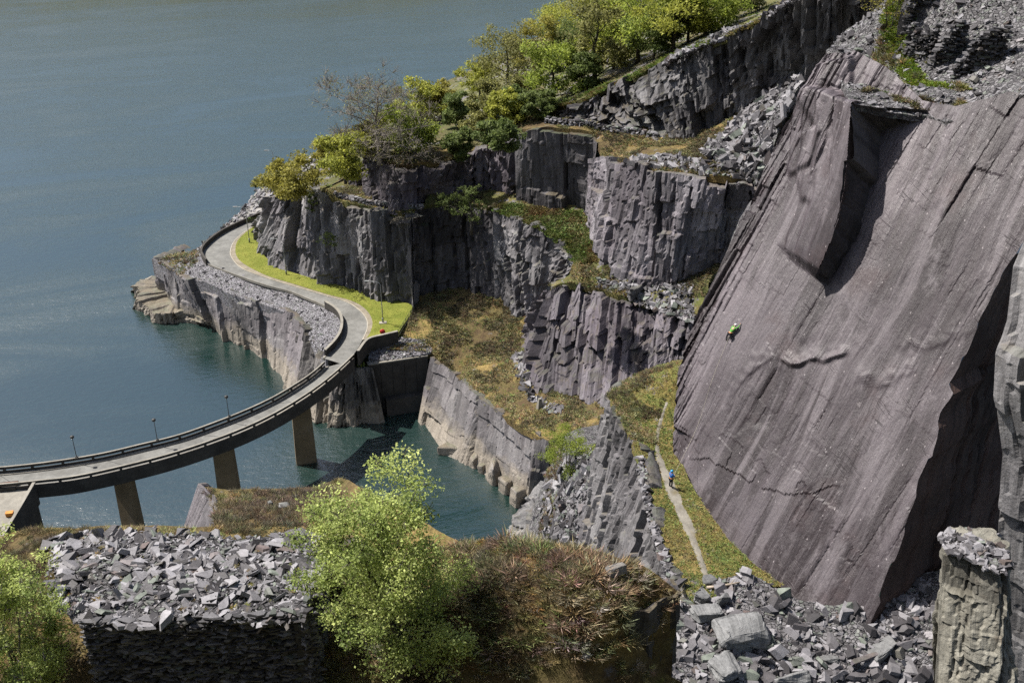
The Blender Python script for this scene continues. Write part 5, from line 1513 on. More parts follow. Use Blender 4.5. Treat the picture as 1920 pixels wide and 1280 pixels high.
# lawn
lawn_poly = np.vstack([px_line(FW, ZR, 60)[:, :2], [W(690, 640, ZR)[:2]], [W(745, 627, ZR)[:2]], [W(779, 578, ZR)[:2]], (RC_BASE[::-1] + np.array([0.4, 1.2, 0]))[:, :2]])
lawn, lawnz = sheet('lawn', lawn_poly, lambda x, y: ZR + 0.13 + 0.0 * x, M['lawn'], 0.7, 0.05, 3, 7, 1.0, 'bright green mown verge between road and cliff', cat='lawn')
gp = scatter_xy(lawn_poly, 6000, np.random.default_rng(9))
growth('lawn_grass', gp, lawnz(gp[:, 0], gp[:, 1]), np.random.default_rng(1).uniform(0.05, 0.13, len(gp)), 'far', ((0.165, 0.195, 0.03), (0.23, 0.245, 0.045), (0.29, 0.28, 0.06)), 10, 'short bright grass of the verge', 'grass', flat=0.7)
ge = px_line(FW, ZR, 700); rg = np.random.default_rng(2)
# dark walls by the road
def wall_run(name, pts, z0, h, th, mat, label, n=60, coping=True, side=1):
    P = px_line(pts, ZR, n)
    tg = np.gradient(P[:, :2], axis=0); nr = np.stack([-tg[:, 1], tg[:, 0]], 1); nr /= np.linalg.norm(nr, axis=1)[:, None]
    root = empty(name, (P[n // 2][0], P[n // 2][1], z0)); info(root, label, 'wall')
    o = np.array([P[n // 2][0], P[n // 2][1], z0])
    b = MB().ribbon(P[:, :2] - o[:2], P[:, :2] + nr * th * side - o[:2], -0.5, h)
    b.build('wall_body', M[mat], root)
    if coping:
        MB().ribbon(P[:, :2] - nr * 0.06 * side - o[:2], P[:, :2] + nr * (th + 0.06) * side - o[:2], h + 0.003, h + 0.12).build('coping', M['concrete'], root)
    return root
wall_run('road_wall', RL[1:9], ZR, 1.0, 0.4, 'concrete_dark', 'dark curved wall on the lake side of the far bend', 70, False, -1)
wall_run('road_wall', [(612, 574.5), (633.5, 589), (643, 606), (642, 628), (631, 648), (612, 668)], ZR, 1.15, 0.35, 'concrete_dark', 'curved parapet wall where the road reaches the bridge', 60, True, 1 if False else -1)
wall_run('lawn_wall', [(745, 630), (720, 636), (695, 642), (683, 650), (670, 668)], ZR - 1.2, 2.2, 0.35, 'concrete_dark', 'low dark wall closing the near end of the lawn', 40, True, 1)

# ---- bridge
FE = [(606, 679), (587, 696), (560, 715), (513, 743), (460, 768), (400, 791.7), (333, 815), (260, 833), (186.7, 850), (106.7, 863), (33, 872), (-30, 877), (-120, 881), (-330, 887)]
NE = [(664, 664), (648, 680), (620, 705), (580, 735), (523, 770), (461.7, 800), (390, 827.7), (311.7, 852.7), (228, 874), (141.7, 892.7), (63, 902), (-10, 909), (-110, 914), (-320, 922)]
ZP = ZR + 1.05
nB = 230
fe, ne = px_line(FE, ZP, nB), px_line(NE, ZP, nB)
# even width: keep the far edge where the survey has it, smooth the near one
cw_ = np.linalg.norm(fe - ne, axis=1).mean()
bor = np.array([*((fe + ne) / 2).mean(0)[:2], 0.0])
bridge = empty('road_bridge', bor)
info(bridge, 'curved concrete road bridge on tall piers over the lake', 'bridge')
L2 = lambda t: (ne + (fe - ne) * t)[:, :2] - bor[:2]          # t=0 near edge, 1 far edge
wd = np.linalg.norm(fe - ne, axis=1)
def tm(m): return (m / wd)[:, None]
def off(m_from_near): return (ne + (fe - ne) * tm(m_from_near))[:, :2] - bor[:2]
def offf(m_from_far): return (fe - (fe - ne) * tm(m_from_far))[:, :2] - bor[:2]
K = slice(0, nB)
MB().ribbon(off(np.full(nB, 0.9)), offf(np.full(nB, 0.9)), ZR - 0.30, ZR).build('deck', M['asphalt'], bridge)
MB().ribbon(off(np.full(nB, 0.26)), off(np.full(nB, 0.898)), ZR - 0.30, ZR + 0.14).build('kerb_strip', M['concrete_cream'], bridge)
MB().ribbon(offf(np.full(nB, 0.26)), offf(np.full(nB, 0.898)), ZR - 0.30, ZR + 0.14).build('kerb_strip', M['concrete'], bridge)
for nm, f in (('near', off), ('far', offf)):
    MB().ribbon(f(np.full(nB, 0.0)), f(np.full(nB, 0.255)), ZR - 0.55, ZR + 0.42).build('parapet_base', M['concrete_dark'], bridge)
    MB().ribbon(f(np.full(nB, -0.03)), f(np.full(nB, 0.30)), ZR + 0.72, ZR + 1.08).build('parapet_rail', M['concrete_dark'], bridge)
    MB().ribbon(f(np.full(nB, -0.05)), f(np.full(nB, 0.32)), ZR + 1.083, ZR + 1.13).build('rail_top', M['concrete'], bridge)
    E = ne if nm == 'near' else fe
    s = np.r_[0, np.cumsum(np.linalg.norm(np.diff(E[:, :2], axis=0), axis=1))]
    for d0 in np.arange(1.0, s[-1], 3.95):
        i = int(np.searchsorted(s, d0)); i = min(max(i, 1), nB - 2)
        c = (f(np.full(nB, 0.13))[i])
        tg = E[i + 1] - E[i - 1]
        MB().box((c[0], c[1], ZR + 0.57), (0.34, 0.24, 0.295), math.atan2(tg[1], tg[0])).build('parapet_post', M['concrete_dark'], bridge)
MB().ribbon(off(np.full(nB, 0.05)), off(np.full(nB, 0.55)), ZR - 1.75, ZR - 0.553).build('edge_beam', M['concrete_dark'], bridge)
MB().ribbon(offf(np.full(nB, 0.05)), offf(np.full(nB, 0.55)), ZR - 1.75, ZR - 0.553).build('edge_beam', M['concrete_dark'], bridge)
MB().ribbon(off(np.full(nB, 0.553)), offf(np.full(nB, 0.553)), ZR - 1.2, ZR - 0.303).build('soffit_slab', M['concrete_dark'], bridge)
for px in (569, 426, 243):
    mid = (ne + fe) / 2
    pj = np.array([project(np.array([p[0], p[1], 5.0])) for p in mid])
    i = int(np.argmin(np.abs(pj[:, 0] - px)))
    c = (ne[i] + fe[i]) / 2; ax = (fe[i] - ne[i])[:2]; ax /= np.linalg.norm(ax); al = np.array([ax[1], -ax[0]])
    hw, ht = 1.45, 0.62
    V = []
    for z, k in ((-3.0, 1.0), (0.0, 1.0), (ZR - 1.203, 0.88)):
        for sx, sy in ((-1, -1), (1, -1), (1, 1), (-1, 1)):
            q = c[:2] + ax * sx * hw * k * 1.15 + al * sy * ht * k - bor[:2]
            V.append((q[0], q[1], z))
    Fp = [(3, 2, 1, 0), (8, 9, 10, 11)] + [(l * 4 + q, l * 4 + (q + 1) % 4, l * 4 + 4 + (q + 1) % 4, l * 4 + 4 + q) for l in (0, 1) for q in range(4)]
    pier = MB().add(V, Fp).build('pier', M['concrete_pier'], bridge)
    cap = MB()
    V2 = []
    for z, k in ((ZR - 1.9, 0.86), (ZR - 1.21, 1.25)):
        for sx, sy in ((-1, -1), (1, -1), (1, 1), (-1, 1)):
            q = c[:2] + ax * sx * hw * k * 1.2 + al * sy * ht * 1.12 - bor[:2]
            V2.append((q[0], q[1], z))
    cap.add(V2, [(3, 2, 1, 0), (4, 5, 6, 7)] + [(q, (q + 1) % 4, 4 + (q + 1) % 4, 4 + q) for q in range(4)]).build('pier_cap', M['concrete_dark'], pier)
# deck joints
for i in (40, 78, 118, 160):
    a, b = off(np.full(nB, 0.95))[i], offf(np.full(nB, 0.95))[i]
    tg = (ne[i + 1] - ne[i])[:2]; tg /= np.linalg.norm(tg)
    MB().ribbon([a, b], [a + tg * 0.12, b + tg * 0.12], ZR + 0.004, ZR + 0.012).build('deck_joint', M['steel_dark'], bridge)

# ---- side platform that leaves the bridge at the lower left
jo = W(10, 955, ZR)
jet = empty('side_platform', (jo[0], jo[1], 0)); info(jet, 'concrete side platform joining the bridge at the lower left', 'platform')
jl = lambda *p: np.array([W(*q)[:2] - jo[:2] for q in p])
edge = jl((66, 905, ZR + 1), (40, 950, ZR + 1), (10, 1000, ZR + 1), (-20, 1050, ZR + 1))
inn = edge + np.array([-0.32, -0.03]); wl = edge + np.array([-26, -1.0])
MB().ribbon(edge + (-0.33, -0.03), wl, ZR - 1.0, ZR - 0.05).build('deck', M['concrete'], jet)
MB().ribbon(edge, inn, ZR - 2.4, ZR + 1.05).build('parapet', M['concrete_dark'], jet)
MB().ribbon(edge + (0.04, 0), inn + (-0.04, 0), ZR + 1.053, ZR + 1.14).build('coping', M['concrete'], jet)
MB().ribbon(edge + (-0.35, 0) + (0, -0.0), wl, -3, ZR - 1.003).build('plinth', M['concrete_dark'], jet)
gl = jl((-40, 914, ZR), (36, 906, ZR))
MB().ribbon(gl, gl + np.array([0.2, -1.6]), ZR - 0.045, ZR + 0.5).build('upstand', M['concrete_dark'], jet)
MB().ribbon(gl + np.array([0.1, -0.3]), gl + np.array([0.1, -1.2]), ZR + 0.503, ZR + 0.62).build('cover_plate', M['rust'], jet)
ob = W(19, 966, ZR)
crate = empty('orange_box', (ob[0], ob[1], ZR - 0.05)); info(crate, 'small orange lidded box on the concrete side platform', 'box')
MB().box((0, 0, 0.28), (0.9, 0.6, 0.5), 0.2, 0.03).build('body', M['orange'], crate)
MB().box((0, 0, 0.58), (0.98, 0.68, 0.08), 0.2, 0.02).build('lid', M['orange'], crate)

# ---- lamps
def road_lamp(base, h, arm, label, name='street_lamp', rot=0.0, group='tall lamps along the road'):
    r = empty(name, base, rot); info(r, label, 'street lamp', group)
    MB().lathe([(0.16, 0), (0.16, 0.9), (0.09, 1.0)], n=10).build('base', M['steel'], r, True)
    z = np.linspace(0.9, h - 0.6, 6)
    P = [(0, 0, q) for q in z] + [(-arm * 0.12, 0, h - 0.22), (-arm * 0.4, 0, h - 0.02), (-arm, 0, h + 0.05)]
    MB().tube(P, [0.085, 0.08, 0.075, 0.07, 0.065, 0.06, 0.05, 0.045, 0.04], 8).build('pole', M['steel'], r, True)
    hd = MB(); hd.box((-arm - 0.38, 0, h + 0.07), (0.85, 0.34, 0.16), 0, 0.05)
    lm = hd.build('lantern', M['steel'], r)
    MB().box((-arm - 0.42, 0, h - 0.035), (0.6, 0.26, 0.05), 0, 0.015).build('lens', M['lamp_glass'], lm)
    return r
LP1, LP2, LP3 = W(468, 455, ZR + 0.1), W(537, 515, ZR + 0.1), W(718, 605, ZR + 0.1)
road_lamp(LP1, 8.0, 1.7, 'tall road lamp on the verge at the far bend', rot=0.1)
road_lamp(LP2, 7.6, 1.6, 'tall road lamp against the fractured cliff face', rot=0.1)
road_lamp(LP3, 8.0, 2.0, 'tall road lamp on the wide end of the lawn', rot=-0.1)
MB().box((0, 0, 0.04), (1.3, 0.9, 0.12), 0.2, 0.02).build('plinth', M['concrete_cream'], bpy.data.objects['street_lamp.002'])
lf1 = W(515, 322, 13.2); lf1 = np.array([lf1[0], lf1[1], 11.5])
road_lamp(lf1, 7.2, 1.2, 'tall lamp showing above the olive bushes by the lake', rot=0.3)
lf2 = np.array([-20.0, 275, 0]); lf2[:2] = WY(841, 190, 285)[:2]; lf2[2] = hillz(lf2[0], lf2[1])
zt = WY(841, 146, lf2[1])[2]
road_lamp(lf2, max(3.5, zt - lf2[2]), 0.9, 'distant lamp rising out of the lakeside trees', rot=0.3)

def bridge_lamp(px, py, label):
    i = int(np.argmin(np.hypot(project(fe)[0] - px, project(fe)[1] - py)))
    p = fe[i]
    r = empty('bridge_lamp', (p[0], p[1], ZR + 1.13)); info(r, label, 'lamp', 'short lamps on the bridge parapet')
    tg = fe[i + 1] - fe[i]; a = math.atan2(tg[1], tg[0])
    MB().box((0, 0, 0.05), (0.4, 0.3, 0.1), a, 0.02).build('base_plate', M['steel_dark'], r)
    MB().tube([(0, 0, 0.05), (0, 0, 1.6), (0, 0, 3.1)], [0.06, 0.05, 0.045], 8).build('pole', M['steel_dark'], r, True)
    hd = MB().lathe([(0.06, 3.08), (0.24, 3.2), (0.30, 3.34), (0.26, 3.48), (0.10, 3.56)], n=12).build('lantern', M['steel_dark'], r, True)
    MB().lathe([(0.20, 3.12), (0.235, 3.19)], n=12).build('lens', M['lamp_glass'], hd, True)
for px, py, lb in ((146, 857, 'short parapet lamp nearest the side platform'), (296, 824, 'middle one of the three short parapet lamps'), (429, 781, 'short parapet lamp nearest the headland')):
    bridge_lamp(px, py, lb)

# ---- fence and life-ring post at the end of the lawn
fa, fb = W(747, 631, ZR), W(779, 580, ZR)
fence = empty('railing', (fa[0], fa[1], ZR)); info(fence, 'dark metal railing at the end of the lawn', 'fence')
dv = (fb - fa); nf = 7
for i in range(nf + 1):
    p = dv * i / nf
    MB().tube([(p[0], p[1], -0.3), (p[0], p[1], 1.25)], 0.05, 6).build('post', M['steel_dark'], fence)
for z in (0.15, 0.7, 1.2):
    MB().tube([(0, 0, z), (dv[0], dv[1], z)], 0.038, 6).build('rail', M['steel_dark'], fence)
lr = W(718, 632, ZR)
ring = empty('lifebuoy_housing', (lr[0], lr[1], ZR + 0.1)); info(ring, 'red round lifebuoy housing on a post at the lawn corner', 'lifebuoy')
MB().tube([(0, 0.06, 0), (0, 0.06, 1.0)], 0.05, 6).build('post', M['steel'], ring)
m = MB(); V = []
for k in range(14):
    a = 2 * math.pi * k / 14
    for r_, y in ((0.48, -0.10), (0.42, -0.20), (0.48, 0.05)):
        pass
prof = [(0.0, 0.05), (0.46, 0.05), (0.5, -0.02), (0.46, -0.10), (0.16, -0.14), (0.0, -0.14)]
n = 14
for r_, y in prof:
    for k in range(n):
        a = 2 * math.pi * k / n
        V.append((max(r_, 0.001) * math.cos(a), y, 1.0 + max(r_, 0.001) * math.sin(a)))
m.add(V, [(i * n + k, i * n + (k + 1) % n, (i + 1) * n + (k + 1) % n, (i + 1) * n + k) for i in range(len(prof) - 1) for k in range(n)])
hs = m.build('housing', M['red'], ring, True)
m = MB().tube([(0.22 * math.cos(t), -0.16, 1.0 + 0.22 * math.sin(t)) for t in np.linspace(0, 2 * math.pi, 17)], 0.035, 6, False); m.build('grip_ring', M['red'], hs, True)

# ================================================================== WALLS, BOULDERS, PLANTS
def hit(px, py, zf, y0=30.0, y1=460.0):
    """where the sight line through a photo pixel meets a piece of ground"""
    Y = np.arange(y0, y1, 0.25)
    d = ray(px, py)
    X = d[0] * Y / d[1]; Z = HCAM + d[2] * Y / d[1]
    g = zf(X, Y) - Z
    k = np.where(g >= 0)[0]
    i = int(k[0]) if len(k) else int(np.argmax(g))
    return np.array([X[i], Y[i], float(zf(X[i], Y[i]))])

import bmesh
def boulder(name, p, size, seed, label, mat='boulder', group=None, rot=0.0, tilt=(0, 0), layers=True, sink=0.2, cat='boulder', parent=None):
    rng = np.random.default_rng(seed)
    bm = bmesh.new()
    for _ in range(22):
        q = rng.uniform(-1, 1, 3); q = np.sign(q) * np.abs(q) ** 0.45
        q[:2] *= rng.uniform(0.75, 1, 2)
        bm.verts.new(q * 0.5 * np.asarray(size))
    bmesh.ops.convex_hull(bm, input=bm.verts)
    bmesh.ops.delete(bm, geom=[v for v in bm.verts if not v.link_faces], context='VERTS')
    bmesh.ops.bevel(bm, geom=bm.edges[:], offset=0.04 * min(size), segments=1, affect='EDGES')
    bmesh.ops.triangulate(bm, faces=bm.faces[:])
    bmesh.ops.subdivide_edges(bm, edges=bm.edges[:], cuts=4, use_grid_fill=True)
    bm.normal_update()
    co = np.array([v.co[:] for v in bm.verts]); no = np.array([v.normal[:] for v in bm.verts])
    m = min(size)
    dsp = 0.22 * m * (fbm(co[:, 0] / m * 1.2, co[:, 1] / m * 1.2, co[:, 2] / m * 3.0, seed=seed) - 0.5)
    if layers:
        q = co[:, 2] / m * 6 + 0.35 * co[:, 0] / m + 0.5 * fbm(co[:, 0] / m, co[:, 1] / m, seed=seed + 2)
        dsp += 0.17 * m * (_hash(np.floor(q), np.floor(co[:, 0] / m * 1.3), np.zeros(len(co)), seed) - 0.55) * (np.abs(no[:, 2]) < 0.8)
    co = co + no * dsp[:, None]
    for v, c in zip(bm.verts, co): v.co = c
    bmesh.ops.recalc_face_normals(bm, faces=bm.faces[:])
    me = bpy.data.meshes.new(name); bm.to_mesh(me); bm.free()
    V = np.array([v.co[:] for v in me.vertices])
    a = me.attributes.new('rc', 'FLOAT_VECTOR', 'POINT'); a.data.foreach_set('vector', V.astype(np.float32).ravel())
    a = me.attributes.new('tone', 'FLOAT', 'POINT'); a.data.foreach_set('value', np.full(len(V), rng.uniform(0.4, 0.75), np.float32))
    o = link(name, me, M[mat], parent)
    o.location = (p[0], p[1], p[2] + size[2] * (0.5 - sink)); o.rotation_euler = (tilt[0], tilt[1], rot)
    if label: info(o, label, cat, group)
    return o

# boulders of the rubble field
for i, (px, py, sz, rot, tl, mat, lab) in enumerate((
    (1388, 1200, (4.6, 2.8, 2.0), 0.1, (0.12, 0.1), 'boulder', 'largest layered boulder in the rubble field below the slab'),
    (1360, 1262, (3.0, 2.2, 1.6), 0.5, (0.1, -0.15), 'boulder', 'pale rounded boulder below the largest layered one'),
    (1322, 1160, (3.0, 1.6, 1.4), 0.2, (0.0, 0.1), 'boulder', 'stepped boulder close to the heather bank edge'),
    (1315, 1128, (1.7, 1.2, 1.2), 0.9, (0.3, 0.1), 'boulder', 'block at the end of the bench turf'),
    (1352, 1135, (1.3, 0.7, 1.5), 0.4, (0.2, 0.3), 'boulder', 'upended slate leaning below the driftwood'),
    (1480, 1284, (3.8, 1.6, 1.4), 0.0, (0.0, 0.05), 'boulder', 'flat pale boulder at the bottom edge of the picture'),
    (1655, 1225, (3.2, 1.9, 0.8), 0.5, (-0.25, -0.25), 'boulder', 'wide tilted slate plate in the rubble nearest the pinnacle'),
    (1556, 1240, (1.6, 1.2, 0.4), 0.4, (-0.3, 0.2), 'boulder', 'upright pale plate in the middle of the rubble'),
)):
    boulder('slate_boulder', hit(px, py, bfz), sz, 300 + i, lab, mat, None, rot, tl)
p = hit(1330, 1088, benchz); boulder('slate_block', p, (1.5, 1.1, 0.35), 320, 'clean pale slate block on the turf at the path end', 'boulder', None, 0.5, (0.25, -0.1), False, cat='slate block')
p = hit(1620, 1244, bfz); boulder('slate_post', p + (0, 0, .5), (2.9, 0.5, 0.3), 321, 'long brown slate beam lying across the rubble', 'rock_purple', None, 0.35, (0.2, -0.1), False, cat='slate beam')
p = hit(1352, 1107, benchz); lg = MB().tube([p + (-1.2, -0.1, 0.2), p + (-0.3, 0, 0.22), p + (0.6, 0.12, 0.32), p + (1.5, 0.2, 0.5)], [0.13, 0.12, 0.10, 0.05], 8)
lg.tube([p + (0.7, 0.13, 0.34), p + (1.1, 0.45, 0.6)], [0.06, 0.02], 6)
info(lg.build('driftwood', M['wood'], None, True), 'bleached log lying where the path meets the rubble', 'log')
# pale rocks along the pit pool
for i, (px, py, sz, rot, lab) in enumerate((
    (850, 848, (5.5, 3.0, 2.2), 0.2, 'flat cream rocks at the start of the pool edge'), (868, 838, (2.6, 2.0, 2.4), 0.8, 'heaped grey rocks against the pit wall'), (888, 872, (2.2, 1.6, 3.0), 0.9, 'first upright cream block along the pool'),
    (904, 884, (1.6, 1.6, 2.4), 0.6, 'narrow cream block along the pool edge'), (925, 900, (3.4, 2.4, 5.0), 0.95, 'biggest cream block at the foot of the pit wall'), (950, 920, (2.6, 2.2, 4.0), 0.9, 'dark topped block at the foot of the pit wall'), (970, 945, (3.0, 2.6, 4.6), 0.95, 'last grey block at the corner of the pit wall'))):
    boulder('pool_rock', W(px, py, 0.0), sz, 340 + i, lab, 'rock_water', None, -rot, (0, 0), False, 0.3, 'rock')
boulder('terrace_boulder', hit(1192, 560, t2bz), (2.8, 1.8, 2.4), 360, 'pale boulder at the edge of the outcrop terrace', 'rock_grey', None, 0.3)
boulder('knoll_stone', hit(536, 955, fgz), (0.85, 0.5, 0.5), 361, 'smooth pale stone lying in the knoll heather', 'rock_grey', None, 0.2, (-0.5, 0), False)
boulder('knoll_stone', hit(508, 950, fgz), (0.4, 0.35, 0.5), 362, 'dark split stone left of the pale one on the knoll', 'rock', None, 0.6)
boulder('heather_stone', hit(1155, 1082, fgz) + (0, 0, .25), (1.3, 0.5, 0.5), 363, 'grey stone half buried in the heather bank top', 'rock_grey', None, 0.5, (-0.2, 0.1), False)
boulder('heather_stone', hit(1100, 1255, fgz) + (0, 0, .25), (0.4, 0.35, 0.5), 364, 'small dark stone low on the heather bank', 'rock', None, 0.5)
for px, py, zf, hgt, lab in ((1012, 765, heathz, 1.7, 'small stone marker pillar on the heath shelf'), (720, 298, t3z, 1.6, 'stone marker post on the heath above the second tier')):
    p = hit(px, py, zf)
    m = MB(); m.add([(-.45, -.4, -.2), (.45, -.4, -.2), (.45, .4, -.2), (-.45, .4, -.2), (-.4, -.35, .4), (.4, -.35, .4), (.4, .35, .4), (-.4, .35, .4), (-.2, -.2, hgt), (.2, -.2, hgt), (.2, .2, hgt), (-.2, .2, hgt)],
      [(3, 2, 1, 0), (8, 9, 10, 11)] + [(l * 4 + q, l * 4 + (q + 1) % 4, l * 4 + 4 + (q + 1) % 4, l * 4 + 4 + q) for l in (0, 1) for q in range(4)])
    o = m.build('marker_stone', M['concrete'], None); o.location = p; o.rotation_euler = (0, 0, 0.4); info(o, lab, 'stone pillar')

# scree on the upper gallery and the other ledges
SC3 = WL((1310, 290, 46), (1330, 262, 46.5), (1400, 225, 49), (1480, 192, 53), (1500, 200, 54), (1470, 260, 50), (1440, 320, 47), (1420, 345, 45), (1360, 330, 45))
tip3 = tps([*[tuple(q) for q in WL((1310, 292, 45.8), (1340, 265, 46.6), (1400, 228, 50.5), (1480, 194, 55.5), (1440, 320, 47.5), (1420, 345, 45.4), (1360, 332, 45.3), (1400, 280, 48.8))]])
tp, tpz = sheet('slate_tip', SC3[:, :2], tip3, M['scree'], 0.7, 0.35, 1.6, 87, 3, 'tumbled slate tip spilling onto the upper gallery', cat='scree')
stones(tp, SC3, tpz, 240, 1100, 0.35, 2.2, 41, 0.6, 2.2, rest_max=0.9, thick=1.2)
stones(t3, WL((1165, 296, 45), (1240, 318, 45), (1330, 334, 45), (1420, 345, 45), (1410, 322, 45.5), (1300, 302, 45.5), (1200, 285, 45)), t3z, 90, 500, 0.35, 1.8, 42, 0.6, 2.2, rest_max=0.9, thick=1.5)
stones(t2b, WL((1110, 525, 26.5), (1200, 540, 26), (1300, 545, 28), (1300, 600, 27), (1230, 580, 25.5), (1150, 552, 25.2)), t2bz, 80, 700, 0.25, 1.6, 43, 0.5, 2.5, rest_max=0.8)
stones(heath, WL((960, 660, 12.3), (985, 660, 12.3), (1000, 735, 12.2), (1060, 765, 13), (1040, 775, 12.6), (985, 735, 11.9)), heathz, 50, 260, 0.25, 1.7, 44, 0.5, 2.5)
stones(rt, RT_POLY, rtz, 200, 3600, 0.14, 1.0, 45, 0.45, 4.0, rest_max=0.42, mask=lambda x, y: np.where(fbm(x / 4, y / 4, seed=77) > 0.5, 1.0, 0.25))
stones(hill, WL((800, 215, 30), (880, 150, 32), (905, 165, 32), (850, 235, 32), (790, 285, 34), (740, 298, 35), (780, 262, 33)), hillz, 60, 500, 0.4, 1.6, 46, 0.5, 2.0, rest_max=0.9)
stones(hill, WL((1240, 130, 56), (1330, 70, 60), (1420, 20, 66), (1500, -30, 72), (1520, -10, 72), (1420, 52, 64), (1330, 90, 60)), hillz, 60, 700, 0.4, 1.6, 47, 0.5, 2.0, rest_max=0.9)
stones(bench, WL((1200, 850, 42.4), (1213, 900, 42), (1225, 960, 41.3), (1240, 1010, 40.7), (1270, 1085, 39.7), (1255, 1080, 39.7), (1225, 1000, 40.8), (1200, 880, 42.2)), benchz, 60, 900, 0.08, 0.9, 48, 0.5, 3.0)
stones(fg, WL((420, 1268, 57.6), (600, 1262, 57.5), (600, 1300, 57), (200, 1310, 57)), fgz, 40, 160, 0.15, 0.8, 49, 0.5, 2.5)

# dry-stone walls on the galleries
def ridge_wall(name, pts, zf, hgt, label, seed, **k):
    P = np.array([hit(x, y, zf) for x, y in pts])
    P = resample(P, 14)
    z = np.array([float(zf(q[0], q[1])) for q in P])
    return drystone(name, P, z - 0.1, z + hgt, label, seed, back=(0, 1), **k)
ridge_wall('gallery_wall', [(628, 371), (655, 377), (690, 386), (730, 393), (790, 396)], t2z, 1.0, 'low pale slate wall along the edge of the lower gallery', 51, course=0.22, lmin=0.6, lmax=1.4, depth=0.9, cap=200)
ridge_wall('gallery_wall', [(1022, 232), (1060, 238), (1120, 246), (1175, 252), (1228, 262)], t3z, 1.1, 'long low slate wall along the upper gallery', 52, course=0.22, lmin=0.6, lmax=1.4, depth=0.9, cap=220)
ridge_wall('gallery_wall', [(1120, 532), (1160, 540), (1185, 550)], t2bz, 0.8, 'short rough slate wall on the outcrop terrace', 53, course=0.22, lmin=0.5, lmax=1.2, depth=0.8, cap=90)
# ruined slate shed above the slab
for i, (pts, hg, lab) in enumerate(((((1694, 112), (1722, 114), (1748, 108)), (3.4, 2.2, 3.0), 'ruined slate wall with a doorway gap above the slab'),
                                     (((1745, 132), (1780, 122), (1806, 100)), (1.0, 3.4, 2.8), 'middle ruined slate wall in deep shade above the slab'),
                                     (((1790, 150), (1840, 132), (1882, 112)), (1.6, 3.4, 2.6), 'broad ruined slate wall beside the buttress'),
                                     (((1705, 62), (1712, 40), (1745, 14)), (2.4, 3.2, 2.4), 'upper ruined slate wall below the tip'))):
    P = resample(np.array([hit(x, y, rtz) for x, y in pts]), 10)
    z = np.array([float(rtz(q[0], q[1])) for q in P])
    drystone('ruined_wall', P, z - 0.2, z + np.interp(np.linspace(0, 1, 10), np.linspace(0, 1, len(hg)), hg), lab, 60 + i, course=0.13, lmin=0.4, lmax=1.1, depth=0.9, cap=180, back=(0.1, 1), dark=True)

# footpath along the bench
pp = np.array([hit(x, y, benchz) for x, y in ((1250, 755), (1240, 785), (1233, 815), (1233, 850), (1243, 880), (1256, 912), (1270, 945), (1288, 985), (1302, 1020), (1312, 1050), (1322, 1078), (1338, 1098))])
pp = resample(pp, 70, True)
tg = np.gradient(pp[:, :2], axis=0); nr = np.stack([-tg[:, 1], tg[:, 0]], 1); nr /= np.linalg.norm(nr, axis=1)[:, None]
wv = np.interp(np.linspace(0, 1, 70), [0, 0.3, 0.42, 0.62, 0.8, 1], [0.14, 0.2, 0.48, 0.55, 0.34, 0.2]) * (0.75 + 0.5 * vnoise(np.arange(70) / 3.0, np.zeros(70), seed=4))
Vp = []
for i in range(70):
    for f in (-1, -0.4, 0.4, 1):
        x, y = pp[i, 0] + nr[i, 0] * wv[i] * f, pp[i, 1] + nr[i, 1] * wv[i] * f
        Vp.append((x, y, float(benchz(x, y)) + (0.04 if abs(f) < 1 else 0.0)))
fp = MB().add(Vp, [tuple(map(int, f)) for f in quads(70, 4)]).build('footpath', M['path'], None, True)
info(fp, 'narrow trodden path along the grassy bench', 'path', kind='structure')

# ---- heather, turf and bracken
def cover(name, poly, zf, n, smin, smax, style, pal, seed, label, cat='heather', mask=None, flat=0.8, thr=None, ms=4.0, parent=None, jitter=0.3):
    rng = np.random.default_rng(seed)
    mk = mask
    if thr is not None:
        mk = lambda x, y: (fbm(x / ms, y / ms, seed=seed + 3, octaves=3) > thr).astype(float) * (1 if mask is None else mask(x, y))
    p = scatter_xy(np.asarray([q[:2] for q in poly]), n, rng, mk)
    return growth(name, p, zf(p[:, 0], p[:, 1]), rng.uniform(smin, smax, len(p)), style, pal, seed, label, cat, parent, flat=flat, jitter=jitter)
cover('heather', HE_POLY, heathz, 7000, 0.25, 0.62, 'far', P_HEATH, 501, 'brown and ochre heather covering the heath shelf', thr=0.40, ms=3.0)
cover('grass', HE_POLY, heathz, 3500, 0.15, 0.3, 'far', P_TURF, 502, 'bleached grass among the heather of the heath shelf', 'grass', thr=0.5, ms=4.0)
cover('heather', T2P, t2z, 1500, 0.25, 0.6, 'far', P_HEATH, 503, 'heath on the lower gallery', thr=0.42)
GG = [*GB_TOP[:4], W(1085, 490, 27.5), W(1120, 490, 28), W(1110, 425, 29.6), W(1095, 398, 30.2), W(1000, 384, 30.5), W(935, 382, 30.2)]
cover('bracken', GG, t2bz, 2600, 0.4, 0.95, 'far', ((0.13, 0.085, 0.035), (0.10, 0.10, 0.03), (0.09, 0.12, 0.03), (0.115, 0.145, 0.04)), 504, 'bright green bracken along the green gallery', 'bracken')
cover('heather', T2B, t2bz, 3200, 0.3, 0.65, 'far', P_HEATH, 505, 'tawny heath on the outcrop terrace', thr=0.45)
cover('heather', T3P, t3z, 6500, 0.3, 0.7, 'far', P_HEATH, 506, 'heather on the upper gallery', thr=0.42, ms=5)
C3E = [*(C3_TOP + np.array([0, 0.6, 0])), *((C3_TOP + np.array([0, 5.0, 0]))[::-1])]
cover('heather', C3E, hillz, 1500, 0.35, 0.9, 'far', P_GREEN, 513, 'rough heath along the brink of the upper cliffs', thr=0.45, ms=3)
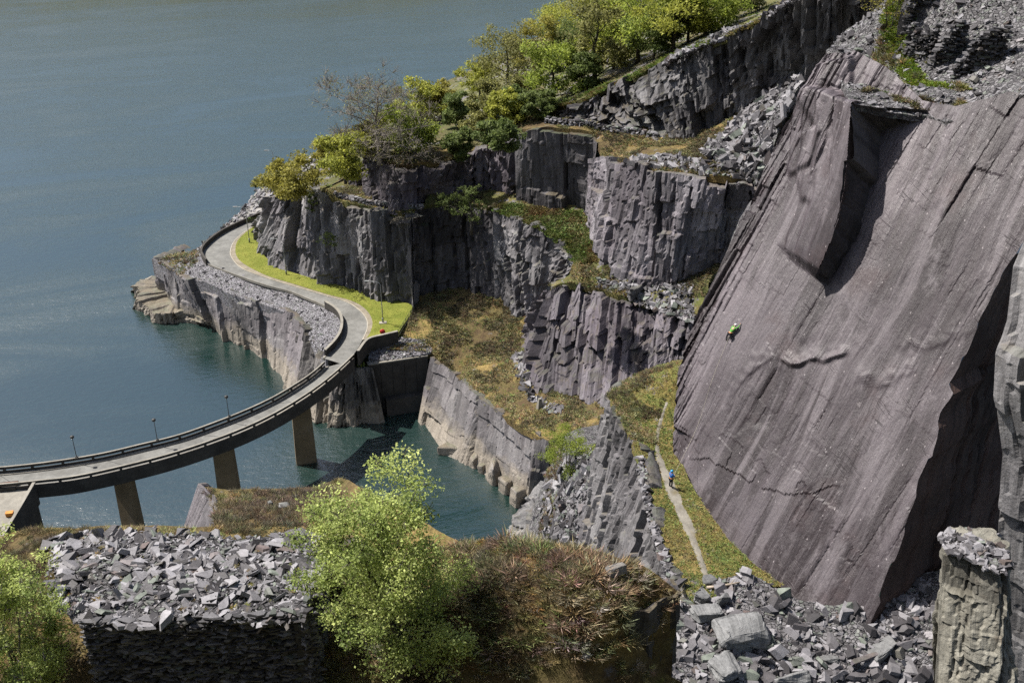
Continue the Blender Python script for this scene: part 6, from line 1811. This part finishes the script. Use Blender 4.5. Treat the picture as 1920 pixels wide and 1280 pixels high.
cover('grass', hill_poly, hillz, 6000, 0.35, 0.9, 'far', P_GREEN, 507, 'rough grass over the wooded hillside', 'grass', thr=0.45, ms=9)
bmk = lambda x, y: (np.min(np.hypot(x[:, None] - pp[None, ::2, 0], y[:, None] - pp[None, ::2, 1]) - wv[None, ::2], axis=1) > 0.05).astype(float)
cover('turf', BG_POLY, benchz, 7000, 0.10, 0.24, 'far', P_TURF, 508, 'ochre and green turf on the path bench', 'grass', mask=bmk)
cover('heather', [*G_TOP[:4], W(1232, 830, 42.5), W(1240, 770, 43), W(1262, 700, 44.5), W(1230, 690, 43)], benchz, 900, 0.22, 0.5, 'mid', P_HEATH, 509, 'heather clumps at the far end of the bench', thr=0.42, ms=2.2)
cover('heather', SG_POLY, gullyz, 700, 0.25, 0.6, 'mid', P_BROWN, 510, 'brown heather strip beside the scree gully', mask=lambda x, y: (np.abs(x - np.interp(y, [100, 112, 122], [4.4, 4.2, 6.0])) < 1.2).astype(float))
RTv = WL((1600, 185, 72.2), (1640, 120, 73.2), (1690, 60, 74.5), (1720, 60, 75), (1700, 110, 74), (1790, 150, 74), (1850, 175, 74), (1840, 215, 72.4), (1720, 205, 72.1))
cover('heather', RTv, rtz, 800, 0.35, 0.75, 'mid', P_HEATH, 511, 'heather clumps on the ledge above the slab', thr=0.5, ms=2.5)
cover('turf', WL((1640, 105, 73.4), (1700, 40, 75), (1715, 60, 75), (1700, 115, 74), (1740, 140, 74), (1830, 150, 74.6), (1700, 150, 73.5)), rtz, 4200, 0.2, 0.42, 'far', ((0.20, 0.17, 0.045), (0.17, 0.20, 0.03), (0.15, 0.20, 0.03)), 512, 'yellow green turf beside the ruined walls', 'grass')
# near heather, sprig by sprig
fmask = lambda x, y: (~inside(PF[:, :2], x, y)).astype(float)
FGH = WL((600, 1020, 59.5), (870, 1014, 60.9), (1000, 1018, 61.8), (1100, 1032, 62), (1165, 1048, 61.9), (1230, 1082, 61.4), (1274, 1109, 61), (1234, 1129, 60.9), (1186, 1150, 60.5), (1165, 1195, 59.8), (1230, 1250, 57.6), (1290, 1275, 57), (1300, 1330, 56), (560, 1330, 57), (610, 1180, 57.6))
cover('heather', FGH, fgz, 1250, 0.25, 0.62, 'fine', P_BROWN, 521, 'dense brown heather of the near bank', flat=0.85, jitter=0.5)
cover('heather', FGH, fgz, 330, 0.7, 1.15, 'fine', ((0.10, 0.09, 0.05), (0.17, 0.14, 0.08), (0.14, 0.15, 0.06), (0.30, 0.25, 0.19), (0.22, 0.16, 0.10)), 527, 'taller heather bushes standing out of the near bank', flat=0.8, jitter=0.5, thr=0.5, ms=1.2)
cover('grass', FGH, fgz, 260, 0.16, 0.34, 'leafy', ((0.12, 0.14, 0.035), (0.17, 0.19, 0.05), (0.22, 0.23, 0.07)), 526, 'green tufts among the near heather', 'grass', thr=0.56, ms=1.3)
cover('bracken', FGH, fgz, 330, 0.2, 0.42, 'leafy', ((0.16, 0.11, 0.05), (0.26, 0.18, 0.07), (0.34, 0.25, 0.09)), 522, 'pale dead bracken scattered in the near heather', 'bracken', thr=0.54, ms=1.6)
KN = WL((376, 915, 57.6), (440, 918, 57.6), (560, 908, 57.6), (640, 905, 57.6), (640, 1000, 59.2), (590, 985, 59.6), (405, 985, 59.2), (398, 930, 58))
cover('heather', KN, fgz, 620, 0.28, 0.6, 'fine', P_BROWN, 523, 'brown heather over the small knoll', jitter=0.45)
LS = WL((-60, 1010, 59), (60, 994, 59), (140, 993, 59.1), (345, 990, 59), (600, 985, 59.6), (590, 992, 60.5), (350, 984, 61), (128, 988, 61), (85, 1010, 61), (92, 1100, 60), (150, 1170, 59), (100, 1290, 57.5), (-420, 1300, 57), (-420, 1010, 58))
cover('heather', LS, fgz, 1250, 0.25, 0.55, 'fine', P_HEATH, 524, 'heather and grass strip around the slate platform', mask=fmask, jitter=0.45)
rngm = np.random.default_rng(88)
mp = scatter_xy(PF, 46, rngm)
for i, q in enumerate(mp[:0]): pass
growth('moss', mp, platz(mp[:, 0], mp[:, 1]) + 0.06, rngm.uniform(0.12, 0.3, len(mp)), 'leafy', ((0.24, 0.17, 0.05), (0.30, 0.22, 0.08), (0.20, 0.18, 0.05)), 525, 'ochre moss cushions on the slate platform', 'moss', flat=0.5)

# ---- trees
YG = ((0.165, 0.185, 0.032), (0.27, 0.285, 0.048), (0.39, 0.39, 0.075))
BG_ = ((0.13, 0.17, 0.03), (0.21, 0.26, 0.042), (0.31, 0.355, 0.062))
OL = ((0.12, 0.12, 0.042), (0.18, 0.178, 0.058), (0.25, 0.245, 0.08))
GR = ((0.080, 0.110, 0.032), (0.120, 0.155, 0.045), (0.160, 0.195, 0.065))
GO = ((0.165, 0.150, 0.035), (0.245, 0.225, 0.045), (0.330, 0.300, 0.065))
BIR = ((0.13, 0.175, 0.05), (0.25, 0.31, 0.09), (0.40, 0.46, 0.14), (0.55, 0.60, 0.22))
HT = 'trees on the hillside above the lake'
TREES = [
    (545, 374, 68, 110, GO, 'olive_bush', 'golden olive bush at the lakeward end of the road cliff', dict(low=0.08, stems=3, trunk=0.2)),
    (573, 348, 66, 28, OL, 'young_tree', 'thin young tree standing above the golden bush', dict(trunk=0.18, n=500, low=0.3)),
    (648, 340, 88, 92, YG, 'oak_tree', 'yellow green oak left of the bare tree', dict(low=0.15)),
    (712, 304, 150, 205, OL, 'bare_tree', 'large wide tree of bare grey branches with few leaves', dict(bare=0.4, bark='bark_pale', trunk=0.34, twig=0.9, n=5200, leaf=0.24, low=0.12, more=8, fat=1.3)),
    (765, 290, 84, 100, BG_, 'oak_tree', 'round bright green tree in front of the bare tree', dict(low=0.12)),
    (792, 240, 84, 84, YG, 'oak_tree', 'yellow green tree behind the bare tree on the right', dict(low=0.15)),
    (828, 222, 60, 60, GO, 'small_tree', 'small golden tree at the crest beside the distant lamp', dict(low=0.15)),
    (862, 243, 64, 66, GR, 'green_bush', 'grey green bush beside the slate spill', dict(low=0.08, stems=3)),
    (945, 264, 95, 70, YG, 'young_oak', 'vivid yellow green young oak at the cliff edge', dict(low=0.2)),
    (905, 262, 70, 66, OL, 'small_tree', 'olive small tree left of the vivid young oak', dict(low=0.15)),
    (938, 288, 56, 76, GR, 'green_bush', 'green bush hanging over the dark recess', dict(low=0.05, stems=3)),
    (862, 304, 58, 54, GR, 'green_bush', 'low green bush on the second tier edge', dict(low=0.05, stems=3)),
    (952, 172, 108, 130, OL, 'oak_tree', 'broad olive tree at the crest left of the bright oaks', dict(low=0.15)),
    (1008, 148, 100, 95, GO, 'oak_tree', 'golden olive tree behind the broad olive one', dict(low=0.15)),
    (1038, 192, 108, 120, BG_, 'oak_tree', 'bright green oak with dark limbs above the gallery wall', dict(low=0.2)),
    (1115, 155, 148, 120, OL, 'oak_tree', 'tall dark olive tree with an ivy clad trunk', dict(low=0.12)),
    (1085, 92, 110, 120, YG, 'oak_tree', 'yellow green oak crowning the crest at the top', dict(low=0.15)),
    (1195, 118, 135, 165, BG_, 'oak_tree', 'widest bright oak over the upper cliff', dict(low=0.25)),
    (1262, 96, 125, 140, YG, 'oak_tree', 'yellow green oak right of the widest oak', dict(low=0.25)),
    (1322, 66, 105, 125, BG_, 'oak_tree', 'bright oak nearest the right end of the wood', dict(low=0.22)),
    (900, 182, 62, 66, YG, 'small_tree', 'small yellow green tree on the lake crest', dict(low=0.1)),
    (985, 205, 62, 66, OL, 'small_tree', 'small olive tree below the broad olive tree', dict(low=0.1)),
    (1148, 84, 120, 120, YG, 'oak_tree', 'yellow oak half hidden behind the tall dark olive tree', dict(low=0.15)),
    (1228, 46, 110, 130, BG_, 'oak_tree', 'green oak cut by the top edge behind the wood', dict(low=0.15)),
    (1376, 34, 90, 105, OL, 'oak_tree', 'olive oak at the top edge over the cliff', dict(low=0.15)),
    (1062, 128, 84, 90, GR, 'oak_tree', 'dull green tree between the golden and the dark olive trees', dict(low=0.12)),
    (690, 300, 60, 70, GO, 'small_tree', 'small golden tree under the bare tree', dict(low=0.1)),
    (1090, 170, 70, 80, GR, 'small_tree', 'shaded small tree at the foot of the tall dark olive tree', dict(low=0.1)),
    (1150, 128, 80, 90, YG, 'small_tree', 'small yellow tree between the dark olive tree and the widest oak', dict(low=0.15)),
    (1225, 112, 80, 90, GR, 'small_tree', 'small dull tree between the widest oak and its neighbour', dict(low=0.15)),
    (1290, 80, 90, 90, YG, 'small_tree', 'small yellow green tree at the wood edge above the slate run', dict(low=0.15)),
    (1175, 50, 100, 120, YG, 'oak_tree', 'yellow oak behind the widest oak at the top edge', dict(low=0.1)),
    (1290, 20, 100, 120, GR, 'oak_tree', 'dull green oak cut by the top edge above the right oaks', dict(low=0.1)),
    (1110, 40, 90, 110, YG, 'oak_tree', 'yellow green oak on the crest touching the top edge', dict(low=0.1)),
    (1045, 95, 80, 90, YG, 'oak_tree', 'yellow green oak on the lake crest beside the golden tree', dict(low=0.1)),
    (920, 215, 60, 66, OL, 'small_tree', 'olive thicket tree above the vivid young oak', dict(low=0.1)),
    (970, 235, 66, 70, GR, 'small_tree', 'dull green tree right of the vivid young oak', dict(low=0.1)),
    (1010, 225, 50, 60, GR, 'green_bush', 'low bush at the near end of the long slate wall', dict(low=0.05, stems=3)),
    (620, 322, 66, 64, GO, 'small_tree', 'golden tree on the shore side of the yellow oak', dict(low=0.1)),
    (520, 362, 44, 60, OL, 'olive_bush', 'small olive bush hanging over the shore bank', dict(low=0.05, stems=3)),
    (735, 268, 66, 76, YG, 'small_tree', 'yellow green tree showing through the bare tree', dict(low=0.1)),
]
for i, (px, py, hp_, wp_, pal, nm, lab, kw) in enumerate(TREES):
    p = hit(px, py, hillz, 150)
    mpp = math.sqrt(p[1] ** 2 + (HCAM - p[2]) ** 2) / FPX
    kw = dict(kw); kw.setdefault('n', 6200); kw.setdefault('leaf', 0.44); kw.setdefault('fat', 1.35); kw['low'] = kw.get('low', .15) * 0.6
    tree(nm, p, hp_ * mpp * 0.96, wp_ * mpp * 1.0, 700 + i, pal, lab, HT, **kw)
for i, (p, h, w, pal, nm, lab, kw) in enumerate((
    (hit(884, 436, lambda x, y: t2z(x, y) - 2.5, 150), 8.5, 5.0, GR, 'sapling', 'slender green sapling in the dark corner of the gallery', dict(n=1600, leaf=0.3, low=0.1)),
    (hit(846, 404, t2z, 150), 4.0, 5.5, GR, 'green_bush', 'green bush in the shade left of the slender sapling', dict(n=1300, leaf=0.3, low=0.05, stems=3)),
    (WY(586, 407, 191), 5.6, 2.2, GR, 'ivy_shrub', 'narrow green shrub growing down the road cliff', dict(n=1300, leaf=0.26, low=0.0)),
    (WY(618, 462, 184.5), 2.8, 3.4, GR, 'green_bush', 'small round bush on a ledge of the road cliff', dict(n=700, leaf=0.24, low=0.0, stems=2)),
    (hit(1060, 892, gullyz, 90), 7.0, 7.0, BG_, 'rowan_tree', 'fresh green tree standing above the scree gully', dict(n=9000, leaf=0.15, low=0.15, stems=3, trunk=0.22, fat=1.2)),
    (hit(1668, 52, rtz), 4.4, 5.5, GO, 'thin_tree', 'thin yellow leaved tree above the slab ledge', dict(n=1100, leaf=0.14, low=0.15, stems=3, trunk=0.2, twig=0.4)),
    (WY(682, 706, 158), 2.6, 1.8, BG_, 'sapling', 'tiny pale sapling on the dark abutment rock', dict(n=260, leaf=0.2, low=0.05)),
    (W(768, 1266, 57.6), 10.0, 6.8, BIR, 'birch_tree', 'big fresh green birch in front of the pool', dict(n=36000, leaf=0.13, low=0.10, bark='bark', lean=(-0.13, 0.12), trunk=0.26, stems=2, twig=0.3, more=14, fat=1.25)),
    (W(52, 1296, 57.4), 7.4, 5.6, BIR, 'birch_tree', 'smaller birch cut by the left edge beside the slate platform', dict(n=24000, leaf=0.125, low=0.03, bark='bark_birch', lean=(-0.02, 0.1), trunk=0.17, stems=3, twig=0.3, more=8, fat=1.2)),
)):
    tree(nm, p, h, w, 800 + i, pal, lab, None, **kw)

# ================================================================== THE TWO CLIMBERS
def skin_part(name, verts, edges, radii, mat, parent, sub=1, root=0):
    me = bpy.data.meshes.new(name)
    me.from_pydata([tuple(map(float, v)) for v in verts], edges, [])
    me.update()
    o = link(name, me, mat, parent)
    sk = o.modifiers.new('skin', 'SKIN')
    sk.use_smooth_shade = True
    lay = me.skin_vertices[0] if len(me.skin_vertices) else None
    if lay is None:
        bm = bmesh.new(); bm.from_mesh(me); bm.verts.layers.skin.verify(); bm.to_mesh(me); bm.free()
        lay = me.skin_vertices[0]
    for i, r in enumerate(radii):
        lay.data[i].radius = (r, r) if np.isscalar(r) else r
        lay.data[i].use_root = (i == root)
    ss = o.modifiers.new('sub', 'SUBSURF'); ss.levels = sub; ss.render_levels = sub
    return o

def hand_chains(wrist, dirn, side, V, E, R, iw):
    """palm and five bent fingers"""
    dirn = np.asarray(dirn, float) / np.linalg.norm(dirn); side = np.asarray(side, float) / np.linalg.norm(side)
    pal = len(V); V.append(wrist + dirn * 0.07); E.append((iw, pal)); R.append((0.036, 0.02))
    bend = np.cross(dirn, side)
    for k, (off, ln) in enumerate(((-0.033, 0.066), (-0.011, 0.08), (0.011, 0.076), (0.033, 0.06))):
        a = len(V); V.append(wrist + dirn * 0.10 + side * off); E.append((pal, a)); R.append(0.010)
        V.append(wrist + dirn * (0.10 + ln * 0.5) + side * off + bend * 0.008); E.append((a, a + 1)); R.append(0.009)
        V.append(wrist + dirn * (0.10 + ln * 0.85) + side * off + bend * 0.03); E.append((a + 1, a + 2)); R.append(0.008)
    a = len(V); V.append(wrist + dirn * 0.045 - side * 0.045); E.append((pal, a)); R.append(0.011)
    V.append(wrist + dirn * 0.08 - side * 0.065 + bend * 0.01); E.append((a, a + 1)); R.append(0.009)

def person(loc, rz, J, label, top_mat, helmet_mat, tilt=None, face=(0, 1, 0)):
    """J: joint positions in the body's own frame (x right, y forward, z up)"""
    root = empty('person', loc, rz); info(root, label, 'person')
    A = {k: np.array(v, float) for k, v in J.items()}
    V, E, R = [], [], []
    idx = {}
    def add(k, r, prev=None):
        idx[k] = len(V); V.append(A[k]); R.append(r)
        if prev is not None: E.append((idx[prev], idx[k]))
    add('pelvis', (0.15, 0.11)); add('waist', (0.135, 0.10), 'pelvis'); add('chest', (0.165, 0.115), 'waist'); add('neckb', (0.075, 0.07), 'chest'); add('head0', (0.055, 0.055), 'neckb'); add('head1', (0.082, 0.098), 'head0'); add('head2', (0.072, 0.085), 'head1')
    for s in 'lr':
        add('sho' + s, 0.062, 'chest'); add('elb' + s, 0.045, 'sho' + s); add('wri' + s, 0.03, 'elb' + s)
        add('hip' + s, 0.095, 'pelvis'); add('kne' + s, 0.06, 'hip' + s); add('ank' + s, 0.042, 'kne' + s); add('toe' + s, 0.035, 'ank' + s)
    for s in 'lr':
        d = A['wri' + s] - A['elb' + s]; sd = np.cross(d, [0.2, 1, 0.3])
        hand_chains(A['wri' + s], d, sd, V, E, R, idx['wri' + s])
    # nose, ears
    f = np.asarray(face, float); f /= np.linalg.norm(f); sd = np.cross(f, [0, 0, 1.0])
    h1 = A['head1']
    for q, r in ((h1 + f * 0.105, 0.014), (h1 + sd * 0.092, 0.018), (h1 - sd * 0.092, 0.018)):
        E.append((idx['head1'], len(V))); V.append(q); R.append(r)
    body = skin_part('body', V, E, R, M['skin'], root)
    k = lambda *n: [A[i] for i in n]
    skin_part('shirt', k('pelvis', 'waist', 'chest', 'neckb', 'shol', 'elbl', 'wril', 'shor', 'elbr', 'wrir'), [(0, 1), (1, 2), (2, 3), (2, 4), (4, 5), (5, 6), (2, 7), (7, 8), (8, 9)],
              [(0.165, 0.125), (0.152, 0.12), (0.185, 0.135), 0.085, 0.08, 0.062, 0.045, 0.08, 0.062, 0.045], top_mat, root)
    tr = skin_part('trousers', k('pelvis', 'hipl', 'knel', 'ankl', 'hipr', 'kner', 'ankr'), [(0, 1), (1, 2), (2, 3), (0, 4), (4, 5), (5, 6)], [(0.168, 0.13), 0.112, 0.078, 0.06, 0.112, 0.078, 0.06], M['black_cloth'], root)
    for s in 'lr':
        skin_part('shoe', k('ank' + s, 'toe' + s), [(0, 1)], [0.055, 0.045], M['steel_dark'], root)
    up = A['head2'] - A['head0']; up /= np.linalg.norm(up)
    hb = MB(); hb.lathe([(0.125, -0.02), (0.128, 0.03), (0.115, 0.085), (0.08, 0.125), (0.03, 0.14)], n=14)
    ho = hb.build('helmet', helmet_mat, root, True); ho.location = A['head1'] + up * 0.045 + f * 0.0
    z = np.array([0, 0, 1.0]); ax = np.cross(z, up); an = math.acos(np.clip(up[2], -1, 1))
    ho.rotation_mode = 'AXIS_ANGLE'; ho.rotation_axis_angle = (an, *(ax / (np.linalg.norm(ax) + 1e-9)))
    hr = MB(); pv = A['pelvis'] + (A['waist'] - A['pelvis']) * 0.35
    hr.tube([pv + np.array([0.185 * math.cos(t), 0.145 * math.sin(t), 0]) for t in np.linspace(0, 2 * math.pi, 17)], 0.022, 6, False)
    hr.build('harness', M['orange'], root, True)
    return root

bel = hit(1257, 914, benchz)
J = dict(pelvis=(0, 0, 0.95), waist=(0, 0.01, 1.10), chest=(0, 0.0, 1.34), neckb=(0, 0.01, 1.50), head0=(0, 0.0, 1.56), head1=(0, 0.02, 1.65), head2=(0, -0.02, 1.73),
         shol=(-0.19, 0, 1.44), elbl=(-0.25, 0.10, 1.17), wril=(-0.10, 0.32, 1.10), shor=(0.19, 0, 1.44), elbr=(0.26, 0.06, 1.18), wrir=(0.12, 0.30, 1.22),
         hipl=(-0.10, 0, 0.90), knel=(-0.12, 0.03, 0.49), ankl=(-0.12, -0.02, 0.08), toel=(-0.14, 0.16, 0.035), hipr=(0.10, 0, 0.90), kner=(0.13, 0.02, 0.49), ankr=(0.14, -0.03, 0.08), toer=(0.17, 0.15, 0.035))
person(bel, math.radians(-52), J, 'person in blue jacket and blue helmet standing on the path belaying', M['blue_cloth'], M['blue_shell'], face=(0, 0.9, 0.45))
cl = SP(1366, 640)
# the climber faces the slab: frame with y into the slope
jit = lambda x, y, z: (x, y, z)
t = math.tan(math.radians(35))
yo = lambda z: t * z              # the slab leans back
J = dict(pelvis=(0, yo(0.78) - 0.36, 0.78), waist=(0.02, yo(0.93) - 0.33, 0.93), chest=(0.06, yo(1.15) - 0.32, 1.15), neckb=(0.08, yo(1.30) - 0.30, 1.30), head0=(0.09, yo(1.36) - 0.31, 1.36), head1=(0.10, yo(1.45) - 0.33, 1.45), head2=(0.10, yo(1.53) - 0.36, 1.53),
         shol=(-0.13, yo(1.24) - 0.30, 1.24), elbl=(-0.24, yo(1.10) - 0.17, 1.10), wril=(-0.22, yo(1.28) - 0.06, 1.28), shor=(0.25, yo(1.25) - 0.29, 1.25), elbr=(0.38, yo(1.34) - 0.17, 1.34), wrir=(0.34, yo(1.55) - 0.06, 1.55),
         hipl=(-0.11, yo(0.72) - 0.33, 0.72), knel=(-0.24, yo(0.42) - 0.22, 0.42), ankl=(-0.14, yo(0.05) - 0.13, 0.05), toel=(-0.14, yo(0.05) - 0.02, 0.06), hipr=(0.10, yo(0.72) - 0.33, 0.72), kner=(0.30, yo(0.62) - 0.16, 0.62), ankr=(0.22, yo(0.26) - 0.14, 0.26), toer=(0.22, yo(0.26) - 0.02, 0.28))
rzc = math.atan2(bk[1], bk[0]) - math.pi / 2
person(cl + sn_ * 0.15, rzc, J, 'person in lime green shirt and white helmet climbing the slab', M['green_cloth'], M['white_shell'], face=(0, 0.9, 0.3))
# rope from the climber's waist down to the belayer
a = cl + bk * (yo(0.85) - 0.36) + np.array([0, 0, 0.82]) + sn_ * 0.1
b = bel + np.array([0.24, 0.2, 1.1])
foot_c = SA + ((ab([SP(1312, 800)])[0])[0]) * sh_ + ((ab([SP(1312, 800)])[0])[1]) * su + sn_ * 0.45
info(MB().tube(resample(np.array([a, (a + foot_c) / 2 + sn_ * 0.3, foot_c, b]), 24, True), 0.011, 5).build('climbing_rope', M['rope'], None, True), 'thin rope running down the slab from climber to belayer', 'rope')
